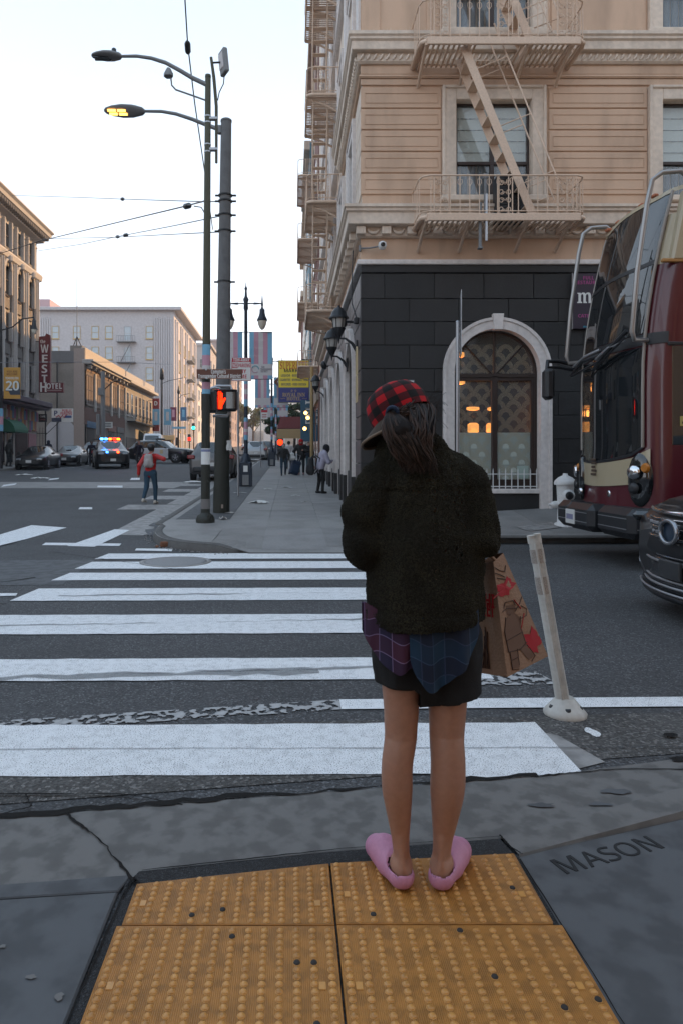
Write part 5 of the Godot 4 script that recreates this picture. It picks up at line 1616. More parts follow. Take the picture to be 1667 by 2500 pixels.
func build_far_end() -> void:
	var pink := mat(Color(0.5,0.33,0.35),0.85)
	var o := base("pink_tower")
	tag(o,"plain pink tower block rising behind the white hotel", "building")
	put("wall", Geo.new().span(Vector3(-72,0,-190),Vector3(-66.7,47,-200)),o,pink)
	put("lower_block", Geo.new().span(Vector3(-75,0,-205),Vector3(-60.0,41,-216)),o,pink)
	put("mast", Geo.new().cyl(Vector3(-71.5,47,-191),Vector3(-71.5,49.5,-191),0.2,0.1,6),o,M.grey_paint)
	o = base("glass_building")
	tag(o,"pale blue glazed building seen in the gap beside the white hotel", "building")
	put("wall", Geo.new().span(Vector3(-66,0,-168),Vector3(-56.0,38,-178)),o,mat(Color(0.35,0.45,0.48),0.3))
	for k in 10: put("floor_band", Geo.new().span(Vector3(-66.1,5+3.3*k,-167.8),Vector3(-55.9,5.6+3.3*k,-168.1)),o,M.white_paint)
	var specs := [
		["white_low_building", -34.0,-20.0,148.0,172.0,18.5,Color(0.6,0.57,0.54),"white building with dark arched windows past the sunlit hotel side", 4],
		["grey_block", -40.0,-20.3,172.5,205.0,31.0,Color(0.4,0.37,0.36),"plain grey block beyond the white building far up the street", 6],
		["distant_tower", -26.0,-17.5,206.0,250.0,38.0,Color(0.38,0.3,0.28),"tall brownish tower far up the street behind the concrete pole", 9],
	]
	for s in specs:
		o = base(s[0])
		tag(o,s[7],"building")
		var m := mat(s[6],0.85,0.0,"grime", 0.3)
		put("wall", Geo.new().span(Vector3(s[1],2,-s[3]),Vector3(s[2],s[5],-s[4])),o,m)
		put("cornice", Geo.new().span(Vector3(s[1]-0.2,s[5],-s[3]+0.3),Vector3(s[2]+0.5,s[5]+0.7,-s[4]),0.05),o,m)
		var west := Transform3D(Basis(Vector3.UP,PI/2),Vector3(s[2],0,0))
		for f in s[8]:
			var y: float = 8.5+3.4*f
			if y+2.4 > s[5]: continue
			for k in 5: plain_window(o,west,lerpf(s[3],s[4],(k+0.5)/5.0),y,1.7,2.1,m,M.glass_dark,1,0.1)
			for k in 3: plain_window(o,at_z(-s[3]),lerpf(s[2],s[1],(k+0.5)/6.0),y,1.3,2.1,m,M.glass_dark,1,0.1)
	var h := Geo.new()
	var n := 40
	for i in n:
		for j in 6:
			var f := func(a: int,b: int) -> Vector3:
				var x := -600.0+1000.0*a/n
				var k := b/6.0
				return Vector3(x,20.0+(75.0+18.0*sin(x*0.011)+9.0*sin(x*0.037+1.0))*sin(k*PI/2),-900.0-260.0*k)
			h.quad(f.call(i,j),f.call(i+1,j),f.call(i+1,j+1),f.call(i,j+1),7)
	structure(put("hill", h,null,mat(Color(0.2,0.21,0.2),0.95,0.0,"stain", 0.01)),"distant hazy hill closing the view up the street")
	var houses := base("hillside_terrace", Vector3(0,0,0))
	tag(houses,"row of tiny pale houses on the far slope at the street's end", "building")
	for k in 14:
		var x := -55.0+6.5*k
		var m := mat([Color(0.5,0.45,0.42),Color(0.42,0.42,0.44),Color(0.55,0.5,0.45)][k % 3],0.9)
		put("house_front", Geo.new().span(Vector3(x,8,-420-(k % 3)*12),Vector3(x+6.2,22+(k*7) % 5*2.0,-440-(k % 3)*12)),houses,m)
	for q in [[-23.5,245.0,15.0,6.0,"sunlit tree standing leftmost of the far street trees", 0],[-18.2,238.0,17.0,5.5,"tall sunlit yellow-green tree behind the twin lamp post", 0],[-12.5,232.0,14.5,5.0,"sunlit tree rightmost of the far street trees", 0],[-1.6,88.0,6.6,2.5,"dark green street tree behind the striped lamp posts", 1],[0.6,96.0,8.0,2.6,"dark green street tree under the market sign", 1],[-1.4,118.0,7.0,2.8,"small dark tree farthest along the right pavement", 1]]:
		tree(Vector3(q[0],road_y(q[1]),-q[1]),q[2],q[3],q[4],q[5])
func tree(at: Vector3,h: float,r: float,label: String,kind: int) -> void:
	var o := base("street_tree", at)
	tag(o,label,"tree", "trees far up the street")
	var bark := mat(Color(0.07,0.05,0.04),0.95,0.0,"grime", 2.0)
	var g := Geo.new()
	g.tube([Vector3.ZERO,Vector3(0.1,h*0.3,0),Vector3(-0.05,h*0.55,0.1)],[h*0.03,h*0.022,h*0.012],8)
	for k in 6:
		var an := TAU*k/6.0+0.3
		g.tube([Vector3(0,h*(0.3+0.04*k),0),Vector3(cos(an)*r*0.45,h*(0.5+0.03*k),sin(an)*r*0.45),Vector3(cos(an)*r*0.75,h*(0.6+0.04*k),sin(an)*r*0.75)],[h*0.012,h*0.008,0.02],5)
	put("trunk", g,o,bark)
	var lobes := []
	for k in 16:
		var an := rng.randf()*TAU
		var rr := r*sqrt(rng.randf())*0.75
		lobes.append(Vector4(cos(an)*rr,h*rng.randf_range(0.48,0.88) , sin(an)*rr,r*rng.randf_range(0.22,0.42)))
	g = Geo.new()
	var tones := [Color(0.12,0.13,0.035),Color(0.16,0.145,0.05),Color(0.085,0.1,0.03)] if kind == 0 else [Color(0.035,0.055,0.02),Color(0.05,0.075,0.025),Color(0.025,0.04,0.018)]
	for k in 4200:
		var l: Vector4 = lobes[rng.randi() % lobes.size()]
		var dir := Vector3(rng.randfn(),rng.randfn(),rng.randfn()).normalized()
		var p := Vector3(l.x,l.y,l.z)+dir*l.w*pow(rng.randf(),0.33)*Vector3(1,0.75,1)
		var s := r*rng.randf_range(0.035,0.08)
		var a := (dir+Vector3(rng.randfn(),rng.randfn(),rng.randfn())*0.8).normalized()
		var b := a.cross(Vector3(rng.randfn(),1,rng.randfn())).normalized()
		var c := a.cross(b)
		g.col = tones[rng.randi() % 3]
		g.quad(p-b*s,p+c*s*0.7,p+b*s,p-c*s*0.7)
	var lm := mat(Color(1,1,1),0.7)
	lm.backlight_enabled = true
	lm.backlight = Color(0.4,0.45,0.2)
	put("crown", g,o,lm)
func cobra_head(o: Node3D,at: Vector3,l: float,tilt: float,lit: bool) -> void:
	var b := Basis(Vector3(0,0,1),tilt)*Basis(Vector3.RIGHT,-0.6 if lit else -0.05)
	var rs := []
	for q in [[0.0,0.05,0.05],[0.06,0.10,0.07],[0.3,0.16,0.085],[0.55,0.17,0.075],[0.8,0.13,0.055],[0.95,0.08,0.04],[1.0,0.03,0.02]]:
		var ring := []
		for k in 12:
			var an := TAU*k/12.0
			ring.append(at+b*Vector3(-q[0]*l,sin(an)*q[2]*(1.0 if sin(an) > 0 else 0.55),-cos(an)*q[1]))
		rs.append(ring)
	put("lamp_head", Geo.new().rings(rs,true,true,4),o,M.grey_paint)
	put("photocell", Geo.new().lathe([Vector2(0.05,0.0),Vector2(0.05,0.07),Vector2(0.03,0.09)],10,at+b*Vector3(-0.25*l,0.08,0)),o,M.black_plastic)
	for k in 4:
		var x := -(0.56+0.24*(k % 2))*l+(0.0 if k < 2 else 0.03)
		put("lamp_lens", Geo.new().box(at+b*Vector3(x,-0.05,0.035 if k < 2 else -0.05),Vector3(0.19,0.012,0.055),0.002,b),o,glow(Color(1.0,0.72,0.3),2.5) if lit else M.glass_dark)
	if lit:
		var sp := SpotLight3D.new()
		sp.name = "lamp_light"
		sp.light_energy = 0.3
		sp.light_color = Color(1.0,0.75,0.42)
		sp.spot_range = 20.0
		sp.spot_angle = 60.0
		sp.light_size = 0.15
		sp.shadow_enabled = true
		sp.position = at+b*Vector3(-0.6*l,-0.12,0)
		sp.rotation.x = -PI/2
		o.add_child(sp,true)
func build_street_furniture() -> void:
	var olive := mat(Color(0.075,0.072,0.045),0.6,0.2,"grime", 2.0)
	var dark_olive := mat(Color(0.022,0.024,0.018),0.55,0.1,"grime", 3.0)
	var blue := mat(Color(0.18,0.4,0.56),0.6)
	var rose := mat(Color(0.5,0.26,0.33),0.6)
	var pale := mat(Color(0.55,0.52,0.52),0.6)
	M.flag_blue = blue; M.flag_rose = rose; M.flag_pale = pale
	var a := P(502,1277,14.26)
	a.y = corner_y(a.x,14.26)
	var ax := a.x
	var o := base("olive_lamp_pole", a)
	tag(o,"slender olive steel street lamp pole with pink and blue bands at the corner", "street lamp")
	var top := 9.5-a.y
	var yv := func(v: float) -> float: return EYE+(V0-v)*14.26/F-a.y
	var lean := 0.006
	var seg := func(v0: float,v1: float,m: Material,called: String,extra: float = 0.0) -> void:
		var y0: float = yv.call(v0); var y1: float = yv.call(v1)
		var r0 := lerpf(0.098,0.06,y0/top)+extra
		var r1 := lerpf(0.098,0.06,y1/top)+extra
		put(called,Geo.new().cyl(Vector3(lean*y0,y0,0),Vector3(lean*y1,y1,0),r0,r1,16),o,m)
	seg.call(1277,840,dark_olive,"lower_shaft")
	seg.call(840,190,olive,"upper_shaft")
	for q in [[842,868,blue],[868,893,rose],[893,902,pale],[934,951,rose],[951,962,blue]]: seg.call(q[1],q[0],q[2],"colour_band", 0.003)
	seg.call(1134,1095,M.paper,"paper_notice", 0.004)
	seg.call(1103,1097,mat(Color(0.2,0.22,0.36),0.8),"notice_heading", 0.006)
	seg.call(1242,1218,mat(Color(0.16,0.15,0.145),0.8),"grey_band", 0.004)
	put("base_collar", Geo.new().lathe([Vector2(0.19,-0.05),Vector2(0.2,0.05),Vector2(0.17,0.14),Vector2(0.12,0.17),Vector2(0.1,0.2)],16),o,dark_olive)
	put("base_nut", Geo.new().lathe([Vector2(0.05,0.0),Vector2(0.05,0.1)],6,Vector3(0.1,0.06,0.15)),o,dark_olive)
	var pt := func(u: float,v: float) -> Vector3: return P(u,v,14.26)-a
	put("pole_cap", Geo.new().lathe([Vector2(0.065,0),Vector2(0.06,0.05),Vector2(0.02,0.07)],12,Vector3(lean*top,top,0)),o,olive)
	put("arm", Geo.new().tube([pt.call(508,208),pt.call(470,190),pt.call(440,172),pt.call(405,153),pt.call(370,142),pt.call(335,137),pt.call(296,137.5)],[0.05,0.048,0.045,0.042,0.038,0.034,0.03],8),o,M.grey_paint)
	cobra_head(o,pt.call(297,138),0.62,-0.02,false)
	put("sensor_arm", Geo.new().tube([pt.call(509,247),pt.call(470,233),pt.call(430,219),pt.call(420,208),pt.call(418,190)],0.018,6),o,M.grey_paint)
	put("sensor", Geo.new().lathe([Vector2(0.1,-0.06),Vector2(0.1,0.0),Vector2(0.05,0.1),Vector2(0.03,0.12)],6,pt.call(412,180)),o,M.grey_paint)
	put("mast", Geo.new().tube([pt.call(516,140),pt.call(523,190),pt.call(529,260),pt.call(529,398)],[0.03,0.035,0.035,0.028],7),o,olive)
	put("mast_clamp", Geo.new().box(pt.call(520,290),Vector3(0.2,0.06,0.1),0.01).box(pt.call(520,365),Vector3(0.2,0.06,0.1),0.01),o,M.steel)
	for v in [283,298,352,370]: seg.call(v+3,v,M.steel,"strap", 0.006)
	put("antenna_panel", Geo.new().box(pt.call(547,152),Vector3(0.1,0.5,0.28),0.02,Basis(Vector3(0,0,1),0.1)*Basis(Vector3.UP,0.5)),o,M.grey_paint)
	put("antenna_cover", Geo.new().box(pt.call(541,150),Vector3(0.05,0.34,0.2),0.02,Basis(Vector3(0,0,1),0.1)*Basis(Vector3.UP,0.5)),o,pale)
	put("antenna_bracket", Geo.new().tube([pt.call(521,153),pt.call(540,152)],0.02,5),o,M.black_iron)
	put("cable", Geo.new().tube([pt.call(549,178),pt.call(546,205),pt.call(536,225),pt.call(532,245)],0.012,5),o,M.black_plastic)
	put("cable", Geo.new().tube([pt.call(474,503),pt.call(492,506),pt.call(500,520),pt.call(502,540)],0.012,5),o,M.black_plastic)
	var p := base("district_sign", P(536.5,913,14.0))
	tag(p,"brown street sign with two lines of white lettering on the olive pole", "sign")
	put("board", Geo.new().box(Vector3.ZERO,Vector3(0.935,0.198,0.02),0.004),p,mat(Color(0.11,0.035,0.02),0.5))
	for q in [[0,0.094,0.935,0.008],[0,-0.094,0.935,0.008]]: put("edge_line", Geo.new().box(Vector3(q[0],q[1],0.012),Vector3(q[2],q[3],0.002)),p,mat(Color(0.3,0.2,0.16),0.6))
	words("Compton's", 0.082,M.paper,p,Vector3(-0.02,0.045,0.011),0.3)
	words("Transgender Cultural District", 0.075,M.paper,p,Vector3(0,-0.045,0.011),0.87)
	for q in [[-0.27,0.085],[-0.27,-0.085]]: put("bolt", Geo.new().lathe([Vector2(0.022,0),Vector2(0.012,0.012)],8,Vector3(q[0],q[1],0.01),Basis(Vector3.RIGHT,PI/2)),p,M.steel)
	put("clamp", Geo.new().box(Vector3(-0.28,0,-0.06),Vector3(0.05,0.14,0.1)),p,M.steel)
	a = P(541,1253,16.2)
	a.y = walk_y(16.2)
	o = base("concrete_lamp_pole", a)
	tag(o,"thick grey pole beside the olive pole, its lamp lit", "street lamp")
	yv = func(v: float) -> float: return EYE+(V0-v)*16.2/F-a.y
	top = yv.call(298.0)
	lean = 0.0125
	var pole_grey := detail(mat(Color(0.15,0.15,0.152),0.75,0.0,"grime", 2.5),"stain", 0.8)
	var ymid: float = yv.call(985.0)
	put("upper_shaft", Geo.new().cyl(Vector3(lean*ymid,ymid,0),Vector3(lean*top,top,0),0.172,0.125,20),o,pole_grey)
	put("lower_shaft", Geo.new().cyl(Vector3(0,0,0),Vector3(lean*ymid,ymid,0),0.19,0.173,20),o,dark_olive)
	put("base_sleeve", Geo.new().cyl(Vector3(0,-0.05,0),Vector3(0.006,yv.call(1188.0),0),0.2,0.195,20),o,dark_olive)
	put("cap", Geo.new().lathe([Vector2(0.135,0),Vector2(0.135,0.04),Vector2(0.11,0.06)],16,Vector3(lean*top,top,0)),o,pole_grey)
	for v in [479,493,527,566,690]:
		var y: float = yv.call(float(v))
		put("strap", Geo.new().cyl(Vector3(lean*y,y,0),Vector3(lean*y,y+0.03,0),0.168,-1,16),o,M.black_iron)
		put("strap_bolt", Geo.new().box(Vector3(lean*y+0.01,y+0.015,0),Vector3(0.5,0.035,0.05),0.005),o,M.black_iron)
	pt = func(u: float,v: float) -> Vector3: return P(u,v,16.2)-a
	put("arm", Geo.new().tube([pt.call(541,318),pt.call(505,305),pt.call(470,291),pt.call(430,278),pt.call(395,272),pt.call(353,271.5)],[0.055,0.05,0.046,0.042,0.038,0.034],8),o,M.grey_paint)
	put("arm_bracket", Geo.new().box(pt.call(537,317),Vector3(0.1,0.2,0.12),0.02),o,M.grey_paint)
	cobra_head(o,pt.call(354,272),0.96,-0.02,true)
	put("torn_poster", Geo.new().quad_patch(pt.call(556,1077),pt.call(566,1075),pt.call(568,1100),pt.call(556,1100),0.23),o,M.paper)
	put("paint_scar", Geo.new().box(Vector3(0.04,yv.call(1235.0),0.193),Vector3(0.05,0.09,0.012),0.005),o,mat(Color(0.3,0.24,0.2),0.9))
	p = base("pedestrian_signal", P(552,978,15.1))
	tag(p,"black pedestrian signal showing a lit orange-red stop hand", "traffic signal", "pedestrian signals on the corner poles")
	put("housing", Geo.new().box(Vector3.ZERO,Vector3(0.53,0.48,0.2),0.05),p,M.black_plastic)
	put("visor", Geo.new().box(Vector3(0,0.22,0.13),Vector3(0.5,0.02,0.1),0.005).box(Vector3(-0.25,0.0,0.13),Vector3(0.02,0.44,0.1),0.005).box(Vector3(0.25,0.0,0.13),Vector3(0.02,0.44,0.1),0.005),p,M.black_plastic)
	var hg := Geo.new()
	var hx := -0.12
	hg.prism(PackedVector2Array([Vector2(hx-0.085,-0.02),Vector2(hx-0.075,-0.08),Vector2(hx-0.045,-0.13),Vector2(hx-0.04,-0.19),Vector2(hx+0.045,-0.19),Vector2(hx+0.05,-0.12),Vector2(hx+0.09,-0.05),Vector2(hx+0.13,0.03),Vector2(hx+0.115,0.055),Vector2(hx+0.09,0.045),Vector2(hx+0.06,0.0),Vector2(hx+0.055,0.03)]),0.004,at_z(0.106))
	for q in [[-0.066,0.0,0.13],[-0.025,0.02,0.18],[0.012,0.02,0.175],[0.044,0.02,0.14]]:
		hg.box(Vector3(hx+q[0],(q[1]+q[2])/2,0.104),Vector3(0.027,q[2]-q[1]+0.03,0.004),0.0015)
	put("stop_hand_light", hg,p,glow(Color(1.0,0.13,0.02),2.6))
	put("blank_lens", Geo.new().box(Vector3(0.12,0,0.101),Vector3(0.2,0.36,0.004)),p,M.glass_dark)
	put("upper_bracket", Geo.new().tube([Vector3(-0.35,0.27,-0.1),Vector3(-0.2,0.33,-0.1),Vector3(0.1,0.33,-0.1),Vector3(0.13,0.22,-0.1)],0.035,8),p,M.steel)
	put("lower_bracket", Geo.new().tube([Vector3(-0.3,-0.33,-0.1),Vector3(0.02,-0.33,-0.1),Vector3(0.06,-0.27,-0.1),Vector3(0.06,-0.2,-0.1)],0.035,8),p,M.steel)
	p = base("pedestrian_signal", P(513,981,14.6))
	tag(p,"black pedestrian signal seen from its blank side, left of the lit hand", "traffic signal", "pedestrian signals on the corner poles")
	put("housing", Geo.new().box(Vector3.ZERO,Vector3(0.33,0.47,0.4),0.05),p,M.black_plastic)
	put("bracket", Geo.new().tube([Vector3(0.0,0.26,0),Vector3(0.1,0.3,0),Vector3(0.2,0.3,-0.1)],0.03,7),p,M.steel)
	p = base("tow_away_sign", P(590,902,21.0))
	tag(p,"red and white tow-away no parking sign behind the thick grey pole", "sign")
	put("plate", Geo.new().box(Vector3.ZERO,Vector3(0.6,0.72,0.012),0.004),p,M.paper)
	var rr := mat(Color(0.45,0.02,0.04),0.5)
	put("red_header", Geo.new().box(Vector3(0,0.29,0.007),Vector3(0.58,0.13,0.006)),p,rr)
	put("red_box", Geo.new().box(Vector3(-0.2,0.12,0.007),Vector3(0.17,0.16,0.006)),p,rr)
	for q in [[0,-0.345,0.58,0.012],[0.29,-0.03,0.012,0.62],[-0.29,-0.03,0.012,0.62]]: put("border", Geo.new().box(Vector3(q[0],q[1],0.007),Vector3(q[2],q[3],0.006)),p,rr)
	words("TOW-AWAY", 0.1,M.paper,p,Vector3(0,0.29,0.012),0.5)
	words("NO", 0.13,M.paper,p,Vector3(-0.2,0.12,0.012),0.14)
	words("PARKING", 0.12,rr,p,Vector3(0.09,0.12,0.008),0.36)
	words("ANY", 0.12,rr,p,Vector3(0.0,-0.06,0.008),0.3)
	words("TIME", 0.12,rr,p,Vector3(0.0,-0.22,0.008),0.34)
	put("post", Geo.new().cyl(Vector3(-0.1,-0.4,-0.04),Vector3(-0.1,walk_y(21)-p.position.y,-0.04),0.03,-1,8).cyl(Vector3(-0.1,-0.4,-0.04),Vector3(-0.1,0.3,-0.04),0.03,-1,8),p,M.steel)
	lamp_post(P(601,1187,25.7),8.25,1.0,"nearest twin-lantern lamp post with striped bands and two flag banners", true,-0.01)
	lamp_post(P(664,1136,46.5),9.2,1.15,"second twin-lantern lamp post with striped bands beside the market sign", true,0.0)
	lamp_post(P(674,1118,62.0),9.4,1.1,"third twin-lantern lamp post, farthest of the striped ones", true,0.0)
	var wires := [
		[[452,-10,15.5],[459,107,17.0],[476,250,19.0],[502,430,22.0],[520,560,26.0],"steep black span wire with an insulator crossing in front of the lamp poles", [459,116,17.0]],
		[[30,477,46.0],[200,482,36.0],[300,486,30.0],[495,492,18.0],[540,492,16.2],"upper thin grey wire from the thick pole to the left cornice", [300,486,30.0]],
		[[-10,622,34.0],[100,588,30.0],[300,540,24.0],[450,504,17.5],[502,490,14.3],"thick dark wire sloping from the olive pole down to the left", [458,503,17.0]],
		[[90,613,40.0],[200,596,34.0],[290,577,28.0],[420,552,22.0],[540,527,16.3],"thin faded wire sloping down left under the dark wire", [308,574,27.0]],
		[[60,585,50.0],[150,582,42.0],[285,579,32.0],[420,572,24.0],[540,566,16.3],"lowest nearly level grey wire from the thick pole", [288,578,32.0]],
		[[-10,885,40.0],[100,884,42.0],[200,884,45.0],[300,884,48.0],[420,890,60.0],"level grey wire crossing before the hotel sign", [200,884,45.0]],
	]
	for w in wires:
		p = base("overhead_wire")
		tag(p,w[5],"wire", "overhead street wires")
		var pts := []
		for k in 5:
			pts.append(P(w[k][0],w[k][1],w[k][2]))
		var fine := []
		for k in 4:
			for s in 6: fine.append((pts[k] as Vector3).lerp(pts[k+1],s/6.0))
		fine.append(pts[4])
		var rad: float = 0.018 if w[5].begins_with("thick") or w[5].begins_with("steep") else 0.015
		put("strand", Geo.new().tube(fine,rad,5),p,M.black_iron if rad > 0.015 else mat(Color(0.2,0.22,0.25),0.6))
		if w[6][0] != 200:
			var c := P(w[6][0],w[6][1],w[6][2])
			var dir: Vector3 = (pts[1]-pts[0]).normalized() if w[5].begins_with("steep") else (pts[3]-pts[2]).normalized()
			put("insulator", Geo.new().tube([c-dir*0.22,c-dir*0.14,c+dir*0.14,c+dir*0.22],[0.03,0.075,0.075,0.03],8),p,M.black_plastic)
	p = base("edge_on_sign", P(1116,1200,12.9))
	p.position.y = corner_y(p.position.x,12.9)
	tag(p,"grey steel sign post with its plate seen edge-on before the arched window", "sign")
	var ph: float = EYE+(V0-786)*12.9/F-p.position.y
	put("post", Geo.new().cyl(Vector3(0,0,0),Vector3(0,ph,0),0.035,-1,10),p,M.steel)
	put("cap", Geo.new().lathe([Vector2(0.04,0),Vector2(0.035,0.02),Vector2(0.01,0.03)],10,Vector3(0,ph,0)),p,M.steel)
	put("plate", Geo.new().box(Vector3(0.06,ph-0.05,0),Vector3(0.012,1.2,0.55),0.004,Basis(Vector3.UP,-0.2)),p,M.steel)
	put("bolt", Geo.new().box(Vector3(0.03,ph-0.12,0),Vector3(0.09,0.03,0.03)).box(Vector3(0.03,ph-0.5,0),Vector3(0.09,0.03,0.03)),p,M.steel)
	p = base("fire_hydrant", Vector3(5.27,0,-13.1))
	p.position.y = corner_y(5.27,13.1)-0.02
	tag(p,"white fire hydrant with a round black nozzle in front of the bus", "fire hydrant")
	put("barrel", Geo.new().lathe([Vector2(0.2,0),Vector2(0.2,0.06),Vector2(0.15,0.08),Vector2(0.14,0.35),Vector2(0.155,0.7),Vector2(0.165,0.82)],18),p,M.white_paint)
	put("bonnet", Geo.new().lathe([Vector2(0.2,0.8),Vector2(0.205,0.84),Vector2(0.19,0.88),Vector2(0.13,0.94),Vector2(0.05,0.98),Vector2(0.04,1.02)],18),p,M.white_paint)
	put("nozzle", Geo.new().lathe([Vector2(0.11,0.0),Vector2(0.115,0.08),Vector2(0.08,0.1)],14,Vector3(0.0,0.6,0.1),Basis(Vector3.RIGHT,PI/2)),p,M.white_paint)
	put("nozzle_mouth", Geo.new().lathe([Vector2(0.078,0.0),Vector2(0.075,0.015),Vector2(0.02,0.02)],14,Vector3(0.0,0.6,0.195),Basis(Vector3.RIGHT,PI/2)),p,M.black_iron)
	put("side_nozzle", Geo.new().lathe([Vector2(0.07,0.0),Vector2(0.07,0.1),Vector2(0.05,0.14),Vector2(0.025,0.15),Vector2(0.025,0.2)],10,Vector3(-0.12,0.42,0.0),Basis(Vector3(0,0,1),PI/2)),p,M.white_paint)
	p = base("post_bollard", Vector3(1.58,0.006,-3.93))
	tag(p,"leaning scuffed white plastic delineator post beside the crosswalk", "bollard")
	var wp := detail(mat(Color(0.55,0.54,0.5),0.42,0.0,"grime", 3.0),"stain", 1.5)
	var b := Basis(Vector3(0,0,1),0.172)
	put("foot", Geo.new().lathe([Vector2(0.118,-0.004),Vector2(0.12,0.012),Vector2(0.1,0.035),Vector2(0.07,0.07),Vector2(0.05,0.095)],20),p,wp)
	for k in 5:
		var an := TAU*k/5.0+0.5
		put("bolt_hole", Geo.new().lathe([Vector2(0.018,0),Vector2(0.014,0.004),Vector2(0.004,0.004)],10,Vector3(cos(an)*0.082,0.05,sin(an)*0.082),Basis(Quaternion(Vector3.UP,Vector3(cos(an)*0.7,0.9,sin(an)*0.7).normalized()))),p,M.black_iron)
	put("tube", Geo.new().tube([b*Vector3(0,0.07,0),b*Vector3(0,0.2,0),b*Vector3(0,1.03,0)],[0.04,0.038,0.036],16,false),p,wp)
	put("rib", Geo.new().tube([b*Vector3(-0.012,0.09,0.036),b*Vector3(-0.012,1.0,0.033)],0.008,6),p,wp)
	put("rib", Geo.new().tube([b*Vector3(0.02,0.09,0.032),b*Vector3(0.02,1.0,0.029)],0.007,6),p,wp)
	put("crimped_top", Geo.new().tube([b*Vector3(-0.02,1.0,0.0),b*Vector3(-0.02,1.045,0)],0.022,12).tube([b*Vector3(0.018,1.0,0.0),b*Vector3(0.018,1.05,0)],0.02,12),p,wp)
	for q in [[0.72,0.82],[0.9,0.98]]:
		put("reflective_band", Geo.new().tube([b*Vector3(0,q[0]-0.015,0),b*Vector3(0,q[1]-0.015,0)],[0.0395,0.039],16,false),p,detail(mat(Color(0.42,0.38,0.34),0.35,0.1,"mottle", 5.0),"stain", 6.0))
	p = base("manhole_cover", Vector3(-1.66,0.012,-9.95))
	tag(p,"round steel manhole cover between two zebra bars", "manhole cover")
	put("rim", Geo.new().lathe([Vector2(0.52,-0.01),Vector2(0.52,0.004),Vector2(0.46,0.006),Vector2(0.455,0.0)],28),p,M.concrete_pale)
	put("lid", Geo.new().lathe([Vector2(0.45,-0.01),Vector2(0.45,0.003),Vector2(0.4,0.004),Vector2(0.05,0.004)],28),p,M.grey_paint)
	p = base("utility_cover", Vector3(0,0,0))
	tag(p,"pale square utility lid set in the far pavement", "utility cover")
	var ul := Geo.new()
	var c4 := [P(1258,1297,13.0),P(1345,1291,13.4),P(1372,1303,12.9),P(1290,1307,12.6)]
	for k in 4: c4[k].y = corner_y(c4[k].x,-c4[k].z)+0.012
	face_up(ul,c4[3],c4[2],c4[1],c4[0])
	put("lid", ul,p,M.concrete_pale)
	left_furniture()
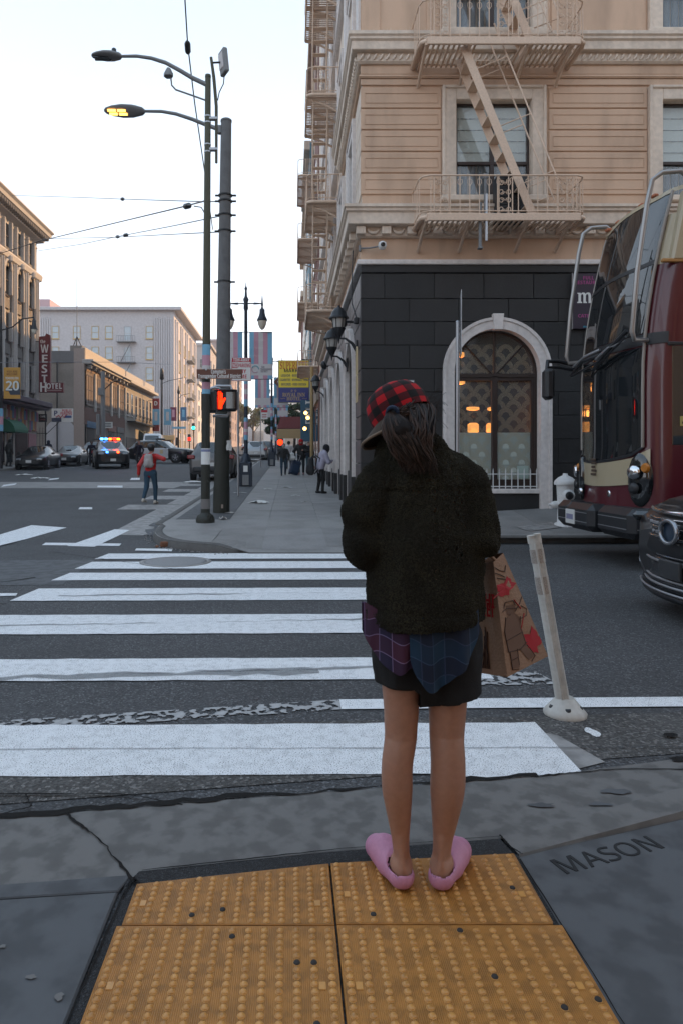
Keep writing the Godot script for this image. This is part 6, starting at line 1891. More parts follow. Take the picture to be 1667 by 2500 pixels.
func lamp_post(at: Vector3,top: float,k: float,label: String,banners: bool,lean: float) -> void:
	var d := -at.z
	at.y = walk_y(d)
	var o := base("lamp_post", at)
	tag(o,label,"lamp post", "twin-lantern lamp posts along the right pavement")
	var navy := mat(Color(0.012,0.022,0.04),0.45,0.1,"grime", 2.0)
	var h := top-at.y
	var g := Geo.new()
	g.lathe([Vector2(0.075,h*0.13),Vector2(0.07,h*0.5),Vector2(0.06,h*0.86),Vector2(0.09,h*0.87),Vector2(0.075,h*0.9),Vector2(0.11,h*0.915),Vector2(0.05,h*0.93),Vector2(0.035,h*0.96),Vector2(0.06,h*0.968),Vector2(0.02,h*0.98),Vector2(0.008,h)],12)
	put("shaft", g,o,navy)
	put("base_box", Geo.new().box(Vector3(0,h*0.06,0),Vector3(0.46,h*0.12,0.42),0.05),o,navy)
	put("base_neck", Geo.new().lathe([Vector2(0.22,h*0.115),Vector2(0.17,h*0.14),Vector2(0.09,h*0.16)],8),o,navy)
	for s in [-1.0,1.0]: put("base_foot", Geo.new().box(Vector3(s*0.2,h*0.045,0.2),Vector3(0.1,h*0.09,0.08),0.02),o,navy)
	put("base_grating", Geo.new().box(Vector3(0,h*0.03,0.215),Vector3(0.24,h*0.05,0.02)),o,M.grey_paint)
	if k == 1.0:
		put("sticker", Geo.new().box(Vector3(0,h*0.085,0.216),Vector3(0.16,h*0.03,0.012)),o,M.paper)
	for q in [[0.5,0.535,0],[0.475,0.5,1],[0.45,0.475,2],[0.425,0.45,1],[0.39,0.425,0],[0.315,0.335,0],[0.28,0.315,1],[0.265,0.28,2],[0.25,0.265,1],[0.225,0.25,0]]:
		put("colour_band", Geo.new().cyl(Vector3(0,h*q[0],0),Vector3(0,h*q[1],0),0.078,-1,14),o,[M.flag_blue,M.flag_rose,M.flag_pale][q[2]])
	for s in [-1.0,1.0]:
		var x: float = s*0.61*k
		put("arm", Geo.new().tube([Vector3(0,h*0.895,0),Vector3(x*0.45,h*0.895,0),Vector3(x*0.5,h*0.895,0),Vector3(x,h*0.895,0)],[0.03,0.022,0.045,0.022],7),o,navy)
		put("arm_finial", Geo.new().lathe([Vector2(0.045,h*0.885),Vector2(0.03,h*0.905),Vector2(0.012,h*0.935)],8,Vector3(x,0,0)),o,navy)
		var y := h*0.878
		put("lantern_hood", Geo.new().lathe([Vector2(0.19,y-0.52),Vector2(0.2,y-0.49),Vector2(0.13,y-0.34),Vector2(0.1,y-0.22),Vector2(0.1,y-0.1),Vector2(0.04,y-0.04),Vector2(0.03,y+0.06)],14,Vector3(x,0,0)),o,navy)
		put("lantern_globe", Geo.new().lathe([Vector2(0.02,y-0.86),Vector2(0.09,y-0.8),Vector2(0.15,y-0.66),Vector2(0.17,y-0.53)],14,Vector3(x,0,0)),o,mat(Color(0.62,0.56,0.47),0.2))
		if banners:
			var bn := Node3D.new()
			bn.name = "flag_banner"
			o.add_child(bn,true)
			var x0: float = s*0.13*k
			var x1: float = s*0.99*k
			var y1 := h*0.755
			var y0 := h*0.755-1.77*k
			var ys := y1-1.2*k
			for i in 5:
				var xa := lerpf(x0,x1,i/5.0); var xb := lerpf(x0,x1,(i+1)/5.0)
				var gb := Geo.new()
				for j in 4:
					var za := 0.03*sin(i*1.1+j*0.7); var zb := 0.03*sin((i+1)*1.1+j*0.7)
					var ya := lerpf(y1,ys,j/4.0); var yb := lerpf(y1,ys,(j+1)/4.0)
					gb.quad(Vector3(xa,yb,za),Vector3(xb,yb,zb),Vector3(xb,ya,zb),Vector3(xa,ya,za),6)
				put("stripe", gb,bn,[M.flag_blue,M.flag_rose,M.flag_pale,M.flag_rose,M.flag_blue][i])
				gb = Geo.new()
				gb.quad(Vector3(xa,y0,0.01),Vector3(xb,y0,0.01),Vector3(xb,y0+0.14*k,0.01),Vector3(xa,y0+0.14*k,0.01))
				put("stripe", gb,bn,[M.flag_blue,M.flag_rose,M.flag_pale,M.flag_rose,M.flag_blue][i])
			put("lower_field", Geo.new().box(Vector3((x0+x1)/2,(ys+y0+0.14*k)/2,0.0),Vector3(absf(x1-x0),ys-y0-0.14*k,0.01)),bn,M.flag_pale)
			if k == 1.0:
				var ringg := Geo.new()
				var pts := []
				for i in 15: pts.append(Vector3((x0+x1)/2-0.21+cos(TAU*i/16.0)*0.13,ys-0.2+sin(TAU*i/16.0)*0.13,0.012))
				ringg.tube(pts.slice(0,8),0.018,5)
				put("emblem", ringg,bn,mat(Color(0.12,0.35,0.42),0.6))
				put("emblem", Geo.new().tube(pts.slice(7,15),0.014,5),bn,M.flag_rose)
				var tx := mat(Color(0.15,0.14,0.16),0.7)
				words("THE", 0.07,tx,bn,Vector3((x0+x1)/2+0.08,ys-0.12,0.008),0.12)
				words("TRANSGENDER", 0.07,tx,bn,Vector3((x0+x1)/2+0.2,ys-0.2,0.008),0.42)
				words("DISTRICT", 0.07,tx,bn,Vector3((x0+x1)/2+0.13,ys-0.28,0.008),0.26)
			put("rod", Geo.new().tube([Vector3(0,y1,0),Vector3(x1,y1,0)],0.015,5).tube([Vector3(0,y0,0),Vector3(x1,y0,0)],0.015,5),bn,M.black_iron)
func left_furniture() -> void:
	var p := base("bent_arm_lamp", Vector3(-17.75,walk_y(42),-42))
	tag(p,"dark lamp post at the left edge with a bent arm and hanging lantern", "lamp post")
	put("shaft", Geo.new().lathe([Vector2(0.12,0),Vector2(0.1,3),Vector2(0.07,10)],10),p,M.black_iron)
	for q in [[3.2,3.7,0],[2.7,3.2,1],[2.3,2.7,0]]: put("colour_band", Geo.new().cyl(Vector3(0,q[0],0),Vector3(0,q[1],0),0.13,-1,10),p,[M.flag_blue,M.flag_rose][q[2]])
	put("arm", Geo.new().tube([Vector3(0,8.5,0),Vector3(0.7,8.7,0),Vector3(1.3,9.2,0),Vector3(2.0,9.3,0)],0.04,6),p,M.black_iron)
	put("hood", Geo.new().lathe([Vector2(0.22,8.55),Vector2(0.14,8.8),Vector2(0.11,9.1),Vector2(0.03,9.25),Vector2(0.02,9.5)],12,Vector3(2.03,0,0)),p,M.black_iron)
	put("globe", Geo.new().lathe([Vector2(0.04,8.25),Vector2(0.14,8.33),Vector2(0.19,8.55)],12,Vector3(2.03,0,0)),p,mat(Color(0.7,0.65,0.55),0.2))
	p = base("yellow_banner", Vector3(-17.05,6.35,-41.95))
	tag(p,"orange-yellow street banner with a large white number 20", "banner")
	put("cloth", Geo.new().box(Vector3.ZERO,Vector3(1.02,1.92,0.03),0.004),p,mat(Color(0.55,0.29,0.06),0.7))
	put("dark_patch", Geo.new().prism(PackedVector2Array([Vector2(-0.3,-0.3),Vector2(0.5,-0.3),Vector2(0.5,-0.72),Vector2(-0.1,-0.72)]),0.01,at_z(0.026)),p,mat(Color(0.05,0.06,0.08),0.7))
	words("20", 0.62,M.ink,p,Vector3(0.05,-0.2,0.022),0.88)
	words("20", 0.58,M.paper,p,Vector3(0.03,-0.18,0.03),0.82)
	for k in 2: words(["YOU ARE", "WELCOME"][k],0.13,mat(Color(0.2,0.08,0.03),0.7),p,Vector3(0,0.7-0.16*k,0.018),0.66)
	words("TENDERLOIN", 0.14,M.paper,p,Vector3(0,0.3,0.018),0.8)
	p = base("utility_pole", Vector3(-17.5,walk_y(64),-64))
	tag(p,"grey steel utility pole with a box at its top before the two-storey building", "pole")
	put("shaft", Geo.new().cyl(Vector3.ZERO,Vector3(0,8.2,0),0.24,0.19,10),p,M.grey_paint)
	put("box", Geo.new().box(Vector3(-0.1,6.3,0.2),Vector3(0.5,0.7,0.4),0.03),p,M.grey_paint)
	put("panel", Geo.new().box(Vector3(-0.4,3.2,0.2),Vector3(0.3,2.0,0.2),0.03),p,M.grey_paint)
	put("arm", Geo.new().tube([Vector3(0,6.4,0),Vector3(0.9,7.2,0),Vector3(2.2,7.6,0)],0.05,6).tube([Vector3(0,7.2,0),Vector3(-0.7,8.6,0)],0.03,5),p,M.black_iron)
	p = base("roof_antenna", Vector3(-21.8,13.0,-70))
	tag(p,"thin tripod aerial on the roof of the two-storey building", "aerial")
	put("mast", Geo.new().cyl(Vector3.ZERO,Vector3(0,7.5,0),0.05,0.03,5),p,M.grey_paint)
	for k in 3: put("leg", Geo.new().cyl(Vector3(cos(TAU*k/3.0)*0.9,-0.6,sin(TAU*k/3.0)*0.9),Vector3(0,1.4,0),0.05,-1,5),p,M.black_iron)
	for q in [[-17.6,94.0,10.2,"slim black lamp post with two blue flag banners before the white hotel", 0],[-17.75,109.0,9.6,"slim black lamp post with maroon and blue banners before the sunlit hotel side", 1]]:
		p = base("banner_lamp_post", Vector3(q[0],walk_y(q[1]),-q[1]))
		tag(p,q[3],"lamp post", "banner lamp posts along the left pavement")
		put("shaft", Geo.new().lathe([Vector2(0.16,0),Vector2(0.11,3),Vector2(0.1,q[2])],8),p,M.black_iron)
		put("lantern", Geo.new().lathe([Vector2(0.1,q[2]-0.1),Vector2(0.3,q[2]),Vector2(0.26,q[2]+1.2),Vector2(0.1,q[2]+1.5)],10) if q[4] == 0 else Geo.new().lathe([Vector2(0.05,q[2]-0.5),Vector2(0.26,q[2]-0.1),Vector2(0.1,q[2]+0.4),Vector2(0.03,q[2]+0.9)],10),p,M.black_iron)
		put("arm", Geo.new().tube([Vector3(0,q[2]-0.6,0),Vector3(1.0,q[2]-0.2,0),Vector3(3.0,q[2]+0.2,0)],0.04,5) if q[4] == 0 else Geo.new().tube([Vector3(0,q[2]-1.2,0),Vector3(0.5,q[2]-0.6,0),Vector3(1.8,q[2]-0.3,0)],0.04,5),p,M.black_iron)
		for s in [-1.0,1.0]:
			var bm: Material = M.flag_blue if q[4] == 0 else (mat(Color(0.16,0.03,0.06),0.7) if s < 0 else mat(Color(0.06,0.15,0.27),0.7))
			var y0: float = q[2]-(5.2 if q[4] == 0 else 3.6)
			put("banner", Geo.new().box(Vector3(s*0.8,y0,0),Vector3(1.0,2.2,0.04),0.005),p,bm)
			put("banner_mark", Geo.new().box(Vector3(s*0.8,y0+0.1,0.025),Vector3(0.4,1.2,0.02)),p,M.flag_pale if q[4] == 0 else (M.flag_rose if s < 0 else M.flag_blue))
		if q[4] == 1:
			put("street_name_plate", Geo.new().box(Vector3(0.1,3.8,0.1),Vector3(2.2,0.35,0.04)),p,M.flag_blue)
			put("signal_box", Geo.new().box(Vector3(-0.2,1.6,0.1),Vector3(0.4,1.3,0.3),0.03),p,M.black_plastic)
	for q in [[-17.2,7.7,122.0,Color(0.15,1.0,0.75),"far traffic light showing green beside the white hotel", 5.3],[-17.5,5.6,119.0,Color(1.0,0.1,0.05),"small far red signal below the green traffic light", 5.2],[-1.75,6.55,88.0,Color(0.1,0.9,0.7),"far green traffic light between the striped lamp posts", 5.0],[-1.0,3.55,70.0,Color(1.0,0.16,0.04),"far orange-red pedestrian signal above the walkers", 2.5]]:
		p = base("traffic_light", Vector3(q[0],q[1],-q[2]))
		tag(p,q[4],"traffic signal", "far lit traffic signals")
		put("housing", Geo.new().box(Vector3(0,0.2,-0.15),Vector3(0.5,1.3,0.3),0.04),p,M.black_plastic)
		put("lit_lens_light", Geo.new().lathe([Vector2(0.3,0),Vector2(0.26,0.06),Vector2(0.05,0.09)],10,Vector3(0,0,0.0),Basis(Vector3.RIGHT,PI/2)),p,glow(q[3],2.5))
		put("post", Geo.new().cyl(Vector3(0,-0.4,-0.2),Vector3(0,walk_y(q[2])-q[1],-0.2),0.08,-1,6),p,M.black_iron)
	for q in [[646,1012,45.0,"small red and white parking sign on a thin post before the third banners"],[684,1046,60.0,"smaller far red and white parking sign left of the awning"]]:
		p = base("parking_rule_sign", P(q[0],q[1],q[2]))
		tag(p,q[3],"sign", "far parking rule signs")
		put("plate", Geo.new().box(Vector3.ZERO,Vector3(0.44,0.62,0.02),0.005),p,M.paper)
		put("red_header", Geo.new().box(Vector3(0,0.22,0.012),Vector3(0.42,0.16,0.01)),p,mat(Color(0.45,0.03,0.05),0.6))
		for k in 2: put("print_line", Geo.new().box(Vector3(0,-0.02-0.14*k,0.012),Vector3(0.3,0.06,0.01)),p,mat(Color(0.4,0.05,0.07),0.6))
		put("post", Geo.new().cyl(Vector3(-0.25,0.3,-0.03),Vector3(-0.25,walk_y(q[2])-p.position.y,-0.03),0.03,-1,6),p,M.steel)
const SEDAN := [[2.42,0.60,0.34,0.55,0.60,0.48],[2.32,0.80,0.22,0.66,0.72,0.62],[1.9,0.90,0.2,0.78,0.86,0.70],[0.95,0.92,0.2,0.90,0.98,0.74],[0.1,0.92,0.2,0.93,1.40,0.58],[-0.7,0.92,0.2,0.95,1.46,0.58],[-1.35,0.92,0.2,0.97,1.38,0.56],[-2.0,0.90,0.22,1.0,1.07,0.68],[-2.36,0.84,0.26,0.95,1.02,0.66],[-2.42,0.7,0.36,0.8,0.86,0.55]]
const SUV := [[2.5,0.70,0.38,0.82,0.9,0.56],[2.4,0.90,0.26,0.96,1.04,0.74],[1.95,0.98,0.24,1.05,1.12,0.80],[1.0,0.99,0.24,1.12,1.19,0.80],[0.3,0.99,0.24,1.14,1.70,0.68],[-0.9,0.99,0.24,1.15,1.78,0.70],[-1.9,0.98,0.24,1.15,1.74,0.68],[-2.35,0.96,0.26,1.14,1.24,0.80],[-2.46,0.92,0.3,1.05,1.12,0.76],[-2.5,0.82,0.42,0.85,0.9,0.65]]
const VAN := [[2.9,0.8,0.4,1.0,1.05,0.7],[2.8,0.98,0.3,1.15,1.22,0.82],[2.1,1.02,0.28,1.3,1.38,0.84],[1.3,1.02,0.28,1.35,2.45,0.78],[0.9,1.02,0.28,1.35,2.6,0.82],[-2.7,1.02,0.28,1.35,2.6,0.82],[-2.9,1.0,0.32,1.35,2.3,0.8]]
func car_ring(s: Array) -> Array:
	var w: float = s[1]; var yl: float = s[2]; var yb: float = s[3]; var yt: float = s[4]; var ht: float = s[5]
	var r := [Vector2(w*0.84,yl),Vector2(w*0.97,yl+0.09),Vector2(w,lerpf(yl,yb,0.55)),Vector2(w*0.99,yb-0.07),Vector2(w*0.955,yb),Vector2(ht,yt-minf(0.07,(yt-yb)*0.5)),Vector2(ht-0.14,yt)]
	var out := []
	for q in r: out.append(Vector3(q.x,q.y,s[0]))
	for k in 7: out.append(Vector3(-r[6-k].x,r[6-k].y,s[0]))
	return out
func lerp_ring(st: Array,z: float) -> Array:
	for i in st.size()-1:
		if z <= st[i][0] and z >= st[i+1][0]:
			var t: float = (st[i][0]-z)/(st[i][0]-st[i+1][0])
			var a := car_ring(st[i]); var b := car_ring(st[i+1])
			var o := []
			for k in a.size(): o.append((a[k] as Vector3).lerp(b[k],t))
			return o
	return car_ring(st[0])
func car(called: String,label: String,category: String,st: Array,paint: Material,at: Vector3,turn: float,opt := {}) -> Node3D:
	var o := base(called,at,turn)
	tag(o,label,category,opt.get("group", ""))
	var sc: Vector3 = opt.get("scale", Vector3.ONE)
	o.scale = sc
	var rs := []
	var z: float = st[0][0]
	for i in st.size(): rs.append(car_ring(st[i]))
	put("body", Geo.new().rings(rs,true,true,4),o,paint)
	var gl: Material = M.car_glass
	var n := st.size()
	var cab: Array = opt.get("cab", [3,4,6,7])
	var a := car_ring(st[cab[0]]); var b := car_ring(st[cab[1]])
	var up := Vector3(0,0.006,0.006)
	var wind := func(p: Array,q: Array,s: Vector3) -> Geo:
		var lo0: Vector3 = (p[5] as Vector3).lerp(p[8],0.06); var lo1: Vector3 = (p[8] as Vector3).lerp(p[5],0.06)
		var hi0: Vector3 = (q[6] as Vector3).lerp(q[7],0.0); var hi1: Vector3 = q[7]
		var k0 := lo0.lerp(hi0,0.1)+s; var k1 := lo1.lerp(hi1,0.1)+s; var k2 := lo1.lerp(hi1,0.93)+s; var k3 := lo0.lerp(hi0,0.93)+s
		var g := Geo.new()
		var m0 := (k0+k1)/2+s*4; var m1 := (k3+k2)/2+s*4
		g.quad(k0,m0,m1,k3,6); g.quad(m0,k1,k2,m1,6)
		return g
	put("windscreen", wind.call(a,b,up),o,gl)
	a = car_ring(st[cab[3]]); b = car_ring(st[cab[2]])
	put("rear_window", wind.call(a,b,Vector3(0,0.006,-0.006)),o,gl)
	for s in [-1.0,1.0]:
		for w in opt.get("side_windows", [[0.62,-0.35],[-0.42,-1.3]]):
			var p := lerp_ring(st,w[0]); var q := lerp_ring(st,w[1])
			var f := func(r: Array,t: float) -> Vector3:
				var v: Vector3 = (r[4] as Vector3).lerp(r[5],t)
				v.x += 0.012
				return Vector3(v.x*s,v.y,v.z)
			put("side_window", Geo.new().quad2(f.call(p,0.12),f.call(q,0.12),f.call(q,0.88),f.call(p,0.88)),o,gl)
		if opt.get("door"):
			var p := lerp_ring(st,0.9); var q := lerp_ring(st,-1.35)
			var gd := Geo.new()
			for k in [1,2,3]:
				var f2 := func(r: Array,i: int) -> Vector3: return Vector3((r[i].x+0.008)*s,r[i].y,r[i].z)
				gd.quad(f2.call(p,k),f2.call(q,k),f2.call(q,k+1),f2.call(p,k+1))
			put("door", gd,o,opt.door)
			put("door_shield", Geo.new().box(Vector3(s*(0.99+0.012),0.85,0.35),Vector3(0.012,0.3,0.26),0.01),o,M.gold)
		for zz in opt.get("axles", [1.5,-1.45]):
			var wr: float = opt.get("wheel", 0.34)
			var wx: float = st[3][1]-0.1
			var wn := Node3D.new()
			wn.name = "wheel"
			o.add_child(wn,true)
			wn.transform = Transform3D(Basis(Vector3(0,0,1),-PI/2*s),Vector3(s*wx,wr,zz))
			put("arch", Geo.new().lathe([Vector2(wr*1.16,-0.1),Vector2(wr*1.16,0.105)],20),wn,M.rubber)
			put("tyre", Geo.new().lathe([Vector2(wr*0.66,-0.11),Vector2(wr*0.96,-0.11),Vector2(wr,-0.08),Vector2(wr,0.08),Vector2(wr*0.96,0.12),Vector2(wr*0.66,0.125)],20),wn,M.rubber)
			var gr := Geo.new().lathe([Vector2(wr*0.66,0.1),Vector2(wr*0.64,0.132),Vector2(wr*0.58,0.12),Vector2(wr*0.56,0.09)],20)
			for k in 5: gr.box(Vector3(cos(TAU*k/5.0)*wr*0.32,0.12,sin(TAU*k/5.0)*wr*0.32),Vector3(wr*0.62,0.03,0.06),0.01,Basis(Vector3.UP,-TAU*k/5.0))
			put("rim", gr,wn,opt.get("rim", M.steel))
		put("headlight", Geo.new().box(Vector3(s*(st[1][1]-0.2),st[1][3]-0.08,st[1][0]+0.01),Vector3(0.34,0.13,0.14),0.03,Basis(Vector3.UP,0.35*s)),o,opt.get("headlight", M.headlamp))
		put("tail_light", Geo.new().box(Vector3(s*(st[n-3][1]-0.1),st[n-3][3]-0.09,st[n-2][0]-0.005),Vector3(0.32,0.18,0.16),0.03),o,M.tail)
		put("mirror", Geo.new().box(Vector3(s*(st[3][1]+0.1),st[3][3]+0.06,0.72),Vector3(0.2,0.13,0.1),0.03),o,paint)
	var fz: float = st[0][0]
	put("grille", Geo.new().box(Vector3(0,st[0][3]-0.06,fz+0.01),Vector3(0.75,0.2,0.05),0.02),o,M.black_plastic)
	put("lower_grille", Geo.new().box(Vector3(0,st[0][2]+0.04,fz-0.02),Vector3(1.0,0.16,0.1),0.02),o,M.black_plastic)
	put("number_plate", Geo.new().box(Vector3(0,st[0][2]+0.12,fz+0.035),Vector3(0.32,0.16,0.012)),o,M.plate)
	put("number_plate", Geo.new().box(Vector3(0,st[n-1][3]-0.14,st[n-1][0]-0.02),Vector3(0.32,0.16,0.012)),o,M.plate)
	put("rear_bumper", Geo.new().box(Vector3(0,st[n-1][2]+0.06,st[n-1][0]+0.02),Vector3(1.55,0.22,0.16),0.05),o,M.black_plastic)
	return o
func build_vehicles() -> void:
	M.car_glass = mat(Color(0.02,0.025,0.028),0.04)
	M.car_glass.metallic_specular = 0.8
	M.headlamp = mat(Color(0.4,0.42,0.44),0.1,0.3)
	M.tail = mat(Color(0.22,0.008,0.012),0.2)
	var paint := func(c: Color,r := 0.3,metal := 0.0) -> StandardMaterial3D:
		var m := mat(c,r,metal)
		m.clearcoat_enabled = true
		m.clearcoat = 0.6
		m.clearcoat_roughness = 0.04
		return m
	var black: Material = paint.call(Color(0.008,0.008,0.01))
	var white: Material = paint.call(Color(0.55,0.56,0.58))
	var silver: Material = paint.call(Color(0.3,0.31,0.32),0.35,0.5)
	var grey: Material = paint.call(Color(0.1,0.095,0.095),0.35,0.4)
	tour_bus(paint)
	front_suv(black)
	var suvw := {"side_windows": [[0.62,-0.25],[-0.33,-1.2],[-1.28,-1.95]],"wheel": 0.38,"cab": [3,4,6,7]}
	car("parked_sedan", "glossy black parked saloon with light litter at its front wheel, nearest of the left row", "car", SEDAN,black,Vector3(-16.6,road_y(44.8),-45.2),0.1,{"scale": Vector3(1.06,1.06,1.0),"group": "cars standing in the left lane"})
	car("parked_sedan", "second black parked saloon, right behind the front black saloon", "car", SEDAN,black,Vector3(-16.4,road_y(51),-51.3),0.1,{"scale": Vector3(1.06,1.06,1.0),"group": "cars standing in the left lane"})
	car("parked_suv", "silver parked off-road car with a slotted grille behind the two black saloons", "car", SUV,silver,Vector3(-16.5,road_y(57.5),-58.0),0.0,suvw.merged({"scale": Vector3(1.0,1.02,1.0)}))
	var pol := suvw.merged({"door": white,"group": "black and white police cars", "scale": Vector3(1.1,1.05,1.05)})
	var c := car("police_suv", "black and white police car facing the viewer with its red and blue roof lights on", "police car", SUV,black,Vector3(-12.35,road_y(47),-47.0),0.33,pol)
	light_bar(c,true)
	c = car("police_suv", "black and white police car standing sideways across the street behind the man", "police car", SUV,black,Vector3(-10.6,road_y(58),-57.0),1.35,pol)
	light_bar(c,false)
	car("white_van", "white high-roofed van behind the lit police car", "van", VAN,white,Vector3(-13.6,road_y(66),-68.0),0.12,{"cab": [2,3,5,6],"axles": [1.9,-1.8],"side_windows": [[1.55,0.95]]})
	car("parked_suv", "dark brown-grey parked car seen from behind the two lamp poles", "car", SUV,grey,Vector3(-3.55,road_y(33.5),-33.2),PI,suvw.merged({"scale": Vector3(1.03,0.98,1.0)}))
	car("grey_crossover", "silver-grey crossover parked by the kerb beyond the nearest twin lamp post", "car", SUV,silver,Vector3(-3.0,road_y(62),-63.0),PI,suvw)
	var far := [[-4.2,78,white,"small white car up the street just left of the silver-grey crossover"],[-5.0,92,grey,"small dark grey car up the street between the lamp poles"],[-3.0,84,black,"small black car parked beyond the silver-grey crossover"],[-3.1,100,white,"white car far up by the right kerb"],[-6.5,118,silver,"tiny silver car in the middle of the far street"],[-8.5,135,white,"tiny white car far up the street on its left"],[-4.5,128,white,"tiny white car far up the street on its right"],[-10.0,165,silver,"tiny silver car, farthest one up the street"]]
	for f in far:
		car("distant_car", f[3],"car", SUV if int(f[1]) % 2 == 0 else SEDAN,f[2],Vector3(f[0],road_y(f[1]),-float(f[1])),PI,(suvw if int(f[1]) % 2 == 0 else {}).merged({"group": "cars far up the street"}))
func light_bar(c: Node3D,lit: bool) -> void:
	put("light_bar", Geo.new().box(Vector3(0,1.84,-0.2),Vector3(1.25,0.1,0.26),0.03),c,M.black_plastic)
	var cols := [Color(0.25,0.65,1.0),Color(0.2,0.55,1.0),Color(1.0,0.3,0.06),Color(1.0,0.12,0.04),Color(1.0,0.35,0.05)]
	for k in 5:
		var x := 0.5-0.25*k
		put("roof_light", Geo.new().box(Vector3(-x,1.88,-0.14),Vector3(0.2,0.13,0.2),0.03),c,glow(cols[k],6.0) if lit else M.glass_dark)
	if not lit: return
	for q in [[-0.35,Color(0.2,0.5,1.0),-1.0],[0.28,Color(1.0,0.25,0.08),1.0]]:
		put("grille_light", Geo.new().box(Vector3(q[0],0.98,2.47),Vector3(0.13,0.1,0.05),0.01),c,glow(q[1],6.0))
		var l := OmniLight3D.new()
		l.name = "roof_lamp_light"
		l.light_color = q[1]
		l.light_energy = 0.25
		l.omni_range = 12.0
		l.omni_attenuation = 2.0
		l.light_size = 0.15
		l.shadow_enabled = true
		l.position = Vector3(q[2]*0.35,2.05,0.15)
		c.add_child(l,true)
func front_suv(black: Material) -> void:
	var st := []
	for q in [[2.5,0.80,0.36,0.74,0.78,0.70],[2.42,0.95,0.28,0.88,0.95,0.78],[2.25,1.02,0.26,0.98,1.07,0.82],[1.8,1.05,0.26,1.08,1.18,0.85],[1.0,1.06,0.26,1.16,1.27,0.86],[0.2,1.06,0.26,1.2,1.85,0.72],[-1.0,1.06,0.26,1.2,1.92,0.74],[-2.1,1.05,0.26,1.2,1.86,0.72],[-2.45,1.02,0.3,1.15,1.3,0.84],[-2.55,0.9,0.45,0.95,1.0,0.7]]: st.append(q)
	var o := car("black_suv", "big glossy black car entering at the right edge with chrome grille bars", "car", st,black,Vector3(6.07,0.02,-6.2),-PI/2,{"cab": [4,5,7,8],"side_windows": [[0.6,-0.3]],"wheel": 0.42,"axles": [1.55,-1.5]})
	for n in o.get_children():
		if n.name.begins_with("grille") or n.name.begins_with("lower_grille") or n.name.begins_with("headlight") or n.name.begins_with("number_plate"):
			o.remove_child(n)
			n.free()
	var arc := func(y: float,hw: float,z: float,bow: float) -> Array:
		var p := []
		for k in 15:
			var t := lerpf(-1.0,1.0,k/14.0)
			p.append(Vector3(t*hw,y,z-bow*t*t))
		return p
	var g := Geo.new()
	var rs := []
	for q in [[0.52,0.86,2.56],[0.6,0.92,2.6],[0.86,0.9,2.56],[0.95,0.84,2.48]]:
		rs.append(arc.call(q[0],q[1],q[2],0.2))
	rs.reverse()
	g.rings(rs,false,false,3)
	put("grille_mesh", g,o,M.black_iron)
	for k in 5:
		put("grille_bar", Geo.new().tube(arc.call(0.56+0.085*k,0.84,2.595-0.015*absf(k-2),0.2),0.013 if k else 0.02,6),o,M.chrome)
		if k < 4:
			var gg := Geo.new()
			for j in 16:
				var t := lerpf(-0.95,0.95,j/15.0)
				gg.box(Vector3(t*0.84,0.6+0.085*k,2.58-0.2*t*t),Vector3(0.05,0.03,0.012),0.004)
			tag(put("grille_studs", gg,o,M.steel),"", "", "", "stuff")
	put("hood_trim", Geo.new().tube(arc.call(0.965,0.88,2.53,0.22),0.026,7),o,M.chrome)
	var ring := []
	for k in 25: ring.append(Vector3(cos(TAU*k/24.0)*0.135,0.8+sin(TAU*k/24.0)*0.105,2.64))
	put("ring_badge", Geo.new().tube(ring,0.022,8),o,mat(Color(0.3,0.31,0.33),0.25,0.8))
	put("badge_face", Geo.new().lathe([Vector2(0.12,0),Vector2(0.11,0.012),Vector2(0.02,0.015)],18,Vector3(0,0.8,2.615),Basis(Vector3.RIGHT,PI/2)),o,mat(Color(0.03,0.05,0.08),0.3,0.3))
	g = Geo.new()
	rs = []
	for q in [[0.22,0.96,2.55],[0.26,1.0,2.62],[0.34,1.0,2.6],[0.42,0.98,2.58],[0.5,0.95,2.6],[0.53,0.93,2.57]]:
		rs.append(arc.call(q[0],q[1],q[2],0.26))
	rs.reverse()
	g.rings(rs,false,false,3)
	put("bumper", g,o,mat(Color(0.03,0.032,0.036),0.25))
	for q in [[0.24,0.98,2.645],[0.30,0.9,2.635],[0.35,0.9,2.625],[0.51,0.94,2.615]]:
		put("bumper_trim", Geo.new().tube(arc.call(q[0],q[1],q[2],0.26),0.012,6),o,M.steel)
	put("lip", Geo.new().tube(arc.call(0.2,1.0,2.6,0.28),0.04,7),o,M.black_plastic)
	put("plate_holder", Geo.new().box(Vector3(0.02,0.46,2.635),Vector3(0.34,0.17,0.04),0.01),o,mat(Color(0.03,0.032,0.035),0.5))
	for s in [-1.0,1.0]:
		put("headlight", Geo.new().box(Vector3(s*0.93,0.88,2.33),Vector3(0.16,0.1,0.3),0.04,Basis(Vector3.UP,s*0.5)),o,M.glass_dark)
		put("fog_lamp", Geo.new().box(Vector3(s*0.86,0.44,2.42),Vector3(0.2,0.07,0.08),0.02,Basis(Vector3.UP,s*0.45)),o,M.headlamp)
